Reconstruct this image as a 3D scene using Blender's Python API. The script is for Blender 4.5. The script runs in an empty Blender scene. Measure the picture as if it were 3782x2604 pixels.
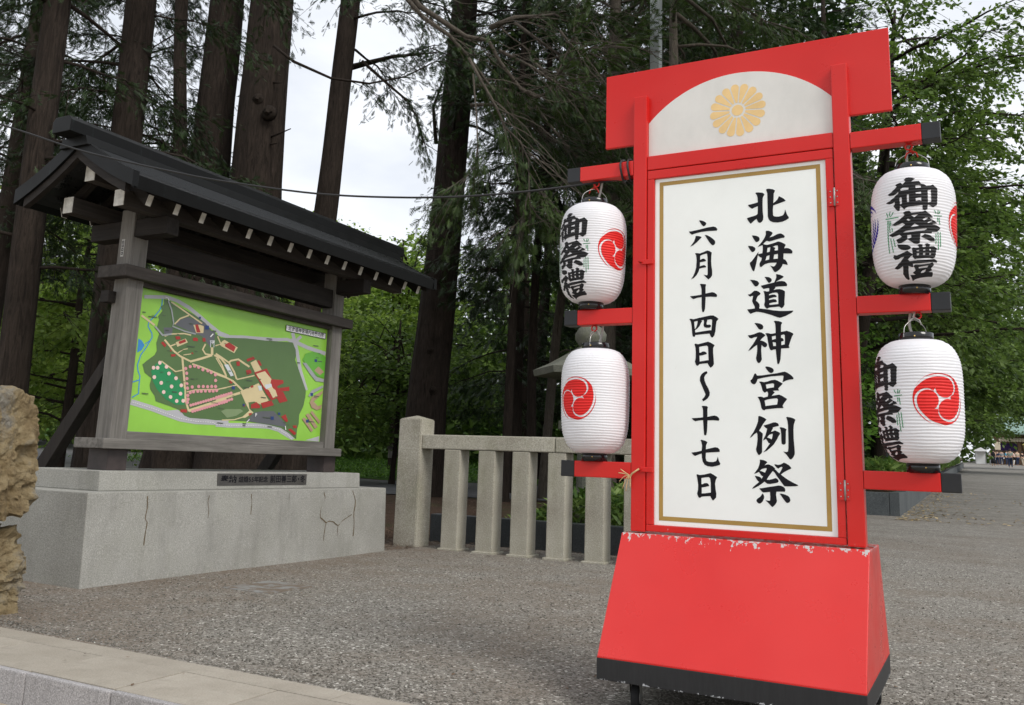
import bpy, bmesh, math, random
import numpy as np
from mathutils import Vector, Matrix
from mathutils.geometry import tessellate_polygon
R_ = math.radians
scene = bpy.context.scene
COL = scene.collection

# ------------------------------------------------------------------ camera
cam_data = bpy.data.cameras.new('camera')
cam = bpy.data.objects.new('camera', cam_data); COL.objects.link(cam)
cam.matrix_world = Matrix(((0.8846, 0.0580, 0.4642, 0.0), (0.4651, -0.1845, -0.8656, 0.0),
                           (0.0348, 0.9811, -0.1893, 0.95), (0, 0, 0, 1)))
cam_data.sensor_width = 36.0
cam_data.lens = 3300.0 / 3782.0 * 36.0
cam_data.shift_x = 36.0 / 3782.0
cam_data.shift_y = -238.0 / 3782.0
cam_data.clip_start = 0.05; cam_data.clip_end = 2000
scene.camera = cam

# ------------------------------------------------------------------ sky, sun, exposure
SUN_DIR = Vector((0.80, -0.34, 0.90)).normalized()          # towards the sun, from the open plaza side
SUN_EL = math.asin(SUN_DIR.z)
world = bpy.data.worlds.new('World'); scene.world = world; world.use_nodes = True
nt = world.node_tree; nt.nodes.clear()
def wn(t, **k):
    n = nt.nodes.new(t)
    for a, b in k.items(): setattr(n, a, b)
    return n
w_out = wn('ShaderNodeOutputWorld'); sky = wn('ShaderNodeTexSky', sky_type='NISHITA', sun_disc=False)
sky.sun_elevation = SUN_EL; sky.sun_rotation = math.atan2(SUN_DIR.x, SUN_DIR.y)
bg_sky = wn('ShaderNodeBackground'); bg_sky.inputs[1].default_value = 0.10
nt.links.new(sky.outputs[0], bg_sky.inputs[0])
tc = wn('ShaderNodeTexCoord'); mp = wn('ShaderNodeMapping'); mp.inputs['Scale'].default_value = (1.0, 1.0, 2.2)
cn = wn('ShaderNodeTexNoise'); cn.inputs['Scale'].default_value = 2.1; cn.inputs['Detail'].default_value = 7; cn.inputs['Roughness'].default_value = 0.52
cr = wn('ShaderNodeValToRGB'); cr.color_ramp.elements[0].position = 0.34; cr.color_ramp.elements[1].position = 0.68
cr.color_ramp.elements[0].color = (0.56, 0.59, 0.64, 1); cr.color_ramp.elements[1].color = (0.95, 0.955, 0.97, 1)
bg_cl = wn('ShaderNodeBackground'); bg_cl.inputs[1].default_value = 0.90
mixw = wn('ShaderNodeMixShader'); mixw.inputs[0].default_value = 0.9
nt.links.new(tc.outputs['Generated'], mp.inputs[0]); nt.links.new(mp.outputs[0], cn.inputs['Vector'])
nt.links.new(cn.outputs['Fac'], cr.inputs[0]); nt.links.new(cr.outputs[0], bg_cl.inputs[0])
nt.links.new(bg_sky.outputs[0], mixw.inputs[1]); nt.links.new(bg_cl.outputs[0], mixw.inputs[2]); nt.links.new(mixw.outputs[0], w_out.inputs[0])
sun_data = bpy.data.lights.new('sun', 'SUN'); sun_data.energy = 1.5; sun_data.angle = R_(25); sun_data.color = (1.0, 0.96, 0.90)
sun = bpy.data.objects.new('sun', sun_data); COL.objects.link(sun)
sun.rotation_euler = (-SUN_DIR).to_track_quat('-Z', 'Y').to_euler(); sun.location = SUN_DIR * 60
scene.view_settings.view_transform = 'Standard'; scene.view_settings.look = 'None'
scene.view_settings.exposure = 0.68; scene.view_settings.gamma = 1.0; scene.view_settings.use_curve_mapping = False
scene.render.engine = 'CYCLES'
scene.cycles.max_bounces = 6; scene.cycles.diffuse_bounces = 3; scene.cycles.glossy_bounces = 2
scene.cycles.transmission_bounces = 3; scene.cycles.transparent_max_bounces = 4
scene.cycles.use_adaptive_sampling = True; scene.cycles.adaptive_threshold = 0.02

# ------------------------------------------------------------------ materials
MATS = {}
class NT:
    def __init__(s, name):
        s.m = bpy.data.materials.new(name); s.m.use_nodes = True; s.t = s.m.node_tree
        s.b = s.t.nodes['Principled BSDF']; s.out = s.t.nodes['Material Output']; MATS[name] = s.m
        s.co = s.t.nodes.new('ShaderNodeTexCoord').outputs['Object']
    def n(s, t, **k):
        n = s.t.nodes.new(t)
        for a, b in k.items(): setattr(n, a, b)
        return n
    def l(s, a, b): s.t.links.new(a, b)
    def map(s, scale, rot=(0, 0, 0)):
        m = s.n('ShaderNodeMapping'); m.inputs['Scale'].default_value = scale; m.inputs['Rotation'].default_value = rot
        s.l(s.co, m.inputs[0]); return m.outputs[0]
    def noise(s, scale, detail=4, rough=0.5, vec=None, dist=0.0):
        n = s.n('ShaderNodeTexNoise'); n.inputs['Scale'].default_value = scale; n.inputs['Detail'].default_value = detail
        n.inputs['Roughness'].default_value = rough; n.inputs['Distortion'].default_value = dist
        s.l(vec if vec is not None else s.co, n.inputs['Vector']); return n.outputs['Fac']
    def voro(s, scale, vec=None, feat='F1', out='Distance'):
        n = s.n('ShaderNodeTexVoronoi', feature=feat); n.inputs['Scale'].default_value = scale
        s.l(vec if vec is not None else s.co, n.inputs['Vector']); return n.outputs[out]
    def ramp(s, fac, stops, interp='LINEAR'):
        n = s.n('ShaderNodeValToRGB'); e = n.color_ramp.elements; n.color_ramp.interpolation = interp
        while len(e) < len(stops): e.new(0.5)
        for i, (p, c) in enumerate(stops):
            e[i].position = p; e[i].color = (c, c, c, 1) if isinstance(c, (int, float)) else (*c, 1)
        s.l(fac, n.inputs[0]); return n.outputs[0]
    def mix(s, fac, a, b, blend='MIX'):
        n = s.n('ShaderNodeMix', data_type='RGBA', blend_type=blend)
        for i, v in ((0, fac), (6, a), (7, b)):
            if isinstance(v, (int, float)): n.inputs[i].default_value = v if i == 0 else (v, v, v, 1)
            elif isinstance(v, tuple): n.inputs[i].default_value = (*v, 1)
            else: s.l(v, n.inputs[i])
        return n.outputs[2]
    def math(s, op, a, b=0.0):
        n = s.n('ShaderNodeMath', operation=op)
        for i, v in ((0, a), (1, b)):
            if isinstance(v, (int, float)): n.inputs[i].default_value = v
            else: s.l(v, n.inputs[i])
        return n.outputs[0]
    def sep(s):
        n = s.n('ShaderNodeSeparateXYZ'); s.l(s.co, n.inputs[0]); return n.outputs
    def bump(s, h, strength=0.3, dist=0.01):
        n = s.n('ShaderNodeBump'); n.inputs['Strength'].default_value = strength; n.inputs['Distance'].default_value = dist
        s.l(h, n.inputs['Height']); s.l(n.outputs[0], s.b.inputs['Normal'])
    def done(s, col, rough=0.6, spec=0.4, metal=0.0):
        for k, v in (('Base Color', col), ('Roughness', rough), ('Specular IOR Level', spec), ('Metallic', metal)):
            i = s.b.inputs[k]
            if isinstance(v, (int, float)): i.default_value = v
            elif isinstance(v, tuple): i.default_value = (*v, 1)
            else: s.l(v, i)
        return s.m
def mul(c, f): return tuple(min(1, x * f) for x in c)
def plain(name, col, rough=0.6, spec=0.4, var=0.12, scale=6.0, bump=0.0, bscale=60, metal=0.0):
    s = NT(name); f = s.noise(scale, 5, 0.6)
    c = s.mix(s.ramp(f, ((0.3, 0), (0.7, 1))), mul(col, 1 - var), mul(col, 1 + var))
    if bump: s.bump(s.noise(bscale, 4, 0.6), bump, 0.004)
    return s.done(c, rough, spec, metal)

def red_paint(name, base_wear=False):
    s = NT(name)
    f = s.noise(2.3, 4, 0.5); col = s.mix(f, (0.52, 0.008, 0.006), (0.60, 0.013, 0.009))
    col = s.mix(s.ramp(s.noise(1.1, 3, 0.5), ((0.42, 0), (0.72, 0.55))), col, (0.62, 0.040, 0.034))   # sun-faded areas
    sc = s.noise(9, 6, 0.75, s.map((1, 1, 0.5)))
    col = s.mix(s.ramp(sc, ((0.62, 0), (0.72, 0.35))), col, (0.36, 0.018, 0.015))      # scuffs and hand marks
    chip = s.noise(38, 5, 0.7, s.map((1.2, 1.2, 0.35)))
    x, y, z = s.sep()
    if base_wear:
        edge = s.ramp(z, ((0.595, 0.0), (0.672, 0.34)))
        xr = s.ramp(s.math('ADD', x, 2.0), ((0.0, 0.0), (1.0, 0.0)))
        m = s.math('GREATER_THAN', s.math('ADD', chip, edge), 0.84)
    else:
        m = s.math('GREATER_THAN', s.math('ADD', chip, s.ramp(z, ((0.66, 0.09), (0.80, 0.0)))), 0.765)
    col = s.mix(m, col, (0.46, 0.45, 0.44))
    s.bump(s.math('ADD', s.math('MULTIPLY', s.noise(2.2, 2, 0.5), 6.0), s.math('MULTIPLY', s.noise(26, 4, 0.6), 0.25)), 0.22, 0.010)
    rough = s.ramp(s.noise(5, 5, 0.6), ((0.3, 0.24), (0.75, 0.42)))
    return s.done(col, rough, 0.55 if base_wear else 0.34)
red_paint('red_paint'); red_paint('red_paint_worn', True)
plain('black_paint', (0.010, 0.011, 0.013), 0.42, 0.45, 0.3, 8, 0.15, 40)
def skirt():
    s = NT('black_skirt'); z = s.sep()[2]
    chip = s.noise(45, 5, 0.7, s.map((0.7, 1, 0.5)))
    m = s.math('GREATER_THAN', s.math('ADD', chip, s.ramp(z, ((0.118, 0.30), (0.150, 0.0)))), 0.83)
    c = s.mix(m, s.mix(s.noise(30, 4, 0.7, s.map((3, 3, 0.3))), (0.008, 0.008, 0.009), (0.03, 0.03, 0.031)), (0.42, 0.43, 0.44))
    s.bump(chip, 0.2, 0.003); return s.done(c, 0.55, 0.35)
skirt()
def panel_white():
    s = NT('panel_white'); f = s.noise(3, 6, 0.65)
    c = s.mix(s.ramp(f, ((0.35, 0), (0.8, 1))), (0.84, 0.87, 0.85), (0.78, 0.81, 0.79))
    d = s.noise(14, 5, 0.7, s.map((2, 2, 0.6)))
    c = s.mix(s.ramp(d, ((0.68, 0), (0.80, 0.35))), c, (0.52, 0.50, 0.45)); return s.done(c, 0.34, 0.4)
panel_white()
def silver_panel():
    s = NT('silver_panel'); f = s.noise(4, 6, 0.7, s.map((1, 1, 0.6)))
    c = s.mix(s.ramp(f, ((0.35, 0), (0.75, 1))), (0.70, 0.69, 0.66), (0.58, 0.575, 0.55))
    c = s.mix(s.ramp(s.noise(24, 5, 0.8, s.map((1, 1, 0.25))), ((0.64, 0), (0.78, 0.5))), c, (0.76, 0.72, 0.64)); return s.done(c, 0.38, 0.4)
silver_panel()
plain('gold_line', (0.36, 0.225, 0.055), 0.4, 0.4, 0.12)
plain('emblem_gold', (0.74, 0.52, 0.24), 0.45, 0.35, 0.08, 14)
plain('ink_black', (0.006, 0.006, 0.009), 0.45, 0.18, 0.25, 9)
plain('print_black', (0.012, 0.012, 0.014), 0.6, 0.3, 0.2, 9)
plain('print_red', (0.62, 0.018, 0.016), 0.6, 0.3, 0.12, 9)
plain('print_blue', (0.022, 0.012, 0.30), 0.6, 0.3, 0.12, 9)
plain('print_green', (0.01, 0.24, 0.085), 0.6, 0.3, 0.2, 30)
def lantern_paper():
    s = NT('lantern_paper'); f = s.noise(18, 5, 0.6)
    s.done(s.mix(f, (0.82, 0.82, 0.86), (0.90, 0.90, 0.93)), 0.42, 0.4)
    s.bump(s.noise(55, 5, 0.65, s.map((1, 1, 0.35))), 0.25, 0.003)
    tr = s.n('ShaderNodeBsdfTranslucent'); tr.inputs[0].default_value = (0.85, 0.83, 0.84, 1)
    mx = s.n('ShaderNodeMixShader'); mx.inputs[0].default_value = 0.22
    s.l(s.b.outputs[0], mx.inputs[1]); s.l(tr.outputs[0], mx.inputs[2]); s.l(mx.outputs[0], s.out.inputs[0])
lantern_paper()
plain('black_plastic', (0.008, 0.008, 0.009), 0.16, 0.5, 0.2)
plain('steel_wire', (0.55, 0.54, 0.52), 0.35, 0.5, 0.1, metal=0.8)
plain('galvanized', (0.34, 0.34, 0.33), 0.45, 0.5, 0.25, 12, metal=0.7)
plain('rubber', (0.018, 0.018, 0.019), 0.7, 0.3, 0.3, 20)
plain('cable_black', (0.012, 0.012, 0.013), 0.5, 0.4, 0.2)
plain('cord_grey', (0.42, 0.41, 0.39), 0.8, 0.2, 0.15)
plain('cord_red', (0.50, 0.03, 0.02), 0.7, 0.3, 0.2)
plain('straw', (0.55, 0.38, 0.2), 0.85, 0.2, 0.25, 40)
plain('brass', (0.6, 0.42, 0.15), 0.35, 0.5, 0.1, metal=0.8)

def wood(name, a, b, axis='z', rough=0.75):
    s = NT(name); sc = {'x': (1.2, 26, 26), 'y': (26, 1.2, 26), 'z': (26, 26, 1.2)}[axis]
    g = s.noise(1.0, 6, 0.7, s.map(sc), 0.4); g2 = s.noise(2.0, 4, 0.6)
    c = s.mix(s.ramp(g, ((0.28, 0), (0.72, 1))), a, b); c = s.mix(s.ramp(g2, ((0.3, 0), (0.8, 0.55))), c, mul(a, 0.7))
    s.bump(g, 0.35, 0.006); return s.done(c, rough, 0.25)
for ax in 'xyz':
    wood('wood_grey_' + ax, (0.085, 0.079, 0.071), (0.26, 0.245, 0.222), ax)
    wood('wood_dark_' + ax, (0.010, 0.008, 0.0068), (0.034, 0.028, 0.024), ax)
    wood('wood_mid_' + ax, (0.024, 0.020, 0.018), (0.078, 0.068, 0.060), ax)
plain('end_white', (0.62, 0.61, 0.57), 0.7, 0.3, 0.22, 22)
def copper_roof():
    s = NT('copper_roof'); f = s.noise(5, 6, 0.7); v = s.noise(16, 5, 0.7, s.map((2, 2, 0.25)))
    c = s.mix(f, (0.004, 0.0042, 0.0042), (0.010, 0.0105, 0.0105)); c = s.mix(s.ramp(v, ((0.62, 0), (0.78, 0.6))), c, (0.035, 0.055, 0.052))
    return s.done(c, s.ramp(f, ((0.3, 0.30), (0.7, 0.5))), 0.12, 0.0)
copper_roof()
def copper_course():
    s = NT('copper_course'); f = s.noise(9, 6, 0.7); c = s.mix(f, (0.006, 0.0065, 0.0065), (0.018, 0.019, 0.019))
    s.bump(s.noise(30, 4, 0.6), 0.12, 0.004); return s.done(c, s.ramp(f, ((0.3, 0.2), (0.7, 0.42))), 0.45)
copper_course()
plain('shoe_metal', (0.045, 0.034, 0.032), 0.5, 0.4, 0.3, 9)

def stone(name, a, b, speck=0.35, sscale=170, moss=0.0, rough=0.85, bump=0.4, big=1.6):
    s = NT(name); f = s.noise(big, 6, 0.6); c = s.mix(s.ramp(f, ((0.3, 0), (0.72, 1))), a, b)
    c = s.mix(s.math('MULTIPLY', s.n('ShaderNodeObjectInfo').outputs['Random'], 0.32), c, mul(a, 0.8))          # every block its own tone
    sp = s.noise(sscale, 3, 0.7); c = s.mix(s.ramp(sp, ((0.36, speck), (0.5, 0), (0.62, 0))), c, mul(a, 0.42))
    c = s.mix(s.ramp(sp, ((0.56, 0), (0.68, speck))), c, mul(b, 1.5))
    st = s.noise(4, 6, 0.7, s.map((1.5, 1.5, 0.35)))
    c = s.mix(s.ramp(st, ((0.52, 0), (0.75, 0.5))), c, mul(a, 0.6))
    if moss:
        ms = s.noise(2.6, 6, 0.7, s.map((1, 1, 0.6))); c = s.mix(s.ramp(ms, ((0.46, 0), (0.68, moss))), c, (0.16, 0.17, 0.075))
    s.bump(s.noise(sscale * 0.45, 5, 0.7), bump, 0.006); return s.done(c, rough, 0.25)
stone('concrete', (0.27, 0.265, 0.24), (0.40, 0.395, 0.365), 0.42, 130, 0.08, 0.9, 0.5)
stone('fence_granite', (0.30, 0.278, 0.225), (0.54, 0.515, 0.44), 0.5, 110, 0.26, 0.9, 0.7)
stone('kerb_granite', (0.28, 0.27, 0.27), (0.44, 0.42, 0.42), 0.6, 150, 0.0, 0.85, 0.6)
stone('slab_stone', (0.28, 0.25, 0.205), (0.39, 0.355, 0.30), 0.22, 130, 0.0, 0.9, 0.35, 3.2)
stone('dark_granite', (0.028, 0.033, 0.037), (0.06, 0.066, 0.07), 0.5, 120, 0.0, 0.5, 0.2)
stone('grey_granite', (0.07, 0.08, 0.085), (0.125, 0.135, 0.135), 0.45, 60, 0.0, 0.7, 0.2)
stone('lantern_stone', (0.10, 0.105, 0.085), (0.20, 0.20, 0.165), 0.4, 80, 0.5, 0.95, 0.8)
def tufa():
    s = NT('tufa_rock'); f = s.noise(3.2, 8, 0.68); g = s.noise(11, 6, 0.7)
    c = s.ramp(f, ((0.30, (0.12, 0.09, 0.055)), (0.44, (0.25, 0.185, 0.10)), (0.54, (0.36, 0.285, 0.165)), (0.64, (0.27, 0.25, 0.21)), (0.76, (0.48, 0.44, 0.36))))
    c = s.mix(s.ramp(g, ((0.50, 0), (0.72, 0.65))), c, (0.22, 0.155, 0.07))
    c = s.mix(s.ramp(s.noise(26, 5, 0.7), ((0.28, 0.75), (0.42, 0))), c, (0.09, 0.06, 0.035))
    s.bump(s.math('ADD', s.noise(17, 9, 0.78), s.math('MULTIPLY', s.voro(13, s.map((1, 1, 1.6))), 0.6)), 1.0, 0.05); return s.done(c, 0.92, 0.2)
tufa()
def gravel():
    s = NT('gravel'); big = s.noise(0.55, 5, 0.6); mid = s.noise(2.4, 6, 0.65)
    v = s.voro(85, None, 'F1', 'Color'); sepc = s.n('ShaderNodeSeparateColor'); s.l(v, sepc.inputs[0])
    d = s.voro(85)
    fine = s.noise(210, 4, 0.8)
    c = s.mix(s.ramp(sepc.outputs[0], ((0.0, 0), (1.0, 1))), (0.115, 0.104, 0.088), (0.405, 0.38, 0.336))
    c = s.mix(s.ramp(fine, ((0.35, 0.7), (0.6, 0))), c, (0.05, 0.045, 0.038))
    c = s.mix(s.math('GREATER_THAN', sepc.outputs[1], 0.965), c, (0.55, 0.53, 0.48))
    brown = s.ramp(s.math('ADD', s.math('MULTIPLY', big, 0.6), s.math('MULTIPLY', mid, 0.4)), ((0.46, 0), (0.62, 0.5)))
    c = s.mix(brown, c, (0.15, 0.112, 0.080))
    x, y, z = s.sep()
    near = s.ramp(s.math('MULTIPLY', s.math('ADD', x, 6.2), 0.3), ((0.0, 0.7), (0.72, 0.0)))
    c = s.mix(s.math('MULTIPLY', near, s.ramp(mid, ((0.3, 0.25), (0.6, 1)))), c, (0.165, 0.120, 0.086))
    far = s.ramp(s.math('MULTIPLY', y, 0.02), ((0.14, 0.0), (0.5, 1.0)))
    coarse = s.noise(9, 8, 0.85); streak = s.noise(1.0, 6, 0.7, s.map((0.5, 2.2, 1)))
    cf = s.mix(s.ramp(coarse, ((0.38, 0), (0.62, 1))), (0.115, 0.11, 0.10), (0.33, 0.316, 0.29))
    cf = s.mix(s.ramp(streak, ((0.45, 0), (0.62, 0.6))), cf, (0.11, 0.10, 0.088))
    c = s.mix(far, c, cf)
    h = s.math('ADD', s.math('MULTIPLY', d, -1.0), s.math('MULTIPLY', fine, 0.5))
    s.bump(h, 0.8, 0.006); return s.done(c, 0.95, 0.2)
gravel()
def pebble():
    s = NT('pebble'); a = s.n('ShaderNodeAttribute', attribute_name='tint'); 
    c = s.ramp(a.outputs['Fac'], ((0.0, (0.06, 0.053, 0.044)), (0.45, (0.155, 0.145, 0.125)), (0.8, (0.28, 0.265, 0.24)), (0.96, (0.42, 0.41, 0.385)), (1.0, (0.66, 0.65, 0.60))))
    return s.done(c, 0.9, 0.25)
pebble()
def litter():
    s = NT('litter_ground'); f = s.noise(3, 7, 0.7); g = s.noise(40, 6, 0.8, s.map((1, 0.35, 1)))
    c = s.mix(f, (0.030, 0.018, 0.012), (0.085, 0.052, 0.035)); c = s.mix(s.ramp(g, ((0.5, 0), (0.68, 0.7))), c, (0.13, 0.09, 0.065))
    c = s.mix(s.ramp(s.noise(0.5, 5, 0.7), ((0.52, 0), (0.66, 0.6))), c, (0.03, 0.06, 0.012))
    s.bump(g, 0.9, 0.03); return s.done(c, 0.95, 0.15)
litter()
plain('path_asphalt', (0.105, 0.105, 0.108), 0.9, 0.2, 0.2, 3, 0.3, 90)
plain('lawn_soil', (0.035, 0.075, 0.014), 0.95, 0.1, 0.4, 1.5, 0.3, 30)
plain('lower_paving', (0.36, 0.31, 0.24), 0.9, 0.2, 0.15, 2, 0.2, 60)
plain('crack_dirt', (0.115, 0.085, 0.052), 0.95, 0.1, 0.3, 30)
def bark(name, a, b, k=1.0):
    s = NT(name); g = s.noise(1.0, 8, 0.78, s.map((24 * k, 24 * k, 2.6 * k)), 1.3); f = s.noise(1.6, 5, 0.6)
    c = s.mix(s.ramp(g, ((0.34, 0), (0.66, 1))), a, b); c = s.mix(s.ramp(f, ((0.35, 0), (0.75, 0.6))), c, mul(a, 1.6))
    s.bump(g, 0.9, 0.03); return s.done(c, 0.92, 0.15)
bark('bark_red', (0.0085, 0.0065, 0.0052), (0.058, 0.044, 0.035)); bark('bark_dark', (0.014, 0.0105, 0.0085), (0.05, 0.039, 0.031)); bark('bark_grey', (0.045, 0.038, 0.031), (0.16, 0.138, 0.112), 1.6)
def leaf(name, a, b, trans=0.35, rough=0.5):
    s = NT(name); t = s.n('ShaderNodeAttribute', attribute_name='tint'); c = s.mix(t.outputs['Fac'], a, b)
    s.done(c, rough, 0.3)
    tr = s.n('ShaderNodeBsdfTranslucent'); s.l(s.mix(0.35, c, (0.50, 0.58, 0.20), 'SOFT_LIGHT'), tr.inputs[0])
    mx = s.n('ShaderNodeMixShader'); mx.inputs[0].default_value = trans
    s.l(s.b.outputs[0], mx.inputs[1]); s.l(tr.outputs[0], mx.inputs[2]); s.l(mx.outputs[0], s.out.inputs[0])
leaf('leaf_cypress', (0.013, 0.028, 0.009), (0.068, 0.112, 0.024), 0.25)
leaf('leaf_conifer', (0.008, 0.019, 0.007), (0.038, 0.072, 0.018), 0.25)
leaf('leaf_maple', (0.09, 0.17, 0.028), (0.36, 0.48, 0.11), 0.5)
leaf('leaf_elm', (0.032, 0.068, 0.016), (0.19, 0.29, 0.065), 0.45)
leaf('leaf_bamboo', (0.04, 0.095, 0.016), (0.20, 0.29, 0.075), 0.4)
leaf('leaf_young', (0.10, 0.22, 0.035), (0.22, 0.40, 0.08), 0.45)
leaf('grass_blade', (0.045, 0.12, 0.014), (0.14, 0.27, 0.04), 0.35)
leaf('dead_leaf', (0.20, 0.13, 0.06), (0.62, 0.48, 0.26), 0.2)
leaf('needle_litter', (0.05, 0.03, 0.02), (0.20, 0.135, 0.09), 0.1, 0.9)
plain('lamp_green', (0.075, 0.10, 0.092), 0.5, 0.4, 0.1)
plain('lamp_grey', (0.17, 0.19, 0.185), 0.5, 0.4, 0.1)
# map print colours
for k, c in dict(mapbase=(0.255, 0.52, 0.06), water=(0.035, 0.22, 0.50), road=(0.40, 0.40, 0.42), woodland=(0.078, 0.145, 0.045), carpark=(0.10, 0.105, 0.115), road2=(0.29, 0.31, 0.31),
                 path=(0.58, 0.48, 0.27), orchard=(0.012, 0.22, 0.072), field=(0.18, 0.25, 0.12), pale=(0.56, 0.60, 0.62), building=(0.34, 0.022, 0.016), court=(0.60, 0.50, 0.30),
                 blossom=(0.74, 0.52, 0.47), tree=(0.62, 0.27, 0.29), pitch=(0.11, 0.36, 0.035), sport=(0.36, 0.25, 0.16), badge=(0.012, 0.04, 0.17), white=(0.78, 0.78, 0.78), print=(0.055, 0.075, 0.045)).items():
    plain('map_' + k, c, 0.30, 0.45, 0.07, 3)
plain('plaque_metal', (0.10, 0.095, 0.09), 0.42, 0.5, 0.2, 14, metal=0.5)
plain('sticker', (0.45, 0.44, 0.42), 0.7, 0.3, 0.2, 30)
plain('skin', (0.50, 0.32, 0.23), 0.6, 0.3, 0.05)
plain('hair', (0.015, 0.012, 0.010), 0.6, 0.3, 0.1)
for k, c in dict(cloth_black=(0.015, 0.015, 0.018), cloth_white=(0.72, 0.72, 0.70), cloth_navy=(0.03, 0.045, 0.09), cloth_blue=(0.05, 0.30, 0.48), cloth_grey=(0.25, 0.26, 0.27), cloth_beige=(0.45, 0.38, 0.29), cloth_sage=(0.33, 0.38, 0.33), cloth_pink=(0.55, 0.33, 0.32)).items():
    plain(k, c, 0.85, 0.2, 0.1)
plain('gate_wood', (0.16, 0.10, 0.06), 0.8, 0.2, 0.2); plain('patina', (0.20, 0.29, 0.25), 0.7, 0.3, 0.15); plain('tent_white', (0.8, 0.8, 0.8), 0.6, 0.3, 0.05)
plain('curtain_purple', (0.03, 0.015, 0.07), 0.8, 0.2, 0.2); plain('lantern_row', (0.6, 0.52, 0.40), 0.6, 0.3, 0.1); plain('sign_tan', (0.55, 0.48, 0.36), 0.7, 0.2, 0.1); plain('bronze_yellow', (0.42, 0.36, 0.10), 0.5, 0.4, 0.2)

def drain():
    s = NT('drain_concrete'); f = s.noise(7, 7, 0.7); c = s.mix(s.ramp(f, ((0.46, 0), (0.58, 1))), (0.155, 0.125, 0.098), (0.235, 0.235, 0.225))
    x, y, z = s.sep(); s.bump(s.noise(120, 4, 0.7), 0.6, 0.004); return s.done(c, 0.95, 0.15)
drain()

# ------------------------------------------------------------------ helpers
def tag(o, label=None, cat=None, group=None, kind=None):
    if label: o['label'] = label
    if cat: o['category'] = cat
    if group: o['group'] = group
    if kind: o['kind'] = kind
    return o
def root(name, loc, label, cat, group=None):
    o = bpy.data.objects.new(name, None); COL.objects.link(o); o.location = loc; o.empty_display_size = 0.1
    return tag(o, label, cat, group)
def total_loc(p): return p.location.copy()           # parts keep world coordinates at every level
def link(name, me, mat=None, parent=None, loc=None):
    """One mesh object. Children are modelled in world coordinates and keep them."""
    o = bpy.data.objects.new(name, me); COL.objects.link(o)
    if mat and len(me.materials) == 0: me.materials.append(MATS[mat])
    if loc is not None: o.location = loc
    if parent is not None:
        o.parent = parent
        o.matrix_parent_inverse = Matrix.Translation(-total_loc(parent))
    return o
def local(name, me, mat, parent):
    o = bpy.data.objects.new(name, me); COL.objects.link(o)
    if mat and len(me.materials) == 0: me.materials.append(MATS[mat])
    o.parent = parent; return o
def copy_obj(o, parent=None, dloc=(0, 0, 0)):
    c = o.copy(); COL.objects.link(c); c.location = o.location + Vector(dloc)
    if parent is not None: c.parent = parent
    return c
def copy_tree(o, parent=None):
    c = o.copy(); COL.objects.link(c); c.parent = parent
    for ch in list(o.children): copy_tree(ch, c)
    return c
def mesh(name, v, f, smooth=False):
    me = bpy.data.meshes.new(name); me.from_pydata([tuple(p) for p in v], [], f); me.update()
    if smooth: me.polygons.foreach_set('use_smooth', [True] * len(me.polygons))
    return me
def bm_mesh(name, bm, smooth=False):
    bmesh.ops.recalc_face_normals(bm, faces=bm.faces[:])
    me = bpy.data.meshes.new(name); bm.to_mesh(me); bm.free()
    if smooth: me.polygons.foreach_set('use_smooth', [True] * len(me.polygons))
    return me
def box_bm(bm, x0, x1, y0, y1, z0, z1, bev=0.0):
    vs = [bm.verts.new(p) for p in ((x0, y0, z0), (x1, y0, z0), (x1, y1, z0), (x0, y1, z0), (x0, y0, z1), (x1, y0, z1), (x1, y1, z1), (x0, y1, z1))]
    fs = [bm.faces.new([vs[i] for i in q]) for q in ((3, 2, 1, 0), (4, 5, 6, 7), (0, 1, 5, 4), (1, 2, 6, 5), (2, 3, 7, 6), (3, 0, 4, 7))]
    if bev:
        es = list({e for f in fs for e in f.edges}); bmesh.ops.bevel(bm, geom=es, offset=bev, segments=2, affect='EDGES', profile=0.6)
def box(name, x0, x1, y0, y1, z0, z1, mat, parent=None, bev=0.004):
    bm = bmesh.new(); box_bm(bm, x0, x1, y0, y1, z0, z1, bev); return link(name, bm_mesh(name, bm), mat, parent)
def prism(name, prof, a0, a1, axis, mat, parent=None, bev=0.0):
    """Extrude a closed 2-D profile along an axis ('x': (y,z) profile, 'y': (x,z), 'z': (x,y))."""
    bm = bmesh.new()
    def P(p, a): return {'x': (a, p[0], p[1]), 'y': (p[0], a, p[1]), 'z': (p[0], p[1], a)}[axis]
    A = [bm.verts.new(P(p, a0)) for p in prof]; B = [bm.verts.new(P(p, a1)) for p in prof]; n = len(prof)
    fs = [bm.faces.new(A), bm.faces.new(B[::-1])] + [bm.faces.new((A[i], A[(i + 1) % n], B[(i + 1) % n], B[i])) for i in range(n)]
    if bev:
        es = list({e for f in fs for e in f.edges}); bmesh.ops.bevel(bm, geom=es, offset=bev, segments=2, affect='EDGES', profile=0.6)
    return link(name, bm_mesh(name, bm), mat, parent)
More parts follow.
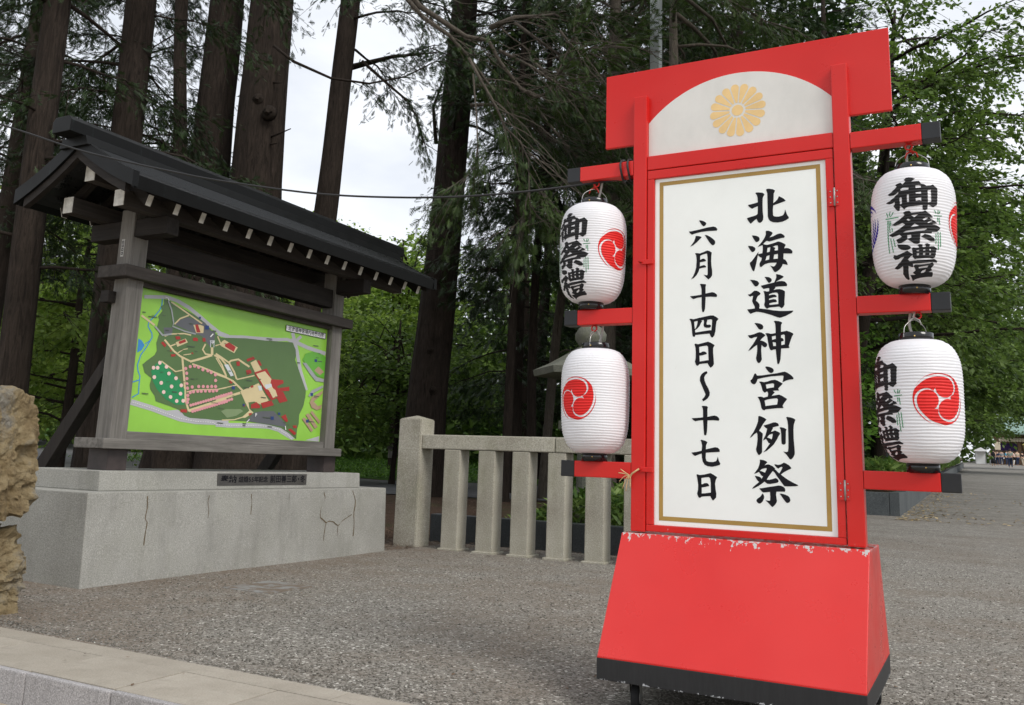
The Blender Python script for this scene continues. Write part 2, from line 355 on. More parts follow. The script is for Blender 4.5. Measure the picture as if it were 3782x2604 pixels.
def tube_data(pts, rad, seg=8, cap=True):
    pts = [Vector(p) for p in pts]; n = len(pts)
    rad = [rad] * n if isinstance(rad, (int, float)) else list(rad)
    V, F = [], []; up = Vector((0.13, 0.21, 0.97))
    t0 = (pts[1] - pts[0]).normalized(); a = t0.cross(up)
    if a.length < 1e-3: a = t0.cross(Vector((1, 0, 0)))
    a.normalize()
    for i in range(n):
        t = (pts[min(i + 1, n - 1)] - pts[max(i - 1, 0)]).normalized()
        a = (a - t * a.dot(t)).normalized(); b = t.cross(a)
        for k in range(seg):
            th = 2 * math.pi * k / seg; V.append(pts[i] + (a * math.cos(th) + b * math.sin(th)) * rad[i])
        if i:
            for k in range(seg):
                p, q = (i - 1) * seg, i * seg; F.append((p + k, p + (k + 1) % seg, q + (k + 1) % seg, q + k))
    if cap: F.append(tuple(range(seg))[::-1]); F.append(tuple(range((n - 1) * seg, n * seg)))
    return V, F
def tube(name, pts, rad, mat, parent=None, seg=8):
    V, F = tube_data(pts, rad, seg); return link(name, mesh(name, V, F, True), mat, parent)
def tubes_mesh(name, lst, seg=5):
    V, F = [], []
    for pts, rad in lst:
        v, f = tube_data(pts, rad, seg); o = len(V); V += v; F += [tuple(i + o for i in q) for q in f]
    return mesh(name, V, F, True)
def lathe(name, prof, seg=32, smooth=True, centre=(0, 0)):
    V, F = [], []
    for r, z in prof:
        for k in range(seg):
            th = 2 * math.pi * k / seg; V.append((centre[0] + r * math.cos(th), centre[1] + r * math.sin(th), z))
    for i in range(len(prof) - 1):
        for k in range(seg): F.append((i * seg + k, i * seg + (k + 1) % seg, (i + 1) * seg + (k + 1) % seg, (i + 1) * seg + k))
    F.append(tuple(range(seg))[::-1]); n = (len(prof) - 1) * seg; F.append(tuple(range(n, n + seg)))
    return mesh(name, V, F, smooth)
def parse(s): return [tuple(float(q) / 1000 for q in a.split(',')) for a in s.split()]
def fill2d(outer, holes):
    loops = [[Vector((p[0], p[1], 0)) for p in l] for l in [outer] + holes]
    flat = [v for l in loops for v in l]; return flat, [t for t in tessellate_polygon(loops) if len(set(t)) == 3]
def flat_mesh(name, polys, to3d, flip=None):
    """Flat print: polygons with holes laid on a surface."""
    V, F = [], []
    for outer, holes in polys:
        fl, tr = fill2d(outer, holes); o = len(V); V += [to3d(p.x, p.y) for p in fl]; F += [tuple(i + o for i in t) for t in tr]
    bm = bmesh.new(); vs = [bm.verts.new(v) for v in V]
    for t in F:
        try: bm.faces.new([vs[i] for i in t])
        except ValueError: pass
    if flip is not None:
        for f in bm.faces:
            f.normal_update()
            if f.normal.dot(Vector(flip)) < 0: f.normal_flip()
    me = bpy.data.meshes.new(name); bm.to_mesh(me); bm.free(); return me
def spline(pts, n):
    """Catmull-Rom through control points, n samples per span."""
    p = [Vector(q) for q in pts]; p = [p[0] * 2 - p[1]] + p + [p[-1] * 2 - p[-2]]; out = []
    for i in range(1, len(p) - 2):
        for k in range(n):
            t = k / n; a, b, c, d = p[i - 1], p[i], p[i + 1], p[i + 2]
            out.append(0.5 * ((2 * b) + (c - a) * t + (2 * a - 5 * b + 4 * c - d) * t * t + (3 * b - a - 3 * c + d) * t ** 3))
    out.append(p[-2]); return out
def np_mesh(name, V, F, tint=None, smooth=False):
    """Fast mesh from numpy: V (n,3), F (m,k) with one k."""
    me = bpy.data.meshes.new(name); m, k = F.shape
    me.vertices.add(len(V)); me.vertices.foreach_set('co', V.astype(np.float32).ravel())
    me.loops.add(m * k); me.loops.foreach_set('vertex_index', F.astype(np.int32).ravel())
    me.polygons.add(m); me.polygons.foreach_set('loop_start', np.arange(0, m * k, k, dtype=np.int32))
    if tint is not None:
        a = me.attributes.new('tint', 'FLOAT', 'FACE'); a.data.foreach_set('value', tint.astype(np.float32))
    me.update(calc_edges=True)
    if smooth: me.polygons.foreach_set('use_smooth', [True] * m)
    return me
def smooth01(t): t = np.clip(t, 0, 1); return t * t * (3 - 2 * t)
def text_mesh(name, body, size, bold=0.0):
    c = bpy.data.curves.new(name, 'FONT'); c.body = body; c.size = size; c.offset = bold; c.align_x = 'CENTER'; c.align_y = 'CENTER'; c.resolution_u = 2
    o = bpy.data.objects.new(name, c); COL.objects.link(o)
    me = bpy.data.meshes.new_from_object(o.evaluated_get(bpy.context.evaluated_depsgraph_get()))
    bpy.data.objects.remove(o); bpy.data.curves.remove(c); me.name = name; me.materials.clear(); return me

# foliage: leaf templates placed by numpy
RHOMB = (np.array([(0, 0, 0), (0.5, 0.32, 0.06), (1, 0, 0), (0.5, -0.32, 0.06)], float), np.array([(0, 1, 2), (0, 2, 3)]))
BLADE = (np.array([(0, 0.09, 0), (0, -0.09, 0), (0.55, -0.10, 0.10), (0.55, 0.10, 0.10), (1, 0, -0.08)], float), np.array([(0, 1, 2), (0, 2, 3), (3, 2, 4)]))
def frond():
    V = [(0, 0.035, 0), (0, -0.035, 0), (1, 0, -0.12)]; F = [(0, 1, 2)]
    for i, x in enumerate((0.12, 0.30, 0.48, 0.66)):
        L = 0.52 - 0.09 * i
        for s in (1, -1):
            o = len(V); V += [(x, 0, -0.12 * x), (x + 0.14, 0, -0.12 * x), (x + L * 0.78, s * L * 0.62, -0.12 * x - 0.10)]; F.append((o, o + 1, o + 2))
    return np.array(V, float), np.array(F)
FROND = frond()
def place_leaves(name, C, size, tmpl, rng, tilt=0.5, droop=0.0, dirs=None, tint=None, flat=0.0):
    TV, TF = tmpl; n = len(C)
    if dirs is None:
        a = rng.uniform(0, 2 * np.pi, n); e = rng.normal(0, tilt, n) - droop
        d = np.stack([np.cos(a) * np.cos(e), np.sin(a) * np.cos(e), np.sin(e)], 1)
    else:
        d = dirs / (np.linalg.norm(dirs, axis=1, keepdims=True) + 1e-9)
    up = rng.normal(0, 0.5 * (1 - flat), (n, 3)); up[:, 2] += 1.0
    s = np.cross(up, d); s /= np.linalg.norm(s, axis=1, keepdims=True) + 1e-9; u = np.cross(d, s)
    sz = (size * rng.uniform(0.65, 1.3, n))[:, None, None]
    V = C[:, None, :] + sz * (TV[None, :, 0:1] * d[:, None] + TV[None, :, 1:2] * s[:, None] + TV[None, :, 2:3] * u[:, None])
    k = len(TV); F = (TF[None] + (np.arange(n) * k)[:, None, None]).reshape(-1, TF.shape[1])
    t = rng.uniform(0, 1, n) if tint is None else np.clip(tint + rng.normal(0, 0.16, n), 0, 1)
    return np_mesh(name, V.reshape(-1, 3), F, np.repeat(t, len(TF)))

# traced lettering (millimetres on the panel; tenths of a degree and millimetres on the lanterns) and map print
CHARS={
 'a':[('-807,2137 -804,2140 -792,2139 -777,2136 -769,2130 -769,2125 -773,2119 -776,2110 -777,2084 -777,2053 -775,2027 -776,2014 -781,2006 -789,2001 -797,2005 -801,2013 -804,2021 -813,2015 -829,2001 -835,2008 -843,2021 -845,2028 -834,2031 -814,2035 -802,2039 -799,2044 -797,2077 -811,2073 -822,2068 -829,2073 -837,2081 -840,2087 -820,2090 -800,2094 -797,2095 -798,2114 -800,2126',[]), ('-761,2148 -757,2151 -748,2151 -733,2147 -723,2140 -725,2135 -729,2126 -730,2103 -732,2084 -722,2091 -713,2100 -709,2109 -708,2113 -698,2107 -687,2099 -679,2089 -688,2086 -710,2080 -732,2074 -734,2054 -734,2031 -731,2026 -722,2023 -709,2022 -695,2025 -689,2030 -685,2041 -683,2052 -679,2038 -674,2024 -668,2014 -669,2010 -681,2003 -695,1998 -715,1996 -734,1999 -747,2006 -753,2015 -756,2028 -756,2067 -756,2106 -756,2132 -759,2142',[])],
 'b':[('-825,1948 -819,1948 -806,1945 -796,1939 -792,1931 -794,1923 -800,1918 -808,1917 -814,1925 -821,1938',[]), ('-843,1903 -836,1903 -823,1900 -814,1894 -811,1888 -813,1880 -819,1875 -826,1874 -832,1882 -839,1894',[]), ('-798,1873 -799,1865 -803,1850 -809,1822 -816,1795 -819,1788 -825,1793 -830,1805 -835,1819 -836,1828 -827,1835 -815,1851 -804,1866',[]), ('-766,1961 -764,1964 -754,1963 -743,1958 -737,1952 -740,1945 -747,1937 -751,1933 -735,1937 -718,1945 -706,1947 -698,1944 -690,1937 -687,1931 -690,1927 -702,1926 -726,1921 -751,1915 -757,1917 -763,1919 -770,1914 -778,1906 -770,1903 -760,1901 -746,1904 -729,1908 -717,1912 -713,1912 -702,1908 -688,1899 -684,1895 -687,1889 -691,1880 -681,1881 -672,1879 -663,1873 -657,1865 -658,1856 -663,1855 -680,1857 -694,1858 -695,1834 -687,1830 -681,1820 -678,1810 -679,1807 -686,1809 -698,1813 -701,1804 -710,1791 -722,1782 -730,1779 -735,1782 -742,1796 -751,1810 -743,1806 -735,1804 -729,1809 -723,1820 -738,1821 -757,1821 -772,1817 -782,1810 -788,1805 -794,1808 -795,1819 -793,1826 -787,1835 -785,1846 -792,1849 -799,1856 -801,1862 -795,1864 -782,1866 -780,1881 -780,1899 -782,1901 -792,1898 -802,1894 -794,1904 -782,1918 -772,1933 -766,1947',['-760,1888 -748,1890 -751,1870 -763,1868','-739,1891 -727,1895 -718,1895 -716,1887 -717,1874 -729,1873 -731,1877 -727,1885 -734,1889','-764,1852 -752,1855 -754,1836 -770,1833','-733,1856 -717,1858 -718,1837 -736,1837'])],
 'c':[('-837,1753 -830,1752 -817,1750 -805,1745 -798,1736 -801,1728 -806,1723 -815,1722 -821,1729 -829,1742',[]), ('-847,1689 -840,1689 -831,1694 -824,1700 -819,1704 -810,1703 -801,1699 -793,1691 -795,1686 -804,1680 -808,1674 -813,1660 -806,1654 -799,1645 -798,1636 -800,1626 -769,1621 -742,1615 -714,1611 -686,1610 -661,1610 -660,1608 -667,1601 -691,1589 -710,1583 -717,1582 -726,1585 -752,1596 -781,1606 -802,1611 -812,1612 -824,1609 -837,1604 -844,1612 -849,1621 -851,1624 -834,1625 -818,1627 -819,1636 -825,1648 -829,1659 -827,1671 -824,1681 -830,1682 -836,1679 -842,1682',[]), ('-775,1761 -768,1761 -756,1759 -748,1753 -745,1745 -748,1739 -753,1735 -758,1734 -764,1742 -771,1755',[]), ('-727,1769 -722,1770 -710,1766 -700,1761 -695,1757 -701,1752 -716,1744 -730,1736 -735,1735 -730,1746 -726,1757',[]), ('-792,1724 -786,1725 -766,1729 -740,1734 -716,1739 -702,1739 -692,1736 -685,1729 -682,1722 -684,1716 -702,1716 -719,1716 -732,1715 -730,1711 -734,1707 -739,1702 -726,1705 -714,1705 -702,1701 -693,1695 -692,1691 -693,1676 -695,1652 -695,1637 -700,1628 -707,1622 -711,1625 -717,1630 -733,1629 -752,1628 -760,1627 -766,1623 -771,1625 -777,1634 -779,1641 -776,1653 -776,1678 -778,1692 -781,1700 -774,1700 -766,1697 -757,1698 -756,1710 -759,1712 -769,1711 -780,1709 -785,1714',['-758,1685 -743,1690 -729,1691 -723,1689 -720,1683 -720,1663 -720,1641 -739,1640 -757,1639 -757,1646 -742,1649 -727,1650 -726,1655 -731,1661 -740,1663 -753,1661 -758,1660 -758,1666 -751,1668 -739,1671 -727,1671 -727,1677 -734,1682 -744,1683 -753,1681 -758,1680'])],
 'd':[('-821,1563 -815,1564 -799,1561 -788,1555 -784,1546 -787,1537 -797,1534 -804,1538 -813,1552',[]), ('-850,1512 -838,1513 -824,1516 -809,1522 -801,1524 -792,1522 -782,1515 -776,1510 -782,1504 -790,1498 -798,1488 -788,1486 -777,1480 -770,1473 -771,1463 -779,1458 -785,1461 -793,1469 -795,1449 -794,1422 -793,1408 -798,1398 -804,1392 -810,1394 -815,1403 -817,1413 -813,1435 -811,1454 -812,1470 -825,1461 -837,1451 -850,1444 -841,1458 -829,1473 -819,1489 -810,1504 -821,1503 -835,1498 -843,1501',[]), ('-741,1569 -734,1570 -720,1568 -708,1563 -707,1558 -711,1552 -712,1537 -712,1522 -700,1524 -689,1526 -676,1521 -665,1515 -662,1511 -668,1501 -675,1482 -682,1462 -679,1455 -683,1453 -713,1452 -715,1428 -717,1406 -721,1392 -726,1386 -730,1389 -732,1409 -734,1433 -735,1449 -746,1448 -751,1445 -758,1448 -762,1458 -766,1480 -769,1502 -773,1512 -777,1517 -771,1519 -762,1518 -755,1515 -745,1516 -734,1518 -734,1540 -735,1558',['-750,1504 -735,1507 -734,1506 -734,1493 -740,1492 -749,1489','-747,1480 -741,1479 -734,1477 -734,1463 -745,1463','-712,1508 -701,1511 -697,1507 -697,1488 -698,1469 -712,1466 -712,1481 -702,1484 -702,1488 -706,1495 -713,1497'])],
 'e':[('-780,1376 -774,1378 -760,1375 -749,1369 -745,1362 -747,1354 -754,1350 -761,1351 -768,1357 -775,1367',[]), ('-822,1350 -818,1347 -814,1340 -792,1341 -763,1345 -733,1349 -709,1354 -701,1355 -691,1351 -677,1341 -669,1333 -666,1327 -668,1323 -682,1322 -696,1318 -711,1311 -708,1323 -706,1337 -710,1339 -728,1338 -756,1336 -787,1331 -809,1326 -812,1326 -815,1317 -820,1307 -827,1303 -835,1306 -841,1313 -842,1320 -835,1326 -830,1336 -826,1346',[]), ('-807,1314 -799,1315 -786,1312 -771,1315 -757,1320 -741,1322 -731,1318 -717,1310 -710,1305 -715,1300 -722,1293 -729,1285 -725,1277 -739,1277 -751,1276 -743,1269 -749,1263 -756,1255 -739,1258 -725,1260 -714,1255 -698,1245 -694,1242 -698,1236 -707,1225 -713,1214 -709,1206 -710,1205 -736,1204 -764,1201 -782,1199 -786,1195 -793,1197 -799,1205 -802,1223 -806,1237 -810,1245 -814,1251 -803,1252 -794,1251 -789,1248 -772,1252 -770,1263 -771,1270 -774,1273 -778,1272 -783,1268 -788,1271 -793,1278 -796,1292 -801,1307',['-779,1302 -766,1305 -750,1307 -745,1304 -746,1290 -762,1288 -776,1285','-785,1236 -770,1241 -749,1244 -735,1245 -731,1240 -733,1227 -735,1219 -754,1217 -768,1215 -782,1213'])],
 'f':[('-812,1170 -807,1172 -798,1169 -786,1163 -779,1157 -784,1151 -793,1139 -803,1122 -810,1111 -801,1105 -795,1099 -797,1080 -799,1052 -799,1025 -803,1018 -811,1011 -816,1014 -822,1025 -824,1035 -820,1051 -817,1075 -817,1096 -820,1103 -830,1096 -839,1087 -848,1080 -843,1091 -833,1105 -822,1127 -814,1148',[]), ('-791,1133 -784,1135 -768,1140 -751,1146 -742,1146 -733,1142 -729,1135 -732,1131 -742,1129 -755,1125 -753,1123 -757,1116 -762,1107 -752,1110 -746,1113 -738,1110 -728,1105 -725,1100 -730,1093 -739,1076 -751,1057 -768,1040 -782,1029 -795,1023 -786,1033 -774,1050 -767,1060 -773,1062 -777,1070 -783,1078 -789,1074 -795,1071 -791,1080 -784,1094 -779,1112 -777,1120 -783,1123 -789,1129',['-769,1095 -759,1099 -756,1100 -755,1096 -757,1085 -760,1076 -768,1081 -778,1084']), ('-727,1125 -722,1127 -708,1124 -699,1118 -702,1111 -703,1084 -704,1062 -708,1057 -714,1056 -720,1060 -721,1074 -721,1100 -723,1117',[]), ('-700,1167 -695,1169 -682,1167 -668,1162 -663,1157 -666,1150 -670,1138 -672,1117 -672,1082 -670,1048 -669,1027 -670,1018 -675,1007 -681,1000 -685,997 -690,999 -694,1005 -701,1015 -710,1024 -714,1030 -708,1027 -700,1027 -696,1029 -694,1040 -693,1070 -693,1105 -693,1133 -695,1152 -698,1163',[])],
 'g':[('-809,993 -803,993 -792,991 -783,987 -779,983 -784,978 -791,970 -782,974 -776,975 -769,973 -758,968 -751,962 -748,959 -750,956 -745,953 -738,945 -732,940 -726,950 -721,960 -719,965 -723,967 -729,964 -736,959 -742,963 -749,971 -751,976 -746,976 -737,974 -727,976 -718,981 -713,984 -705,981 -693,974 -686,966 -684,962 -689,959 -699,954 -713,946 -726,936 -716,928 -700,917 -680,906 -660,897 -660,894 -670,892 -691,890 -713,890 -719,897 -731,914 -743,930 -751,943 -758,949 -766,938 -776,925 -783,913 -773,913 -758,917 -748,921 -742,919 -737,914 -736,907 -740,903 -752,900 -770,896 -781,897 -787,901 -792,905 -803,896 -817,886 -832,878 -844,873 -837,882 -824,894 -813,903 -817,905 -823,912 -828,921 -831,927 -822,926 -813,924 -806,920 -804,915 -801,920 -797,925 -803,928 -807,933 -812,941 -815,943 -821,939 -834,934 -827,944 -817,958 -812,971 -809,982',['-810,948 -802,955 -793,958 -784,960 -782,957 -785,950 -789,941 -795,943 -802,946']), ('-814,877 -804,878 -777,884 -750,889 -736,892 -726,891 -717,887 -711,881 -710,874 -712,868 -724,868 -745,867 -747,857 -746,844 -744,831 -746,823 -753,813 -762,805 -765,806 -772,814 -782,824 -790,831 -782,830 -774,829 -771,832 -770,846 -771,865 -783,863 -798,861 -805,866',[]), ('-801,857 -797,853 -794,843 -796,836 -801,825 -808,818 -814,816 -820,818 -825,824 -826,830 -821,836 -810,844 -804,853',[]), ('-733,860 -725,860 -711,857 -699,852 -693,845 -691,835 -695,827 -703,824 -708,826 -717,837 -727,852',[])],
 'h':[('-1057,2038 -1050,2038 -1037,2033 -1027,2026 -1024,2020 -1029,2012 -1037,2009 -1044,2015 -1052,2028',[]), ('-1104,1991 -1092,1991 -1056,1996 -1020,2002 -993,2004 -982,2000 -975,1991 -977,1984 -985,1984 -1015,1985 -1048,1984 -1076,1979 -1090,1975 -1098,1982',[]), ('-1072,1968 -1059,1966 -1048,1962 -1046,1959 -1054,1951 -1068,1938 -1084,1926 -1098,1920 -1090,1930 -1080,1943 -1075,1957',[]), ('-1032,1969 -1022,1967 -1007,1958 -994,1947 -986,1937 -985,1927 -990,1920 -996,1918 -1003,1923 -1013,1936 -1024,1955',[])],
 'i':[('-1076,1888 -1068,1889 -1054,1886 -1041,1890 -1021,1897 -1010,1893 -1001,1886 -1003,1870 -1004,1848 -1003,1826 -1000,1804 -1000,1784 -1006,1774 -1016,1766 -1021,1769 -1028,1777 -1039,1789 -1030,1786 -1022,1785 -1020,1791 -1020,1827 -1020,1866 -1022,1883 -1027,1883 -1041,1880 -1053,1875 -1053,1856 -1044,1861 -1035,1861 -1029,1855 -1026,1849 -1041,1847 -1054,1846 -1055,1827 -1047,1830 -1036,1832 -1029,1828 -1026,1821 -1041,1820 -1057,1817 -1060,1805 -1069,1789 -1081,1777 -1095,1771 -1085,1785 -1077,1803 -1071,1825 -1069,1858 -1071,1878',[])],
 'j':[('-1055,1747 -1050,1748 -1029,1745 -1028,1741 -1030,1732 -1030,1703 -1018,1705 -1001,1708 -991,1705 -981,1697 -979,1690 -982,1685 -1007,1688 -1030,1688 -1031,1663 -1033,1636 -1037,1623 -1042,1620 -1046,1625 -1048,1642 -1048,1664 -1048,1688 -1067,1686 -1085,1681 -1093,1687 -1100,1695 -1080,1696 -1048,1699 -1048,1724 -1051,1738',[])],
 'k':[('-1103,1593 -1096,1594 -1084,1591 -1056,1597 -1027,1602 -1008,1605 -996,1604 -984,1597 -974,1588 -983,1577 -986,1557 -988,1535 -993,1517 -999,1509 -1004,1507 -1009,1513 -1014,1525 -1038,1524 -1062,1522 -1077,1521 -1078,1515 -1083,1512 -1089,1517 -1091,1531 -1093,1561 -1096,1580',['-1082,1580 -1067,1583 -1066,1579 -1069,1564 -1074,1552 -1079,1547','-1052,1585 -1039,1586 -1038,1576 -1040,1564 -1037,1554 -1027,1551 -1014,1551 -1007,1556 -1008,1562 -1014,1565 -1022,1564 -1027,1566 -1026,1574 -1023,1584 -1025,1586 -1008,1588 -1002,1585 -1003,1565 -1005,1547 -1006,1539 -1012,1540 -1046,1536 -1077,1532 -1078,1543 -1069,1548 -1058,1559 -1051,1574 -1046,1581 -1048,1584'])],
 'l':[('-1081,1481 -1076,1483 -1065,1480 -1047,1484 -1021,1490 -1009,1485 -992,1474 -999,1461 -999,1440 -997,1413 -996,1392 -1001,1383 -1011,1376 -1017,1384 -1024,1396 -1042,1395 -1059,1393 -1067,1385 -1074,1389 -1079,1403 -1076,1420 -1075,1447 -1077,1468',['-1060,1468 -1044,1471 -1026,1473 -1021,1468 -1020,1440 -1019,1409 -1024,1409 -1039,1407 -1058,1404 -1059,1430 -1047,1431 -1027,1436 -1028,1442 -1035,1447 -1044,1448 -1056,1442 -1059,1443'])],
 'm':[('-1028,1362 -1024,1354 -1034,1345 -1039,1334 -1037,1321 -1031,1305 -1021,1287 -1015,1270 -1016,1258 -1024,1245 -1035,1237 -1044,1232 -1049,1240 -1040,1249 -1034,1260 -1035,1266 -1043,1284 -1052,1306 -1058,1321 -1057,1337 -1050,1350 -1039,1358',[])],
 'n':[('-1051,1212 -1044,1213 -1029,1212 -1024,1208 -1026,1197 -1026,1166 -1011,1170 -995,1172 -985,1169 -977,1162 -975,1155 -978,1150 -1001,1152 -1026,1151 -1027,1125 -1029,1101 -1032,1089 -1038,1087 -1041,1091 -1043,1114 -1045,1152 -1063,1150 -1079,1147 -1088,1152 -1095,1160 -1074,1161 -1045,1164 -1045,1192 -1047,1204',[])],
 'o':[('-1057,1067 -1052,1069 -1037,1065 -1027,1060 -1029,1054 -1033,1046 -1034,1029 -1015,1034 -994,1039 -983,1037 -975,1029 -975,1020 -986,1019 -1010,1017 -1034,1015 -1035,993 -1032,981 -1021,977 -1003,977 -991,981 -987,988 -983,1000 -979,983 -973,972 -975,966 -990,961 -1008,957 -1027,959 -1040,965 -1048,978 -1051,995 -1052,1011 -1064,1007 -1081,1000 -1089,1005 -1097,1014 -1075,1017 -1052,1023 -1050,1045 -1053,1059',[])],
 'p':[('-1075,922 -1072,924 -1061,921 -1041,924 -1015,931 -1001,924 -987,915 -993,903 -996,888 -994,865 -991,847 -992,831 -1005,818 -1010,823 -1017,836 -1036,834 -1053,832 -1061,826 -1067,829 -1073,843 -1069,859 -1068,882 -1072,908',['-1054,909 -1038,912 -1023,914 -1017,910 -1014,892 -1014,850 -1020,850 -1036,847 -1053,845 -1053,870 -1041,872 -1021,877 -1023,884 -1030,889 -1041,888 -1050,883 -1054,884'])],
}
LTEXT=[('-69,162 -42,169 -1,170 48,167 87,161 60,156 32,149 82,150 137,151 163,141 200,139 237,131 293,133 328,138 361,129 395,120 392,118 377,57 320,46 290,50 261,57 243,56 239,37 207,33 175,36 174,56 118,53 -9,49 -37,46 -61,38 -91,47 -117,55 -126,36 -150,34 -177,41 -215,59 -192,63 -192,75 -231,71 -272,69 -327,75 -270,82 -222,90 -141,108 -137,114 -175,107 -205,102 -266,102 -302,109 -253,115 -195,128 -165,136 -189,145 -148,149 -114,151 -84,141 -45,153',['-113,122 -77,128 0,126 -4,119 -60,118 -107,117','89,133 134,134 163,132 160,124 90,123','90,106 161,107 162,98 91,100','87,82 161,85 160,71 132,74 90,71','248,112 294,115 294,69 248,66','-126,88 -106,93 -93,87 -93,62 -118,61','-25,99 0,101 2,68 -25,68']),
 ('-81,26 -48,31 2,33 27,24 95,25 178,27 207,31 254,22 309,10 305,5 260,5 308,-4 349,-10 372,-18 299,-22 367,-27 429,-35 416,-39 372,-51 292,-53 296,-58 246,-58 141,-59 136,-72 131,-95 99,-99 54,-97 3,-87 -32,-79 -69,-88 -116,-94 -158,-94 -182,-81 -179,-77 -131,-71 -102,-67 -138,-57 -186,-62 -236,-65 -294,-57 -233,-49 -153,-39 -86,-28 -56,-22 -93,-15 -140,-20 -198,-22 -247,-16 -186,-8 -117,3 -60,16',['23,13 116,15 64,3','-38,-5 -18,0 17,-7 -6,-10','168,-5 211,3 248,4 229,-2 190,-8','231,-17 267,-10 310,-6 296,-12 250,-18','17,-33 68,-20 130,-29','-86,-51 -48,-45 221,-40 230,-43 191,-48 -27,-51','-31,-63 20,-62 23,-74 -9,-77 -31,-77']),
 ('149,-72 198,-61 265,-65 324,-74 340,-83 331,-88 280,-88 222,-80',[]),
 ('-173,-98 -136,-100 -81,-101 -27,-103 3,-108 12,-115 -21,-121 -67,-123 -121,-120 -161,-112',[]),
 ('-249,-145 -234,-137 -190,-140 -124,-135 -68,-128 -36,-125 -6,-132 33,-141 28,-145 0,-150 -36,-160 -12,-166 96,-163 225,-160 347,-155 400,-165 393,-169 323,-168 166,-173 31,-175 38,-186 11,-186 -32,-182 -40,-198 -47,-226 -81,-228 -116,-222 -141,-208 -125,-196 -118,-182 -161,-187 -210,-192 -264,-187 -207,-177 -138,-164 -85,-148 -126,-149 -174,-154 -223,-155',[]),
 ('24,-117 42,-113 78,-115 119,-114 115,-108 100,-103 126,-99 167,-101 167,-112 207,-111 210,-104 195,-99 229,-95 272,-101 260,-109 321,-107 381,-117 361,-121 351,-147 316,-154 275,-152 88,-158 60,-160 31,-150 31,-127',['85,-125 119,-124 120,-129 89,-129','174,-122 203,-120 202,-126 175,-127','260,-119 283,-118 281,-125 261,-125','87,-138 119,-137 119,-145 92,-146','174,-136 204,-135 204,-143 177,-144','259,-135 284,-134 285,-140 263,-141']),
 ('39,-182 75,-177 147,-178 280,-174 317,-169 355,-178 340,-183 317,-192 340,-198 294,-204 357,-203 393,-213 386,-218 291,-219 156,-223 66,-227 12,-232 -20,-212 73,-213 25,-206 71,-198 59,-190',['114,-187 264,-182 253,-189 122,-192','160,-205 184,-200 237,-196 230,-203 206,-207 164,-209'])]
BAMBOO=['-306,4 -307,-65 -300,-129','-287,3 -273,-47','-264,1 -258,-19','-241,-28 -237,-44','-267,-69 -237,-128','-224,-71 -204,-107','-322,35 -304,16','-265,37 -280,19','-213,32 -261,16','-344,11 -294,10 -144,11','333,36 363,23','393,38 385,22','424,36 403,23','328,13 450,17','382,8 385,-10','405,8 415,-22','354,-58 355,-98','384,-50 395,-120','419,-50 430,-107']
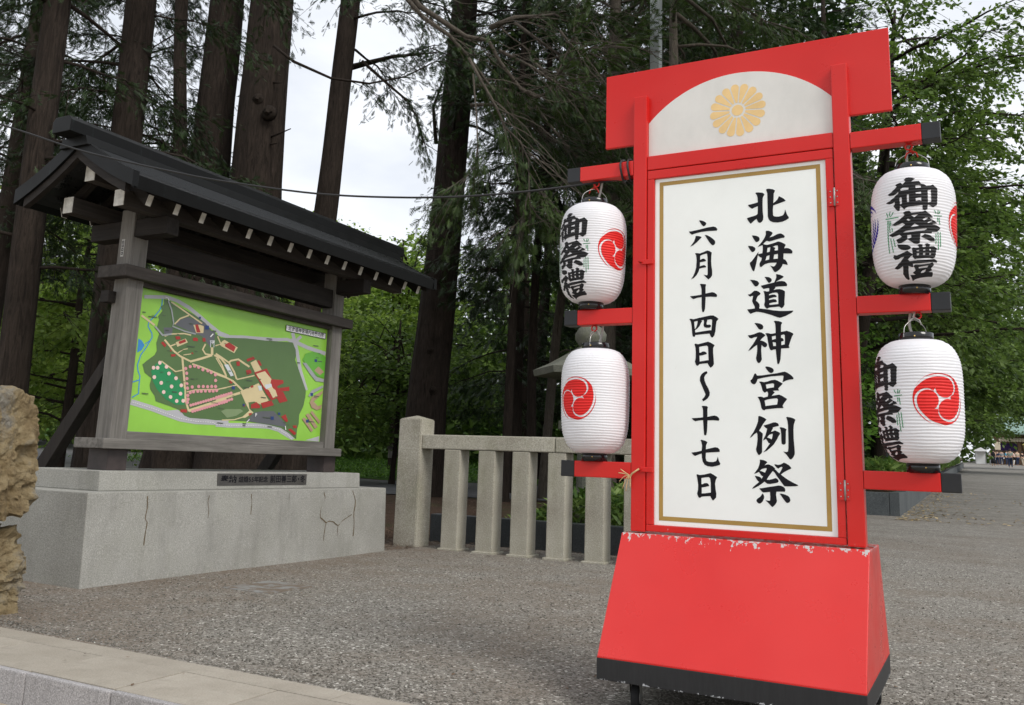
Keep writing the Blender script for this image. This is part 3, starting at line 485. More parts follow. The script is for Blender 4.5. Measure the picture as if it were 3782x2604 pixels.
MAPS={ 'water':'5044,2161 5045,2098 5029,2055 4986,1999 4937,1950 4932,1906 4977,1858 4984,1826 4969,1798 4938,1741 4893,1673 4872,1591 4883,1547 4908,1506 4909,1437 4913,1370 4857,1337 4863,1330 4923,1367 4919,1438 4918,1508 4893,1550 4883,1590 4903,1671 4948,1737 4979,1795 4995,1825 4986,1863 4942,1909 4947,1947 4995,1994 5038,2052 5056,2097 5055,2162|4976,1804 4926,1767 4932,1762 4981,1799|4851,1449 4916,1473 4912,1481 4846,1457|4859,1799 4893,1786 4925,1755 4903,1712 4861,1687',
 'road':'4870,2123 5091,2159 5203,2147 5324,2113 5452,2058 5573,2000 5699,1948 5810,1933 5821,1964 5716,1978 5596,2027 5475,2085 5343,2141 5215,2176 5092,2188 4867,2151|5682,1939 5808,1929 5983,1951 6271,1973 6437,1988 6575,2009 6705,1997 6716,2028 6578,2040 6434,2019 6270,2003 5982,1980 5809,1958 5689,1968|6625,2010 6873,1966 7162,1939 7176,1977 6889,2002 6644,2045|6626,2092 6665,2013 6713,1920 6736,1853 6778,1747 6892,1558 6937,1571 6824,1760 6782,1864 6758,1932 6710,2026 6671,2106|6762,2091 6666,2018 6697,1999 6794,2073|5763,1152 5945,1152 6198,1164 6421,1166 6554,1145 6666,1105 6756,1057 6798,1091 6701,1141 6575,1186 6425,1209 6194,1206 5942,1193 5761,1192|4849,1277 5051,1243 5222,1205 5356,1176 5530,1162 5913,1170 5909,1220 5529,1210 5365,1222 5236,1250 5062,1287 4859,1321|5203,1253 5328,1270 5454,1209 5289,1209|6955,1080 7164,1128 7161,1071',
 'woodland':'5065,2155 5129,2148 5214,2125 5414,2073 5532,2025 5616,1969 5725,1926 5818,1929 5774,1930 6034,1961 6327,1976 6565,1998 6659,2006 6711,1943 6723,1884 6715,1844 6787,1742 6907,1563 6907,1494 6887,1403 6837,1320 6840,1232 6823,1182 6820,1085 6726,1130 6591,1181 6421,1201 6127,1218 5877,1213 5757,1207 5650,1211 5466,1210 5404,1225 5351,1267 5232,1295 5093,1321 5076,1364 5026,1412 5016,1447 5025,1500 4954,1538 4924,1600 4963,1635 5032,1688 5050,1726 5036,1787 5054,1862 5025,1912 5038,1977 5024,2002 5062,2054 5040,2087 5071,2110',
 'carpark':'5201,1961 5253,2010 5332,2046 5419,2036 5532,2025 5603,1968 5655,1965 5652,1887 5608,1833 5510,1906 5359,1933|5091,1921 5187,1935 5187,1889 5110,1860|6162,1252 6221,1301 6312,1321 6475,1332 6550,1284 6657,1223 6647,1193 6476,1204 6126,1223',
 'road2':'5101,2141 5144,2075 5181,1971 5176,1939 5311,1916 5433,1909 5436,1921 5314,1927 5183,1949 5194,1974 5157,2080 5113,2147|4996,1912 5085,1850 5179,1872 5175,1886 5091,1864 5007,1923|6823,1826 6875,1832 7053,1708 7166,1699 7167,1668 7042,1666 6958,1719|6943,1511 6991,1571 7157,1636 7160,1610 7024,1548 6975,1504',
 'path':'5139,2136 5249,2098 5337,2066 5492,2009 5500,2020 5344,2076 5256,2109 5145,2146|5206,1962 5256,2015 5345,2057 5339,2067 5247,2024 5195,1968|4856,1978 4995,1919 5005,1933 4866,1992|5115,1847 5167,1872 5315,1897 5387,1893 5389,1905 5314,1908 5164,1882 5108,1856|5109,1819 5212,1741 5289,1703 5401,1674 5408,1688 5297,1717 5224,1752 5122,1830|5182,1774 5237,1799 5230,1808 5175,1783|5307,1701 5357,1504 5389,1350 5437,1261 5457,1267 5410,1354 5378,1507 5328,1705|5269,1731 5323,1766 5368,1778 5365,1785 5318,1772 5263,1737|5328,1720 5409,1739 5407,1746 5325,1727|5409,1668 5539,1711 5648,1752 5638,1769 5530,1728 5400,1685|5657,1762 5648,1829 5620,1825 5629,1759|5643,1767 5570,1767 5539,1796 5564,1844 5547,1848 5522,1794 5563,1755 5642,1754|5664,1756 5743,1738 5814,1688 5828,1700 5754,1751 5672,1771|5689,1754 5762,1685 5826,1595 5840,1601 5776,1692 5701,1761|5429,1654 5542,1638 5698,1607 5832,1582 5837,1595 5703,1620 5546,1651 5433,1667|5404,1417 5497,1443 5745,1469 5848,1492 5844,1501 5743,1478 5494,1452 5400,1426|5341,1605 5265,1583 5108,1652 5102,1642 5261,1573 5345,1595|5019,1545 5118,1560 5193,1595 5189,1601 5115,1566 5017,1552|5453,1257 5865,1390 5851,1412 5440,1279|5673,1841 5740,1868 5692,1934 5679,1927 5725,1869 5668,1851|5137,1554 5189,1509 5321,1485 5323,1491 5193,1515 5143,1559|5680,1772 5755,1745 5843,1712 5913,1639 5951,1580 5969,1587 5930,1647 5857,1723 5764,1758 5688,1785|5684,1741 5766,1661 5830,1587 5840,1592 5776,1666 5693,1746|5704,1596 5827,1577 5913,1554 5993,1508 6048,1476 6063,1489 6008,1521 5925,1568 5833,1592 5709,1611|5963,1574 6182,1632 6177,1642 5959,1584|5851,1711 5877,1731 5956,1753 6018,1729 6099,1701 6111,1716 6029,1744 5958,1769 5867,1745 5836,1722|5726,1464 5963,1525 5959,1533 5722,1472|5741,1367 6025,1456 6014,1476 5730,1386|5829,1208 5976,1219 6074,1247 6069,1255 5973,1228 5828,1217|6018,1479 6128,1525 6241,1573 6302,1512 6394,1425 6291,1380 6208,1402 6132,1388 6151,1334 6208,1301 6110,1249 6060,1246 6154,1316 6093,1385|6113,1747 6181,1782 6266,1697 6183,1665|5742,1894 5770,1911 5938,1864 5901,1808 5747,1849 5722,1860|5400,1990 5473,2001 5517,1994 5519,1936 5439,1925|5231,1817 5332,1863 5360,1834 5254,1783',
 'orchard':'5099,1646 5142,1624 5216,1582 5319,1510 5376,1442 5392,1315 5299,1309 5191,1346 5091,1418 5038,1484 5019,1544 5012,1552 5053,1619',
 'field':'5807,1289 5865,1310 6037,1322 6078,1306 5995,1260 5886,1236',
 'pale':'5791,1694 5839,1702 5919,1611 5883,1600|6230,1548 6277,1552 6295,1512 6256,1504|6322,1566 6409,1583 6420,1556 6341,1525|5600,1875 5658,1883 5657,1889 5599,1882|5607,1862 5655,1869 5654,1874 5606,1867|5606,1879 5610,1824 5618,1825 5613,1880|5644,1884 5649,1829 5657,1830 5651,1885',
 'building':'5418,1993 5448,2002 5487,1937 5445,1931|5260,1826 5327,1858 5338,1836 5274,1809|5080,1793 5100,1809 5138,1782 5124,1762|5219,1866 5265,1873 5280,1851 5234,1841|5409,1878 5438,1887 5464,1881 5467,1858 5415,1854|5514,1893 5546,1897 5553,1866 5522,1862|5193,1712 5238,1722 5246,1704 5201,1694|5178,1742 5194,1753 5198,1735|5401,1751 5424,1758 5433,1740|5354,1276 5423,1278 5427,1252 5357,1251|5781,1872 5827,1896 5912,1866 5893,1820 5783,1854|6058,1773 6145,1808 6167,1790 6074,1751|6196,1775 6222,1782 6263,1740 6235,1730|6064,1672 6121,1687 6140,1656 6082,1634|5935,1736 5978,1745 5983,1704 5946,1700|5864,1556 5881,1567 5915,1547 5898,1534|6139,1536 6170,1549 6180,1530 6148,1521|6170,1664 6331,1718 6411,1626 6566,1631 6576,1603 6488,1566 6504,1549 6659,1577 6666,1538 6550,1524 6579,1521 6653,1440 6542,1412 6501,1457 6428,1428 6360,1479 6237,1600 6193,1638|6289,1394 6428,1428 6468,1388 6322,1347|6166,1372 6235,1400 6293,1362 6282,1347 6171,1337|6578,1286 6639,1313 6683,1248 6655,1240|6753,1213 6807,1216 6815,1192 6766,1189|6692,1171 6727,1183 6813,1143 6786,1122|6144,1288 6182,1299 6190,1286 6159,1270|6056,1355 6096,1367 6092,1344',
 'court':'6197,1653 6307,1690 6404,1626 6395,1587 6435,1543 6472,1527 6507,1472 6446,1453 6383,1519 6318,1542 6265,1594',
 'blossom':'5109,1634 5104,1620 5088,1615 5074,1623 5072,1637 5084,1648 5100,1646|5052,1587 5046,1574 5031,1569 5017,1577 5015,1591 5027,1601 5043,1600|5092,1592 5087,1578 5071,1573 5058,1581 5056,1595 5067,1605 5083,1604|5181,1608 5175,1595 5159,1590 5145,1597 5143,1612 5155,1622 5172,1621|5069,1514 5064,1500 5049,1495 5035,1503 5033,1517 5044,1527 5061,1526|5214,1558 5208,1544 5192,1539 5178,1547 5176,1561 5188,1571 5205,1570|5292,1526 5287,1512 5271,1507 5256,1515 5254,1530 5266,1540 5283,1539|5145,1474 5140,1461 5124,1456 5110,1464 5108,1478 5120,1488 5136,1487|5255,1455 5250,1441 5234,1436 5219,1444 5217,1459 5229,1469 5246,1467|5180,1403 5174,1389 5159,1385 5144,1393 5143,1407 5154,1417 5171,1415|5357,1404 5351,1390 5335,1386 5320,1394 5318,1408 5330,1418 5348,1417|5255,1369 5250,1355 5234,1351 5219,1359 5217,1373 5229,1383 5246,1381|5324,1340 5318,1327 5302,1322 5288,1330 5286,1345 5298,1355 5315,1353|5393,1347 5387,1333 5371,1329 5356,1337 5354,1352 5366,1362 5384,1360|5356,1473 5350,1459 5334,1454 5319,1462 5317,1477 5330,1487 5347,1485',
 'tree':'5428,1637 5423,1624 5408,1620 5395,1627 5393,1640 5404,1649 5420,1648|5476,1647 5470,1634 5455,1630 5442,1636 5440,1650 5452,1659 5467,1658|5519,1642 5514,1629 5499,1625 5486,1632 5484,1645 5495,1655 5511,1653|5571,1627 5566,1614 5551,1609 5537,1616 5535,1630 5547,1639 5563,1638|5629,1623 5623,1610 5608,1606 5594,1613 5592,1626 5604,1636 5620,1635|5668,1612 5663,1599 5647,1595 5633,1602 5632,1615 5643,1625 5660,1624|5719,1598 5713,1585 5698,1580 5684,1588 5682,1601 5694,1611 5710,1610|5382,1616 5377,1604 5363,1599 5350,1606 5348,1619 5359,1629 5374,1627|5397,1578 5392,1565 5377,1561 5364,1568 5363,1581 5373,1590 5389,1589|5405,1534 5400,1522 5385,1518 5372,1525 5371,1538 5382,1547 5397,1545|5411,1491 5406,1479 5391,1475 5378,1482 5376,1495 5387,1504 5403,1502|5422,1455 5417,1443 5402,1439 5389,1446 5387,1459 5398,1468 5413,1467|5472,1469 5467,1457 5452,1452 5439,1459 5437,1473 5448,1482 5464,1480|5543,1480 5538,1467 5523,1463 5509,1470 5507,1483 5519,1493 5535,1491|5594,1484 5588,1472 5573,1467 5559,1475 5558,1488 5569,1497 5585,1496|5644,1487 5638,1474 5623,1470 5609,1477 5607,1490 5619,1500 5635,1498|5690,1493 5685,1480 5669,1476 5655,1483 5653,1496 5665,1506 5681,1504|5735,1497 5729,1484 5713,1479 5699,1487 5697,1500 5709,1510 5726,1508|5728,1549 5722,1536 5707,1531 5693,1539 5691,1552 5703,1562 5719,1560|5456,1421 5451,1409 5436,1405 5423,1412 5421,1425 5432,1434 5448,1433|5492,1432 5486,1419 5471,1415 5458,1422 5456,1435 5467,1445 5483,1443|5537,1439 5532,1427 5517,1422 5503,1430 5502,1443 5513,1452 5529,1450|5577,1442 5571,1430 5556,1426 5542,1433 5541,1446 5552,1455 5568,1454|5623,1449 5618,1436 5602,1432 5589,1439 5587,1453 5599,1462 5615,1461|5670,1453 5664,1440 5649,1436 5635,1443 5633,1457 5645,1466 5661,1465|5711,1457 5706,1444 5690,1439 5676,1447 5674,1460 5686,1470 5703,1468|5752,1465 5746,1452 5730,1447 5716,1455 5714,1468 5726,1478 5743,1476|5433,1396 5428,1384 5413,1380 5400,1387 5398,1400 5409,1409 5425,1407|5440,1365 5434,1352 5420,1348 5407,1355 5405,1368 5416,1378 5431,1376|5437,1337 5432,1324 5417,1321 5404,1328 5403,1341 5414,1350 5429,1348|5475,1316 5468,1304 5451,1302 5441,1314 5448,1327 5465,1328|5502,1267 5495,1255 5478,1254 5468,1265 5475,1278 5492,1279|5502,1324 5495,1312 5478,1310 5468,1322 5475,1335 5492,1336|5528,1275 5521,1262 5504,1261 5494,1273 5501,1286 5518,1287|5529,1332 5522,1320 5505,1318 5495,1330 5502,1343 5519,1344|5554,1283 5547,1270 5530,1269 5520,1280 5527,1293 5544,1294|5556,1340 5549,1328 5532,1326 5522,1338 5529,1351 5546,1352|5580,1290 5573,1277 5556,1276 5546,1288 5553,1301 5570,1302|5584,1349 5577,1336 5560,1334 5549,1346 5556,1359 5574,1360|5607,1298 5599,1285 5582,1284 5572,1296 5579,1309 5596,1310|5611,1357 5604,1344 5587,1343 5577,1354 5584,1367 5601,1369|5633,1306 5626,1293 5609,1292 5598,1303 5605,1316 5623,1318|5639,1365 5632,1352 5615,1351 5604,1363 5611,1376 5629,1377|5660,1314 5653,1301 5635,1299 5625,1311 5632,1324 5649,1325|5667,1373 5660,1360 5643,1359 5632,1371 5639,1384 5657,1385|5687,1321 5679,1308 5662,1307 5651,1319 5659,1332 5676,1333|5695,1382 5688,1369 5671,1367 5660,1379 5667,1392 5685,1394|5714,1329 5706,1316 5689,1315 5678,1327 5686,1340 5703,1341|5724,1390 5717,1377 5699,1376 5688,1388 5696,1401 5713,1402|5741,1337 5734,1324 5716,1323 5705,1335 5713,1348 5730,1349|5752,1399 5745,1385 5727,1384 5717,1396 5724,1409 5742,1411|5768,1345 5761,1332 5743,1331 5732,1343 5740,1356 5758,1357|5781,1407 5774,1394 5756,1393 5745,1404 5753,1418 5771,1419|5796,1353 5788,1340 5770,1339 5760,1351 5767,1364 5785,1366|5810,1416 5803,1402 5785,1401 5774,1413 5781,1426 5799,1428|5824,1362 5816,1348 5798,1347 5787,1359 5795,1372 5813,1374|5839,1424 5832,1411 5814,1410 5803,1422 5810,1435 5829,1437|5852,1370 5844,1356 5826,1355 5815,1367 5823,1381 5841,1382|5869,1433 5861,1420 5843,1418 5832,1430 5840,1444 5858,1445|5880,1378 5872,1365 5854,1363 5843,1375 5851,1389 5869,1390|5756,1404 5749,1391 5731,1390 5721,1402 5728,1415 5745,1416|5763,1348 5756,1334 5738,1333 5728,1345 5735,1358 5753,1359|5784,1413 5776,1399 5759,1398 5748,1410 5755,1423 5773,1425|5792,1357 5785,1344 5767,1342 5756,1354 5764,1367 5781,1369|5812,1421 5804,1408 5786,1406 5776,1418 5783,1432 5801,1433|5821,1366 5814,1353 5796,1351 5785,1363 5793,1376 5810,1378|5840,1430 5832,1416 5814,1415 5804,1427 5811,1440 5829,1441|5850,1375 5843,1362 5825,1361 5814,1372 5822,1386 5840,1387|5868,1438 5860,1425 5842,1423 5832,1435 5839,1448 5857,1450|5880,1384 5872,1371 5854,1370 5843,1382 5851,1395 5869,1396|5896,1447 5889,1433 5871,1432 5860,1444 5867,1457 5886,1459|5909,1394 5902,1380 5883,1379 5873,1391 5880,1404 5899,1406|5925,1455 5917,1442 5899,1440 5888,1452 5896,1466 5914,1467|5939,1403 5932,1390 5913,1388 5902,1400 5910,1414 5928,1415',
 'pitch':'6819,1855 6857,1920 6962,1954 7073,1952 7170,1922 7168,1709 7052,1718 6902,1804',
 'sport':'7007,1770 7065,1817 7158,1770 7098,1731|6974,1449 6999,1501 7163,1585 7159,1554 7034,1463 7102,1422 7163,1442 7152,1400 7091,1381 7010,1401|6879,1283 6914,1300 7059,1183 7030,1162|6927,1326 6971,1343 7125,1217 7080,1199|6993,1350 7021,1372 7158,1274 7138,1248',
 'badge':'5529,2004 5571,2008 5576,1975 5533,1970|5449,2067 5471,2070 5474,2052 5451,2050|6436,1280 6478,1282 6481,1252 6440,1251|6997,1882 7038,1886 7041,1858 7000,1855|6974,1543 7014,1545 7017,1518 6977,1516|6937,1280 6979,1281 6983,1252 6940,1251|5906,1516 5943,1518 5947,1490 5910,1488|6530,1323 6561,1324 6564,1302 6533,1301|6059,1370 6085,1370 6087,1351 6062,1351',
 'white':'5605,1911 5634,1943 5624,1948 5595,1917|6132,1207 6164,1236 6157,1240 6125,1211|6641,1202 6652,1164 6662,1166 6650,1204|5074,2167 5095,2166 5112,2144 5119,2148 5100,2171 5075,2174|4864,1297 4876,1294 4877,1298 4865,1300|4887,1293 4899,1291 4900,1294 4887,1296|4909,1289 4922,1287 4923,1290 4910,1292|4932,1285 4945,1283 4946,1286 4933,1288|4955,1281 4968,1279 4969,1282 4956,1284|4979,1277 4992,1275 4992,1278 4979,1280|5002,1273 5015,1271 5016,1274 5003,1276|5025,1269 5039,1267 5039,1270 5026,1272|5049,1265 5062,1262 5063,1266 5050,1268|5073,1260 5086,1257 5087,1260 5074,1263|5096,1255 5109,1252 5110,1255 5097,1258|5120,1250 5133,1247 5134,1250 5121,1253|5144,1245 5157,1242 5158,1245 5145,1248|5168,1239 5181,1236 5182,1240 5169,1243|5192,1234 5205,1231 5206,1234 5193,1237|5216,1229 5229,1226 5230,1229 5217,1232|5240,1223 5254,1221 5255,1224 5241,1227|5265,1218 5278,1215 5280,1219 5266,1222|5289,1213 5303,1210 5304,1213 5290,1216|5314,1208 5328,1205 5329,1208 5315,1211|5339,1202 5353,1199 5354,1203 5340,1206|5365,1197 5379,1196 5379,1200 5365,1201|5391,1195 5405,1194 5405,1198 5391,1199|5417,1193 5431,1192 5432,1196 5417,1197|5443,1191 5458,1190 5458,1193 5443,1195|5469,1189 5484,1188 5484,1191 5470,1193|5496,1187 5511,1186 5511,1189 5496,1190|5523,1185 5538,1184 5538,1188 5523,1188|5550,1184 5565,1184 5565,1188 5550,1188|5577,1184 5592,1185 5592,1188 5577,1188|5604,1185 5619,1185 5619,1188 5604,1188|5632,1185 5647,1185 5647,1189 5631,1188|5659,1185 5675,1185 5674,1189 5659,1189|5687,1185 5703,1185 5702,1189 5687,1189|5715,1185 5730,1185 5730,1189 5715,1189|5739,1180 5752,1173 5755,1176 5742,1183|5765,1169 5780,1169 5780,1172 5764,1172|5793,1169 5809,1169 5809,1173 5793,1173|5822,1169 5838,1169 5837,1173 5821,1173|5850,1170 5866,1170 5866,1173 5850,1173|5879,1170 5896,1170 5895,1174 5879,1174|5909,1170 5925,1170 5925,1174 5908,1174|5938,1171 5954,1171 5954,1175 5938,1174|5968,1172 5984,1173 5984,1176 5967,1176|5997,1173 6014,1174 6013,1178 5997,1177|6027,1175 6044,1176 6043,1179 6027,1179|6057,1176 6074,1177 6073,1181 6057,1180|6087,1178 6104,1179 6104,1182 6087,1182|6118,1179 6135,1180 6134,1184 6117,1183|6148,1181 6166,1182 6165,1186 6148,1185|6179,1182 6196,1183 6196,1187 6179,1186|6210,1183 6228,1183 6227,1187 6210,1187|6242,1184 6259,1184 6259,1188 6241,1187|6273,1184 6291,1184 6291,1188 6273,1188|6305,1184 6323,1184 6323,1188 6305,1188|6337,1184 6355,1185 6355,1189 6337,1188|6369,1185 6387,1185 6387,1189 6369,1189|6402,1185 6420,1185 6420,1189 6401,1189|6433,1184 6451,1181 6452,1185 6435,1187|6466,1179 6483,1176 6485,1180 6467,1183|6498,1174 6516,1171 6517,1175 6499,1178|6530,1169 6549,1166 6550,1170 6532,1173|6563,1164 6579,1158 6582,1162 6565,1167|6593,1153 6609,1147 6612,1151 6595,1157|6623,1143 6640,1137 6642,1140 6625,1146|6653,1132 6670,1126 6673,1129 6656,1135|6683,1121 6696,1112 6701,1115 6687,1124|6707,1105 6721,1096 6726,1099 6712,1108|6732,1089 6744,1081 6749,1084 6737,1091',
 'print':'4944,1371 5009,1370 5009,1377 4944,1378|4926,1983 5014,1989 5014,1996 4926,1990|4863,2009 4895,2011 4895,2018 4863,2016|5616,1966 5661,1968 5661,1976 5616,1973|5351,1989 5387,1991 5387,1999 5351,1996|5111,1898 5145,1900 5145,1907 5111,1905|5429,1531 5466,1532 5466,1539 5429,1538|5245,1408 5297,1407 5297,1415 5245,1415|5352,1799 5436,1802 5437,1809 5352,1806|6290,1990 6366,1994 6366,2002 6291,1997|6963,2011 7041,2015 7042,2023 6963,2019|7051,1863 7114,1866 7115,1874 7051,1871|7028,1514 7106,1514 7107,1522 7028,1522|6972,1260 7065,1258 7066,1266 6972,1268|6332,1263 6427,1261 6428,1268 6332,1270|6078,1194 6123,1192 6123,1200 6079,1201|6081,1176 6119,1175 6119,1182 6081,1183|6403,1182 6464,1181 6465,1188 6403,1190|5772,1184 5844,1182 5844,1189 5772,1191|6741,1815 6782,1816 6783,1824 6741,1823|5847,1641 5877,1641 5878,1649 5847,1648|6236,1606 6265,1607 6265,1614 6236,1613|6075,1581 6153,1582 6153,1590 6075,1589|6051,1515 6122,1516 6122,1523 6051,1522|6283,1443 6350,1443 6351,1450 6283,1451|5146,2106 5151,2107 5150,2113 5146,2112|5153,2107 5158,2107 5159,2114 5155,2114|5162,2108 5166,2108 5167,2114 5163,2114|5170,2108 5174,2108 5175,2114 5171,2115|5234,1884 5239,1884 5238,1891 5234,1890|5241,1885 5246,1884 5247,1891 5243,1891|5250,1885 5254,1885 5256,1891 5251,1891|5061,2014 5066,2015 5065,2021 5061,2020|5068,2015 5073,2015 5074,2021 5069,2021|5076,2015 5081,2015 5082,2022 5077,2022|5084,2016 5089,2016 5090,2022 5085,2022|5093,2016 5097,2017 5097,2023 5092,2022|4957,1997 4962,1998 4961,2004 4957,2004|4964,1999 4968,1998 4970,2005 4965,2005|4972,1999 4976,1999 4977,2005 4973,2005|4979,1999 4984,1999 4985,2005 4980,2005|5286,1761 5291,1762 5290,1768 5285,1767|5293,1762 5298,1762 5299,1768 5294,1769|5301,1762 5306,1762 5307,1768 5303,1769|5310,1762 5314,1762 5316,1768 5311,1769|5150,1735 5154,1736 5154,1742 5149,1741|5157,1736 5162,1736 5163,1742 5158,1742|5165,1736 5170,1736 5171,1742 5166,1742|5173,1736 5178,1736 5179,1742 5174,1743|5442,1766 5446,1767 5446,1773 5441,1773|5449,1767 5454,1767 5455,1774 5450,1774|5458,1767 5463,1767 5464,1774 5459,1774|5466,1768 5471,1767 5472,1774 5467,1774|5356,1501 5361,1502 5360,1508 5355,1508|5363,1502 5368,1502 5369,1508 5364,1509|5383,1476 5388,1477 5387,1483 5382,1483|5390,1477 5395,1477 5396,1483 5391,1483|5178,1485 5182,1485 5181,1492 5177,1491|5185,1486 5189,1485 5190,1491 5186,1492|5193,1486 5197,1485 5198,1491 5194,1492|5201,1485 5205,1485 5206,1491 5202,1492|5683,1351 5688,1352 5687,1358 5682,1358|5691,1352 5696,1351 5697,1358 5692,1358|5700,1352 5705,1351 5706,1358 5701,1358|5709,1351 5714,1351 5715,1357 5710,1358|5719,1351 5724,1351 5723,1358 5718,1358|5728,1351 5733,1351 5732,1358 5727,1357|5737,1350 5742,1351 5741,1357 5736,1357|5745,1351 5750,1350 5751,1357 5746,1358|5754,1351 5759,1350 5760,1357 5755,1357|5473,2003 5477,2003 5477,2010 5472,2009|5480,2004 5485,2004 5486,2010 5481,2011|5765,1309 5770,1310 5769,1316 5764,1316|5773,1310 5778,1309 5780,1316 5774,1317|5782,1310 5787,1309 5789,1316 5784,1316|5791,1309 5797,1309 5798,1315 5793,1316|5802,1309 5807,1309 5806,1316 5801,1316|5811,1309 5816,1309 5815,1316 5810,1315|5820,1308 5825,1309 5824,1315 5819,1315|5828,1309 5833,1308 5835,1315 5829,1316|5106,1554 5111,1555 5110,1561 5105,1560|5113,1555 5118,1555 5119,1561 5114,1561|5121,1555 5126,1555 5127,1561 5122,1561|5129,1555 5133,1554 5135,1561 5130,1561|5484,1537 5489,1537 5488,1544 5483,1543|5491,1537 5496,1537 5498,1543 5493,1544|5500,1537 5505,1537 5506,1543 5501,1544|5768,1876 5773,1877 5772,1883 5767,1882|5776,1877 5781,1877 5782,1883 5777,1883|5784,1877 5789,1877 5790,1883 5785,1884|6121,1791 6126,1791 6125,1798 6120,1797|6129,1792 6134,1791 6136,1798 6130,1798|6138,1792 6143,1792 6145,1798 6139,1798|6147,1792 6153,1792 6154,1798 6149,1799|6074,1646 6079,1647 6078,1653 6073,1653|6082,1647 6087,1647 6088,1653 6083,1654|6091,1647 6096,1647 6097,1653 6092,1654|6100,1647 6105,1647 6106,1653 6101,1654|6327,1978 6332,1978 6331,1985 6326,1984|6335,1979 6341,1979 6342,1986 6337,1986|6345,1979 6350,1979 6352,1986 6346,1986|6355,1980 6360,1979 6362,1986 6356,1986|6365,1980 6371,1981 6370,1987 6365,1987|7016,1895 7022,1896 7021,1903 7015,1902|7026,1896 7032,1896 7034,1903 7027,1903|7037,1896 7043,1896 7045,1903 7039,1904|7048,1897 7054,1896 7056,1904 7050,1904|6310,1444 6315,1444 6315,1451 6309,1450|6318,1445 6324,1444 6325,1451 6320,1451|6328,1445 6333,1444 6335,1450 6329,1451|6337,1444 6343,1444 6344,1450 6339,1451|6472,1466 6478,1466 6477,1473 6471,1473|6481,1467 6486,1466 6488,1473 6482,1473|6491,1467 6496,1466 6498,1473 6492,1473|6500,1466 6506,1466 6508,1473 6502,1473|6613,1231 6619,1232 6618,1238 6613,1238|6622,1232 6628,1231 6630,1238 6624,1239|6632,1232 6638,1231 6640,1238 6634,1238|6642,1231 6648,1231 6650,1237 6644,1238|6166,1322 6171,1323 6170,1329 6165,1329|6174,1323 6179,1322 6181,1329 6175,1329|6183,1323 6188,1322 6190,1328 6184,1329|6192,1322 6198,1322 6199,1328 6194,1329|6203,1322 6208,1322 6207,1329 6202,1328|7043,1939 7049,1940 7048,1947 7042,1946|7052,1940 7059,1940 7061,1947 7054,1948|7063,1941 7070,1941 7072,1948 7065,1948|7075,1941 7081,1941 7083,1948 7076,1948|5923,1432 5928,1433 5927,1439 5922,1438|5931,1433 5936,1432 5937,1439 5932,1439|5939,1433 5944,1432 5946,1438 5941,1439|6673,1211 6679,1211 6678,1218 6673,1217|6682,1211 6688,1210 6690,1217 6684,1218|6692,1211 6698,1210 6700,1217 6694,1217|7030,1500 7036,1500 7035,1507 7029,1507|7040,1500 7046,1500 7048,1507 7041,1507|7051,1500 7057,1500 7059,1507 7052,1507|7062,1500 7068,1499 7070,1507 7063,1507|7074,1500 7080,1500 7079,1507 7073,1507'}

# ================================================================== THE SETTING
def ground_z(x, y):
    return 0.0225 * np.maximum(0, y - 8) * smooth01((np.asarray(x, float) + 6.5) / 4.0)
def grid_sheet(name, xs, ys, zf, mat, keep=None, kind='structure'):
    X, Y = np.meshgrid(xs, ys); Z = zf(X, Y); nx = len(xs)
    V = np.stack([X.ravel(), Y.ravel(), Z.ravel()], 1); i, j = np.meshgrid(np.arange(nx - 1), np.arange(len(ys) - 1))
    a = (j * nx + i).ravel(); F = np.stack([a, a + 1, a + nx + 1, a + nx], 1)
    if keep is not None:
        cx = V[F].mean(1); F = F[keep(cx[:, 0], cx[:, 1])]
    o = link(name, np_mesh(name, V, F, smooth=True), mat); o['kind'] = kind; return o
gx = np.unique(np.concatenate([np.linspace(-400, -30, 12), np.linspace(-30, 12, 85), np.linspace(12, 400, 14)]))
gy = np.unique(np.concatenate([[3.150, 3.185], np.linspace(3.4, 30, 60), np.linspace(30, 160, 40), np.linspace(160, 900, 12)]))
def plaza_z(x, y): return ground_z(x, np.minimum(y, 220)) + 0.006 * np.sin(x * 1.7 + y) * np.sin(y * 1.3) * (y > 3.3) - 0.010 * (y < 3.16)
grid_sheet('ground', gx, gy, plaza_z, 'gravel')
low = link('lower_pavement', mesh('lower_pavement', [(-400, -300, -0.14), (400, -300, -0.14), (400, 2.70, -0.14), (-400, 2.70, -0.14)], [(0, 1, 2, 3)]), 'lower_paving'); low['kind'] = 'structure'
FD = Vector((-0.4726, 0.8813))
def forest_z(x, y):
    depth = x * FD.x + y * FD.y
    inn = np.maximum(np.minimum((-6.3 - x) / 3.5, 1), np.where(x < -2.2, (y - 9.2) / 3.5, 0))
    return 0.012 + 0.19 * smooth01(inn) + 0.03 * np.maximum(0, depth - 31) + 0.012 * np.sin(x * 2.1) * np.cos(y * 1.7)
fx = np.unique(np.concatenate([np.linspace(-200, -34, 14), np.linspace(-34, -2.6, 80)])); fy = np.unique(np.concatenate([np.linspace(3.4, 36, 80), np.linspace(36, 220, 24)]))
grid_sheet('forest_floor', fx, fy, forest_z, 'litter_ground', lambda x, y: ((x < -6.25) | (y > 9.2)) & ((x < -3.0) | (y > 9.2)))
def ribbon(name, A, B, zf, mat, dz):
    V, F = [], []
    for i in range(len(A)):
        for j in range(9):
            t = j / 8; x = A[i][0] * (1 - t) + B[i][0] * t; y = A[i][1] * (1 - t) + B[i][1] * t; V.append((x, y, float(zf(np.array(x), np.array(y))) + dz))
        if i:
            for j in range(8): a = (i - 1) * 9 + j; F.append((a, a + 1, a + 10, a + 9))
    o = link(name, mesh(name, V, F, True), mat); o['kind'] = 'structure'; return o
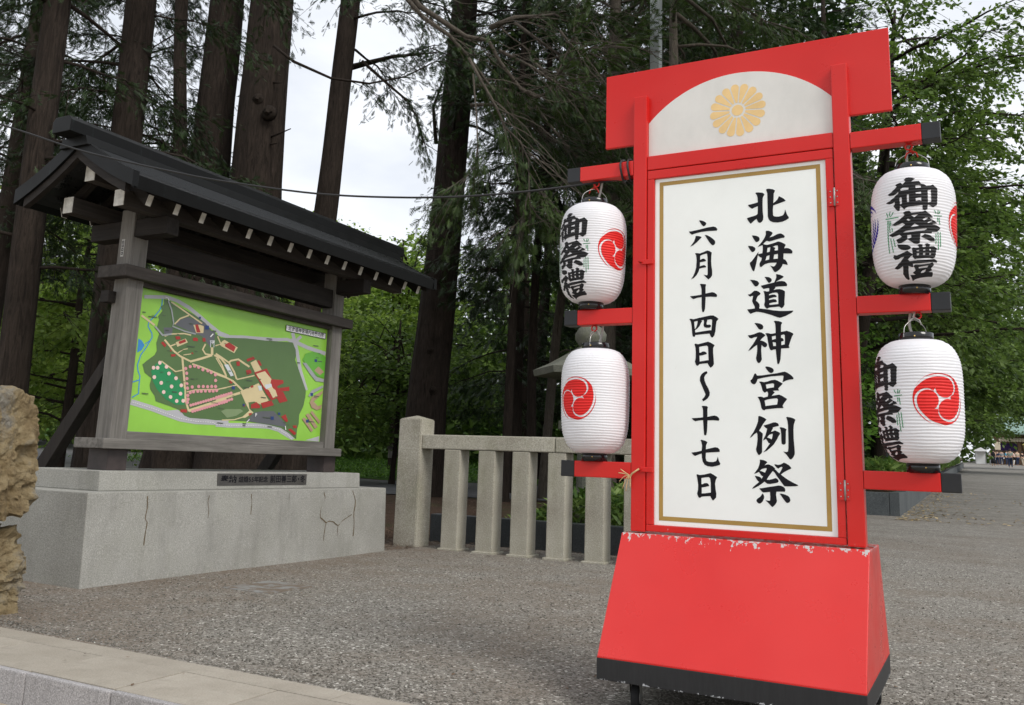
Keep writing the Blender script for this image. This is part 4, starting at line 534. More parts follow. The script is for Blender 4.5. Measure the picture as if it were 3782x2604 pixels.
def lerp_pts(a, b, n): return [(a[0] + (b[0] - a[0]) * i / n, a[1] + (b[1] - a[1]) * i / n) for i in range(n + 1)]
ribbon('woodland_path', lerp_pts((-46, 26), (-11, 14.9), 24) + lerp_pts((-10, 15.6), (-4, 17.4), 8), lerp_pts((-60, 42), (-17, 24.0), 24) + lerp_pts((-15, 25.2), (-6, 29), 8), forest_z, 'path_asphalt', 0.015)
ribbon('lawn', lerp_pts((-62, 43.5), (-17.4, 24.6), 24) + lerp_pts((-15, 26), (-6, 30), 8), lerp_pts((-95, 110), (-60, 110), 24) + lerp_pts((-58, 110), (-14, 110), 8), forest_z, 'lawn_soil', 0.012)

# stone ledge: every slab and kerb block is a piece
ledge = root('stone_ledge', (-3, 2.9, 0), 'low stone step of sandy slabs edged with speckled granite along the gravel', 'step')
bmA = bmesh.new(); box_bm(bmA, 0.003, 0.521, 2.668, 3.033, -0.09, 0.0, 0.003); slabA = bm_mesh('paving_slab', bmA)
bmB = bmesh.new(); box_bm(bmB, 0.003, 0.521, 2.632, 2.664, -0.16, 0.0, 0.007); kerbA = bm_mesh('kerb_block', bmB)
bmC = bmesh.new(); box_bm(bmC, 0.003, 0.785, 3.038, 3.176, -0.08, -0.001, 0.002); edgeA = bm_mesh('edge_slab', bmC)
for me, m in ((slabA, 'slab_stone'), (kerbA, 'kerb_granite'), (edgeA, 'slab_stone')): me.materials.append(MATS[m])
rs = random.Random(4)
for i in range(-9, 10):
    x = -3.12 + i * 0.525
    for me, nm in ((slabA, 'paving_slab'), (kerbA, 'kerb_block')):
        o = link(nm, me, None, ledge, (x + (0.0 if nm == 'paving_slab' else 0.02), rs.uniform(-0.001, 0.001), rs.uniform(-0.003, 0.001)))
for i in range(-6, 7): link('edge_slab', edgeA, None, ledge, (-3.12 + 0.785 * i, 0, rs.uniform(-0.002, 0.001)))

# dark granite planter kerb behind the fence, in blocks
pk = root('planter_kerb', (-4.3, 9.2, 0), 'low dark polished granite kerb behind the stone fence', 'kerb')
for i in range(4): box('kerb_block', -5.72 + i * 0.9, -5.72 + i * 0.9 + 0.895, 9.12, 9.30, -0.02, 0.315, 'dark_granite', pk, 0.006)
# avenue planter wall on the right, in granite blocks, with soil
ap = root('avenue_planter', (-1.6, 18, 0.2), 'long grey granite planter wall along the avenue, filled with bamboo grass', 'planter')
def gzf(x, y): return float(ground_z(np.array(x), np.array(y)))
for i in range(42):
    y0 = 18 + i * 1.6; z = gzf(-1.3, y0); box('granite_block', -1.52, -1.35, y0, y0 + 1.594, z - 0.12, z + 0.40 + 0.036 / 2, 'grey_granite', ap, 0.008)
for i in range(4): z = gzf(-2, 18); box('granite_block', -1.525 - (i + 1) * 0.9, -1.528 - i * 0.9, 17.99, 18.17, z - 0.2, z + 0.41, 'grey_granite', ap, 0.008)
soil = mesh('soil', [(-5.2, 18.1, 0.52), (-1.45, 18.1, 0.52), (-1.45, 85, 2.0), (-5.2, 85, 2.0)], [(0, 1, 2, 3)]); link('soil', soil, 'litter_ground', ap)

# loose gravel and litter
rng = np.random.default_rng(7)
OCT_V = np.array([(1, 0, 0), (-1, 0, 0), (0, 1, 0), (0, -1, 0), (0, 0, 1), (0, 0, -1)], float); OCT_F = np.array([(0, 2, 4), (2, 1, 4), (1, 3, 4), (3, 0, 4), (2, 0, 5), (1, 2, 5), (3, 1, 5), (0, 3, 5)])
n = 52000
py = 3.19 + (rng.uniform(0, 1, n) ** 1.9) * 10; px = rng.uniform(-1, 1, n) * (2.0 + 0.62 * py) - 0.49 * py - 0.2
ok = ~((px < -5.40) & (py > 4.2) & (py < 7.95)) & ~((py > 8.3) & (py < 8.7) & (px < -2.5)) & (px > -8) & ~((py > 9.1) & (px < -2.4)) ; px, py = px[ok], py[ok]; n = len(px)
rad = rng.uniform(0.0022, 0.0070, n) * (1 + 0.5 * (rng.uniform(0, 1, n) > 0.96)); sc = np.stack([rad * rng.uniform(0.8, 1.5, n), rad * rng.uniform(0.7, 1.2, n), rad * rng.uniform(0.45, 0.8, n)], 1)
an = rng.uniform(0, 6.28, n); ca, sa = np.cos(an)[:, None], np.sin(an)[:, None]
L = OCT_V[None] * sc[:, None]; Vg = np.stack([px[:, None] + L[..., 0] * ca - L[..., 1] * sa, py[:, None] + L[..., 0] * sa + L[..., 1] * ca, plaza_z(px, py)[:, None] + 0.0012 + L[..., 2]], 2)
Fg = (OCT_F[None] + (np.arange(n) * 6)[:, None, None]).reshape(-1, 3); tg = np.clip(rng.beta(2.0, 2.6, n) * 0.9 + 0.3 * (rng.uniform(0, 1, n) > 0.985), 0, 1)
o = link('gravel_stones', np_mesh('gravel_stones', Vg.reshape(-1, 3), Fg, np.repeat(tg, 8)), 'pebble'); tag(o, 'loose grey and tan gravel stones strewn over the plaza', 'gravel', kind='stuff')
def scatter_litter(name, n, fn, size, label, mat, cat, seed, flat=0.85, tmpl=RHOMB, tilt=0.15):
    r = np.random.default_rng(seed); C = fn(r, n); o = link(name, place_leaves(name, C, size, tmpl, r, tilt, 0, flat=flat), mat); return tag(o, label, cat, kind='stuff')
def lit1(r, n):
    x = r.uniform(-9.5, -2.8, n); y = 8.7 + r.uniform(0, 1, n) ** 1.5 * 6; k = r.uniform(0, 1, n) < 0.35
    x = np.where(k, r.uniform(-6.6, -5.40, n), x); y = np.where(k, r.uniform(7.9, 10, n), y)
    z = np.where((x < -6.25) | (y > 9.2), forest_z(x, y), plaza_z(x, y)) + 0.008; g = ~((y > 9.1) & (y < 9.32) & (x > -5.8)); return np.stack([x, y, z], 1)[g]
TWIG = (np.array([(0, 0.02, 0), (0, -0.02, 0), (1, -0.012, 0.03), (1, 0.012, 0.03)], float), np.array([(0, 1, 2), (0, 2, 3)]))
scatter_litter('needle_litter', 9000, lit1, 0.10, 'brown fallen needles and twigs on the bed behind the stone fence', 'needle_litter', 'litter', 3, 0.6, TWIG, 0.2)
def lit2(r, n):
    y = 17.0 + r.uniform(0, 1, n) ** 1.6 * 14; x = -1.32 + np.abs(r.normal(0, 0.30, n)) + r.uniform(0, 1, n) ** 6 * 2; return np.stack([x, y, plaza_z(x, y) + 0.01], 1)
scatter_litter('fallen_leaves', 420, lit2, 0.085, 'dry straw coloured leaves fallen along the foot of the planter', 'dead_leaf', 'leaves', 5)
def lit3(r, n):
    x = r.uniform(-4.8, 0.6, n); y = 2.72 + r.uniform(0, 1, n) * 3.0; return np.stack([x, y, 0.006 + 0 * x], 1)
scatter_litter('fallen_seeds', 110, lit3, 0.022, 'small dark fallen seeds and bits on the slabs and gravel', 'needle_litter', 'litter', 6)
def lit4(r, n):
    k = r.uniform(0, 1, n); x = np.where(k < 0.6, r.uniform(-5.4, -3.4, n), r.uniform(-5, 1.5, n)); y = np.where(k < 0.6, 3.3 + r.uniform(0, 1, n) ** 1.3 * 5, 3.2 + r.uniform(0, 1, n) * 5.0)
    return np.stack([x, y, plaza_z(x, y) + 0.007], 1)
scatter_litter('dry_needles', 1500, lit4, 0.035, 'fine brown needles and bits blown over the gravel', 'needle_litter', 'litter', 9, 0.7, TWIG, 0.1)
# bamboo grass in the planters, lawn grass
def sasa(name, n, fn, size, label, seed, mat='leaf_bamboo'):
    r = np.random.default_rng(seed); C, h = fn(r, n); a = r.uniform(0, 6.28, len(C)); d = np.stack([np.cos(a), np.sin(a), r.uniform(0.0, 1.1, len(C))], 1); C[:, 2] += h * r.uniform(0.15, 1, len(C))
    o = link(name, place_leaves(name, C, size, BLADE, r, dirs=d), mat); return tag(o, label, 'bamboo grass', kind='stuff')
def sas1(r, n):
    x = r.uniform(-4.9, -2.5, n); y = 9.35 + r.uniform(0, 1, n) * 2.6; w = smooth01((x + 4.9) / 1.0); return np.stack([x, y, 0.2 + 0 * x], 1), 0.42 * w + 0.03
sasa('bamboo_grass', 5200, sas1, 0.16, 'bright green bamboo grass growing behind the stone fence', 21)
def sas2(r, n):
    y = 18.15 + r.uniform(0, 1, n) ** 1.7 * 60; x = -1.45 - r.uniform(0, 1, n) ** 1.3 * 2.6; return np.stack([x, y, plaza_z(x, y) + 0.36], 1), 0.55 + 0 * x
sasa('bamboo_grass', 17000, sas2, 0.20, 'long bed of bamboo grass in the granite planter beside the avenue', 22)
def gr1(r, n):
    t = r.uniform(0, 1, n) ** 1.5; x = r.uniform(-34, -10, n); y = 25 + r.uniform(0, 1, n) ** 1.4 * 25; return np.stack([x, y, forest_z(x, y)], 1), 0.16 + 0 * x
g_ = sasa('lawn_grass', 14000, gr1, 0.16, 'sunlit grass on the woodland floor beyond the path', 23, 'grass_blade')
g_['category'] = 'grass'
def gr2(r, n):
    x = r.uniform(-9.4, -6.6, n); y = r.uniform(4.5, 9.0, n); k = np.sin(x * 2.3) * np.cos(y * 1.9) > -0.1; x, y = x[k], y[k]; return np.stack([x, y, forest_z(x, y)], 1), 0.05 + 0 * x
g2_ = sasa('ground_moss', 6000, gr2, 0.045, 'mossy green ground cover behind the concrete pedestal', 24, 'grass_blade'); g2_['category'] = 'moss'

# ================================================================== FESTIVAL SIGN
YF = 3.80                                            # front plane of the posts
sign = root('festival_sign', (-0.89, 3.95, 0), 'tall red festival sign on castors with white lettered panel and gold crest', 'sign')
for x0, x1 in ((-1.362, -1.297), (-0.477, -0.411)):
    box('post', x0, x1, YF, YF + 0.068, 0.672, 2.668, 'red_paint', sign, 0.005)
box('top_board', -1.516, -0.245, YF + 0.036, YF + 0.056, 2.442, 2.812, 'red_paint', sign, 0.003)
# arched white plate with the crest
cx, zc0, zc1 = -0.887, 2.535, 2.716; half = 0.409
rr = ((half ** 2) + (zc1 - zc0) ** 2) / (2 * (zc1 - zc0)); a0 = math.asin(half / rr)
prof = [(cx - half, 2.366), (cx + half, 2.366)] + [(cx + rr * math.sin(a0 - 2 * a0 * i / 32), zc1 - rr + rr * math.cos(a0 - 2 * a0 * i / 32)) for i in range(33)]
arch = prism('arched_plate', prof, YF + 0.028, YF + 0.0355, 'y', 'silver_panel', sign)
ex, ez, er = -0.881, 2.537, 0.1255
pet = []
for i in range(16):
    a = 2 * math.pi * i / 16 + 0.098; w = math.pi / 16 - 0.027
    def pp(r, th): return (ex + r * math.cos(th), ez + r * math.sin(th))
    g_in = math.pi / 16 - 0.0026 / 0.036
    p = [pp(0.036, a - g_in), pp(er * 0.86, a - w)]
    m = er * 0.865; cr_ = m * math.sin(w)
    for k in range(1, 8):
        t = -math.pi / 2 + math.pi * k / 8; bx, bz = m * math.cos(w) + cr_ * math.cos(t) * 1.0, cr_ * math.sin(t)
        p.append((ex + bx * math.cos(a) - bz * math.sin(a), ez + bx * math.sin(a) + bz * math.cos(a)))
    p += [pp(er * 0.86, a + w), pp(0.036, a + g_in)]
    pet.append(p)
for p in pet: link('petal', flat_mesh('petal', [(p, [])], lambda x, z: (x, YF + 0.0272, z), (0, -1, 0)), 'emblem_gold', arch)
link('crest_centre', flat_mesh('crest_centre', [([(ex + 0.026 * math.cos(t * 0.3142), ez + 0.026 * math.sin(t * 0.3142)) for t in range(20)], [])], lambda x, z: (x, YF + 0.0272, z), (0, -1, 0)), 'emblem_gold', arch)
box('crossbar', -1.296, -0.478, YF + 0.006, YF + 0.066, 2.298, 2.366, 'red_paint', sign, 0.004)
# hinged door: frame of four rails, lettered panel, gold line
dx0, dx1, dz0, dz1 = -1.294, -0.481, 0.676, 2.294
px0, px1, pz0, pz1 = -1.262, -0.512, 0.703, 2.253
for nm, b in (('door_rail', (dx0, dx1, pz1, dz1)), ('door_rail', (dx0, dx1, dz0, pz0)), ('door_stile', (dx0, px0, pz0 + 0.0005, pz1 - 0.0005)), ('door_stile', (px1, dx1, pz0 + 0.0005, pz1 - 0.0005))):
    box(nm, b[0], b[1], YF + 0.006, YF + 0.04, b[2], b[3], 'red_paint', sign, 0.003)
panel = box('notice_panel', px0 + 0.0005, px1 - 0.0005, YF + 0.019, YF + 0.030, pz0 + 0.0005, pz1 - 0.0005, 'panel_white', sign, 0.001)
gl = [(-1.240, 0.7235), (-0.5345, 0.7235), (-0.5345, 2.236), (-1.240, 2.236)]; gi = [(-1.240 + 0.018, 0.7415), (-0.5345 - 0.018, 0.7415), (-0.5345 - 0.018, 2.218), (-1.240 + 0.018, 2.218)]
link('gold_border', flat_mesh('gold_border', [(gl, [gi])], lambda x, z: (x, YF + 0.0182, z), (0, -1, 0)), 'gold_line', panel)
for k, lst in CHARS.items():
    polys = [(parse(o_), [parse(h) for h in hs]) for o_, hs in lst]
    link('character', flat_mesh('character', polys, lambda x, z: (x, YF + 0.0180, z), (0, -1, 0)), 'ink_black', panel)
for zc in (2.079, 0.885):
    hg = box('hinge', -0.503, -0.461, YF - 0.003, YF + 0.0045, zc - 0.038, zc + 0.038, 'red_paint', sign, 0.0008)
    tube('hinge_pin', [(-0.479, YF - 0.004, zc - 0.039), (-0.479, YF - 0.004, zc + 0.039)], 0.004, 'galvanized', hg, 8)
    for sx in (-0.495, -0.468):
        for sz in (-0.025, 0, 0.025): tube('screw', [(sx, YF - 0.0045, zc + sz), (sx, YF - 0.002, zc + sz)], 0.003, 'galvanized', hg, 6)
for zc in (1.86, 0.935):
    lt = box('latch', -1.318, -1.262, YF - 0.008, YF - 0.0005, zc - 0.011, zc + 0.011, 'red_paint', sign, 0.003)
    tube('staple', [(-1.322, YF - 0.002, zc), (-1.326, YF - 0.016, zc), (-1.318, YF - 0.018, zc), (-1.312, YF - 0.009, zc)], 0.003, 'red_paint', lt, 6)
# six arms with black ends; eye bolts
ARMZ = (2.318, 1.619, 0.928)
for side in (-1, 1):
    for zc in ARMZ:
        xa, xb, xe = (-1.632, -1.363, -1.698) if side < 0 else (-0.410, -0.139, -0.070)
        am = box('arm', xa, xb, YF + 0.001, YF + 0.064, zc - 0.0355, zc + 0.0355, 'red_paint', sign, 0.004)
        e0, e1 = (xe, xa - 0.0004) if side < 0 else (xb + 0.0004, xe)
        box('arm_end', e0, e1, YF + 0.0005, YF + 0.0645, zc - 0.036, zc + 0.036, 'black_paint', am, 0.004)
        ax = -1.557 if side < 0 else -0.190
        if zc > 1.0: tube('eye_bolt', [(ax + 0.013 * math.sin(t * 0.5236), YF + 0.03, zc - 0.049 + 0.013 * math.cos(t * 0.5236)) for t in range(13)], 0.0036, 'red_paint', am, 6)
        if zc < 2.0: tube('eye_bolt', [(ax + 0.012 * math.sin(t * 0.5236), YF + 0.03, zc + 0.046 + 0.012 * math.cos(t * 0.5236)) for t in range(13)], 0.0036, 'red_paint', am, 6)
# weighted base: sloped box, black skirt, castors
bx0, bx1 = -1.394, -0.396; by0, by1, ty0, ty1 = 3.512, 4.378, 3.781, 4.118
prism('base_box', [(by0, 0.203), (by1, 0.203), (ty1, 0.666), (ty0, 0.666)], bx0, bx1, 'x', 'red_paint_worn', sign, 0.004)
sk = box('base_skirt', bx0 - 0.001, bx1 + 0.001, by0 - 0.001, by1 + 0.001, 0.118, 0.200, 'black_skirt', sign, 0.003)
box('skirt_band', bx0, bx1, by0, by1, 0.1995, 0.2035, 'red_paint', sign, 0.0)
def castor(x, y, ang):
    c = Vector((x, y, 0)); d = Vector((math.cos(ang), math.sin(ang), 0)); s = Vector((-d.y, d.x, 0))
    plate = box('castor_plate', x - 0.04, x + 0.04, y - 0.04, y + 0.04, 0.109, 0.1165, 'galvanized', sign, 0.002)
    w = c + d * 0.025 + Vector((0, 0, 0.050))
    wheel = tube('wheel', [w - s * 0.016, w - s * 0.012, w + s * 0.012, w + s * 0.016], [0.043, 0.050, 0.050, 0.043], 'rubber', plate, 24)
    tube('wheel_hub', [w - s * 0.018, w + s * 0.018], 0.026, 'galvanized', plate, 16)
    for q in (-1, 1):
        a, b = w + s * 0.021 * q, c + Vector((0, 0, 0.108)) + s * 0.021 * q; dd = d * 0.018
        v = [a - dd * 0.6, a + dd * 0.6, b + dd * 1.3, b - dd * 1.3]; V = [p + s * 0.0015 for p in v] + [p - s * 0.0015 for p in v]
        link('castor_fork', mesh('castor_fork', V, [(0, 1, 2, 3), (7, 6, 5, 4), (0, 4, 5, 1), (1, 5, 6, 2), (2, 6, 7, 3), (3, 7, 4, 0)]), 'galvanized', plate)
    tube('brake_pedal', [c + d * 0.03 + Vector((0, 0, 0.085)), c + d * 0.075 + Vector((0, 0, 0.060))], 0.007, 'galvanized', plate, 6)
for x, y, a in ((-1.265, 3.60, 1.75), (-0.50, 3.60, 1.4), (-1.31, 4.29, 1.2), (-0.445, 4.30, 1.75)): castor(x, y, a)
# straw cord knotted round the lower latch
sr = root('straw_cord', (-1.345, YF - 0.01, 0.93), 'frayed straw cord knotted through the lower latch of the red sign', 'cord')
tube('cord_loop', spline([(-1.318, YF - 0.018, 0.937), (-1.335, YF - 0.022, 0.925), (-1.352, YF - 0.02, 0.912), (-1.362, YF - 0.012, 0.895)], 5), 0.0042, 'straw', sr, 6)
for k, (dx, dz) in enumerate(((-0.055, 0.012), (-0.05, -0.025), (-0.035, -0.055), (-0.02, -0.065), (-0.045, 0.028), (0.0, -0.05))):
    tube('strand', spline([(-1.358, YF - 0.014, 0.905), (-1.358 + dx * 0.5, YF - 0.02, 0.905 + dz * 0.3 + 0.006), (-1.358 + dx, YF - 0.018, 0.905 + dz)], 4), 0.0022, 'straw', sr, 5)
# black supply cable down the back of the left post, and the line that runs off to the left
tube('wire_run', spline([(-1.372, YF + 0.07, 2.30), (-1.375, YF + 0.072, 1.8), (-1.371, YF + 0.072, 1.2), (-1.374, YF + 0.072, 0.7)], 6), 0.008, 'cable_black', sign, 6)
cab = root('power_cable', (-1.375, YF, 2.27), 'black overhead power cable running from the sign across the notice board roof', 'cable')
tube('cable_line', spline([(-1.401, 3.867, 2.292), (-1.611, 3.811, 2.269), (-1.862, 3.722, 2.237), (-2.164, 3.605, 2.21), (-2.478, 3.494, 2.208), (-2.858, 3.347, 2.227), (-3.311, 3.194, 2.295), (-3.585, 3.093, 2.349), (-4.069, 2.924, 2.466), (-4.417, 2.794, 2.582), (-4.729, 2.684, 2.685), (-5.726, 2.376, 3.026)], 6), 0.0050, 'cable_black', cab, 6)
for dx in (0.0, 0.035):
    tube('cable_wrap', [(-1.385 - dx + 0.012 * math.sin(t * 0.5236 * 2) * 0.3, YF + 0.032 + 0.046 * math.sin(t * 0.5236), 2.318 + 0.052 * math.cos(t * 0.5236)) for t in range(13)], 0.0055, 'cable_black', cab, 6)

# ================================================================== PAPER LANTERNS
LH, LR, LRING, NRIB = 0.236, 0.1535, 0.060, 40
def lan_r(z):
    t = min(1.0, abs(z) / LH); r = LRING + (LR - LRING) * max(0.0, 1 - t ** 4.2) ** 0.5
    return r * (1 + 0.03 * z / LH)
def rib(z): return 0.0026 * abs(math.sin(math.pi * (z + LH) / (2 * LH) * NRIB))
prof = [(lan_r(-LH + 2 * LH * i / (NRIB * 4)) + rib(-LH + 2 * LH * i / (NRIB * 4)), -LH + 2 * LH * i / (NRIB * 4)) for i in range(NRIB * 4 + 1)]
lan_body = lathe('paper_body', prof, 56)
def wob(x, y, z): a = math.atan2(y, x); return 0.0011 * math.sin(3 * a + 41 * z) + 0.0009 * math.sin(7 * a - 83 * z)
for v in lan_body.vertices:
    if abs(v.co.z) < LH - 0.01: v.co.z += wob(v.co.x, v.co.y, v.co.z)
def wrap(name, polys):
    """Flat print cut along the ribs and laid round the lantern body (theta in degrees, z in metres)."""
    bm = bmesh.new()
    for outer, holes in polys:
        fl, tr = fill2d([(p[0] * 0.0026, p[1]) for p in outer], [[(p[0] * 0.0026, p[1]) for p in h] for h in holes]); vs = [bm.verts.new(p) for p in fl]
        for t in tr:
            try: bm.faces.new([vs[i] for i in t])
            except ValueError: pass
    zs = [v.co.y for v in bm.verts]; xs = [v.co.x for v in bm.verts]; st = 2 * LH / (NRIB * 4)
    for k in range(int((min(zs) + LH) / st), int((max(zs) + LH) / st) + 1):
        bmesh.ops.bisect_plane(bm, geom=bm.verts[:] + bm.edges[:] + bm.faces[:], plane_co=(0, -LH + k * st, 0), plane_no=(0, 1, 0))
    w = 7 * 0.0026; k = int(min(xs) / w)
    while k * w < max(xs):
        bmesh.ops.bisect_plane(bm, geom=bm.verts[:] + bm.edges[:] + bm.faces[:], plane_co=(k * w, 0, 0), plane_no=(1, 0, 0)); k += 1
    for v in bm.verts:
        th = R_(v.co.x / 0.0026); z = v.co.y; r = lan_r(z) + rib(z) + 0.0012; v.co = (r * math.sin(th), -r * math.cos(th), z + wob(r * math.sin(th), -r * math.cos(th), z))
    for f in bm.faces:
        f.normal_update(); c = f.calc_center_median()
        if f.normal.dot(Vector((c.x, c.y, 0))) < 0: f.normal_flip()
    me = bpy.data.meshes.new(name); bm.to_mesh(me); bm.free(); return me
def th(s): return [(p[0] * 100 - 4.5, p[1] - 0.0) for p in parse(s)]
txt = wrap('printed_characters', [(th(o_), [th(h) for h in hs]) for o_, hs in LTEXT])
def stroke(pts, w):
    L, Rr = [], []
    for i in range(len(pts)):
        a, b = pts[max(i - 1, 0)], pts[min(i + 1, len(pts) - 1)]; tx, tz = (b[0] - a[0]) * 0.0026, b[1] - a[1]; l = math.hypot(tx, tz) or 1
        ww = w * (0.75 if i in (0, len(pts) - 1) else 1.0); L.append((pts[i][0] - tz / l * ww / 0.0026, pts[i][1] + tx / l * ww)); Rr.append((pts[i][0] + tz / l * ww / 0.0026, pts[i][1] - tx / l * ww))
    return L + Rr[::-1]
bam = wrap('printed_bamboo', [(stroke(th(b), 0.0020), []) for b in BAMBOO[:10]]); bam2 = wrap('printed_bamboo', [(stroke(th(b), 0.0020), []) for b in BAMBOO[10:]])
def circ_comma(rot, R=0.098):
    """One comma of a three-comma crest: round head, tail sweeping round the rim over the next head."""
    d, r, gap = 0.475, 0.385, 0.092
    def circ(t): t = R_(t); return d * math.cos(t) + math.sqrt(max(0.0, r * r - (d * math.sin(t)) ** 2))
    def spiral(p): return float(np.interp(p, (0, 45, 75, 92, 205), (0.86, 0.875, 0.925, 1.0, 1.0)))
    P = [(spiral(p), p) for p in np.linspace(0, 205, 42)]
    for p in np.linspace(204, 66, 34): P.append((min(0.995, spiral(p - 120) + gap) if p > 120 else circ(p - 120) + gap, p))
    P = [(q * math.cos(R_(p)), q * math.sin(R_(p))) for q, p in P]
    P += [(d + r * math.cos(R_(q)), r * math.sin(R_(q))) for q in np.linspace(118, 352, 24)]
    c, s = math.cos(rot) * R, math.sin(rot) * R
    return [((x * c - z * s) / 0.0027, x * s + z * c) for x, z in P]
def crest(off, rot0):
    return [([(x + off, z - 0.0) for x, z in circ_comma(rot0 + 2 * math.pi * i / 3)], []) for i in range(3)]
red_c = wrap('printed_crest', crest(90, 1.15))
blu = []
for i in range(3):
    for rr_, ww in ((0.099, 0.013), (0.080, 0.010), (0.062, 0.008)):
        a0_ = 0.5 + 2.094 * i + (0.098 - rr_) * 9; A_ = [(rr_ * math.cos(a0_ + 1.9 * k / 16), rr_ * math.sin(a0_ + 1.9 * k / 16)) for k in range(17)]
        B_ = [((rr_ - ww * math.sin(math.pi * k / 16)) * math.cos(a0_ + 1.9 * k / 16), (rr_ - ww * math.sin(math.pi * k / 16)) * math.sin(a0_ + 1.9 * k / 16)) for k in range(16, -1, -1)]
        blu.append(([(x / 0.0027 - 90, z) for x, z in A_ + B_[1:-1]], []))
blu_c = wrap('printed_swirl', blu)
ring_t = lathe('top_ring', [(0.050, LH - 0.006), (0.0635, LH - 0.006), (0.0645, LH + 0.027), (0.0605, LH + 0.029), (0.059, LH + 0.004)], 40)
ring_b = lathe('bottom_ring', [(0.050, -LH - 0.036), (0.0595, -LH - 0.036), (0.0585, -LH + 0.004), (0.050, -LH + 0.005)], 40)
for me, m in ((lan_body, 'lantern_paper'), (txt, 'print_black'), (bam, 'print_green'), (bam2, 'print_green'), (red_c, 'print_red'), (blu_c, 'print_blue'), (ring_t, 'black_plastic'), (ring_b, 'black_plastic')): me.materials.append(MATS[m])
hand = mesh('handle', *tube_data(spline([(-0.065, 0, LH + 0.010), (-0.054, 0, LH + 0.055), (0, 0, LH + 0.083), (0.054, 0, LH + 0.055), (0.065, 0, LH + 0.010)], 7), 0.0016, 6), True); hand.materials.append(MATS['steel_wire'])
LANS = (((-1.572, 3.832, 1.926), -45, 'white paper lantern hanging top left of the red sign, lettering and red crest showing', 'cord_red'),
        ((-1.548, 3.832, 1.234), -125, 'white paper lantern hanging bottom left of the red sign, red crest at its left edge', 'cord_grey'),
        ((-0.189, 3.832, 1.923), 0.0, 'white paper lantern hanging top right of the red sign, bold lettering facing forward', 'cord_red'),
        ((-0.200, 3.832, 1.234), -62, 'white paper lantern hanging bottom right of the red sign, lettering left and crest right', 'cord_grey'))
for i, (loc, ang, lab, cord) in enumerate(LANS):
    r = root('paper_lantern', loc, lab, 'lantern', 'festival lanterns on the red sign')
    view = math.atan2(-loc[0], loc[1]); r.rotation_euler = (R_(0.6) * (1 if i % 2 else -1), R_((0.8, -0.5, 1.6, 0.4)[i]), view + R_(ang))
    b = local('paper_body', lan_body, None, r)
    for me, nm in ((txt, 'printed_characters'), (bam, 'printed_bamboo'), (bam2, 'printed_bamboo'), (red_c, 'printed_crest'), (blu_c, 'printed_swirl')): local(nm, me, None, b)
    local('top_ring', ring_t, None, r); local('bottom_ring', ring_b, None, r)
    h = local('handle', hand, None, r); h.rotation_euler.z = -R_(ang) + R_((20, 65, 0, 50)[i])
    k = -R_(ang) - view
    def loc3(x, y, z): return Vector((x * math.cos(k) - y * math.sin(k), x * math.sin(k) + y * math.cos(k), z))
    local('hanging_cord', mesh('hanging_cord', *tube_data([loc3(0.006, 0, LH + 0.080), loc3(-0.004, 0, LH + 0.095), loc3(0.003, 0, LH + 0.118)], 0.0045, 6), True), cord, r)
    for q in (-1, 1): local('cord_end', mesh('cord_end', *tube_data([loc3(0.0, -0.004, LH + 0.092), loc3(0.018 * q, -0.010, LH + 0.080), loc3(0.024 * q, -0.012, LH + 0.060)], 0.003, 5), True), cord, r)
    local('lamp_wire', mesh('lamp_wire', *tube_data(spline([loc3(0.0, 0.01, LH + 0.0), loc3(-0.02 if loc[0] > -1 else 0.02, 0.015, LH + 0.06), loc3(-0.012 if loc[0] > -1 else 0.03, 0.018, LH + 0.13)], 5), 0.0055, 6), True), 'cord_grey', r)
    for q in (-1, 1):
        s_ = tube_data([loc3(0.0, -0.063, LH + 0.012) if q < 0 else loc3(0.012, -0.0575, -LH - 0.016), loc3(0.0, -0.066, LH + 0.012) if q < 0 else loc3(0.0125, -0.060, -LH - 0.016)], 0.0032, 8)
        local('rivet', mesh('rivet', *s_, True), 'brass', r)
    local('bottom_hook', mesh('bottom_hook', *tube_data(spline([loc3(0, 0, -LH - 0.034), loc3(0.006, 0, -LH - 0.042), loc3(0.0, 0, -LH - 0.052)], 4), 0.0022, 5), True), 'steel_wire', r)

# ================================================================== PEDESTAL
ped = root('concrete_pedestal', (-5.9, 6.05, 0), 'cracked two-tier grey concrete pedestal under the map board', 'pedestal')
prism('lower_block', [(-6.66, -0.1), (-5.445, -0.1), (-5.475, 0.633), (-6.63, 0.633)], 4.275, 7.84, 'y', 'concrete', ped, 0.008)
prism('upper_block', [(-6.42, 0.634), (-5.615, 0.634), (-5.625, 0.776), (-6.41, 0.776)], 4.468, 7.572, 'y', 'concrete', ped, 0.006)
plq = box('plaque', -5.628, -5.612, 5.612, 6.735, 0.665, 0.763, 'plaque_metal', ped, 0.002)
def board_text(name, body, size, bold, yc, zc, xp, mat, parent, wide=1.0):
    me = text_mesh(name, body, size, bold)
    me.transform(Matrix(((0, 0, 1, xp), (wide, 0, 0, yc), (0, 1, 0, zc), (0, 0, 0, 1)))); return link(name, me, mat, parent)
def char_row(body, size, bold, yc, zc, xp, parent, width):
    ws = [0.62 if ch in '5・' else 1.0 for ch in body]; y = yc - width / 2
    for ch, w in zip(body, ws):
        st = width * w / sum(ws); board_text('character', ch, size, bold, y + st / 2, zc, xp, 'ink_black', parent, 1.02 * width / sum(ws) / size); y += st
char_row('奉納', 0.066, 0.0014, 5.735, 0.713, -5.6105, plq, 0.185)
char_row('結婚55年記念', 0.054, 0.0011, 6.030, 0.711, -5.6105, plq, 0.36)
char_row('前田善三郎・冬', 0.068, 0.0014, 6.475, 0.713, -5.6105, plq, 0.475)
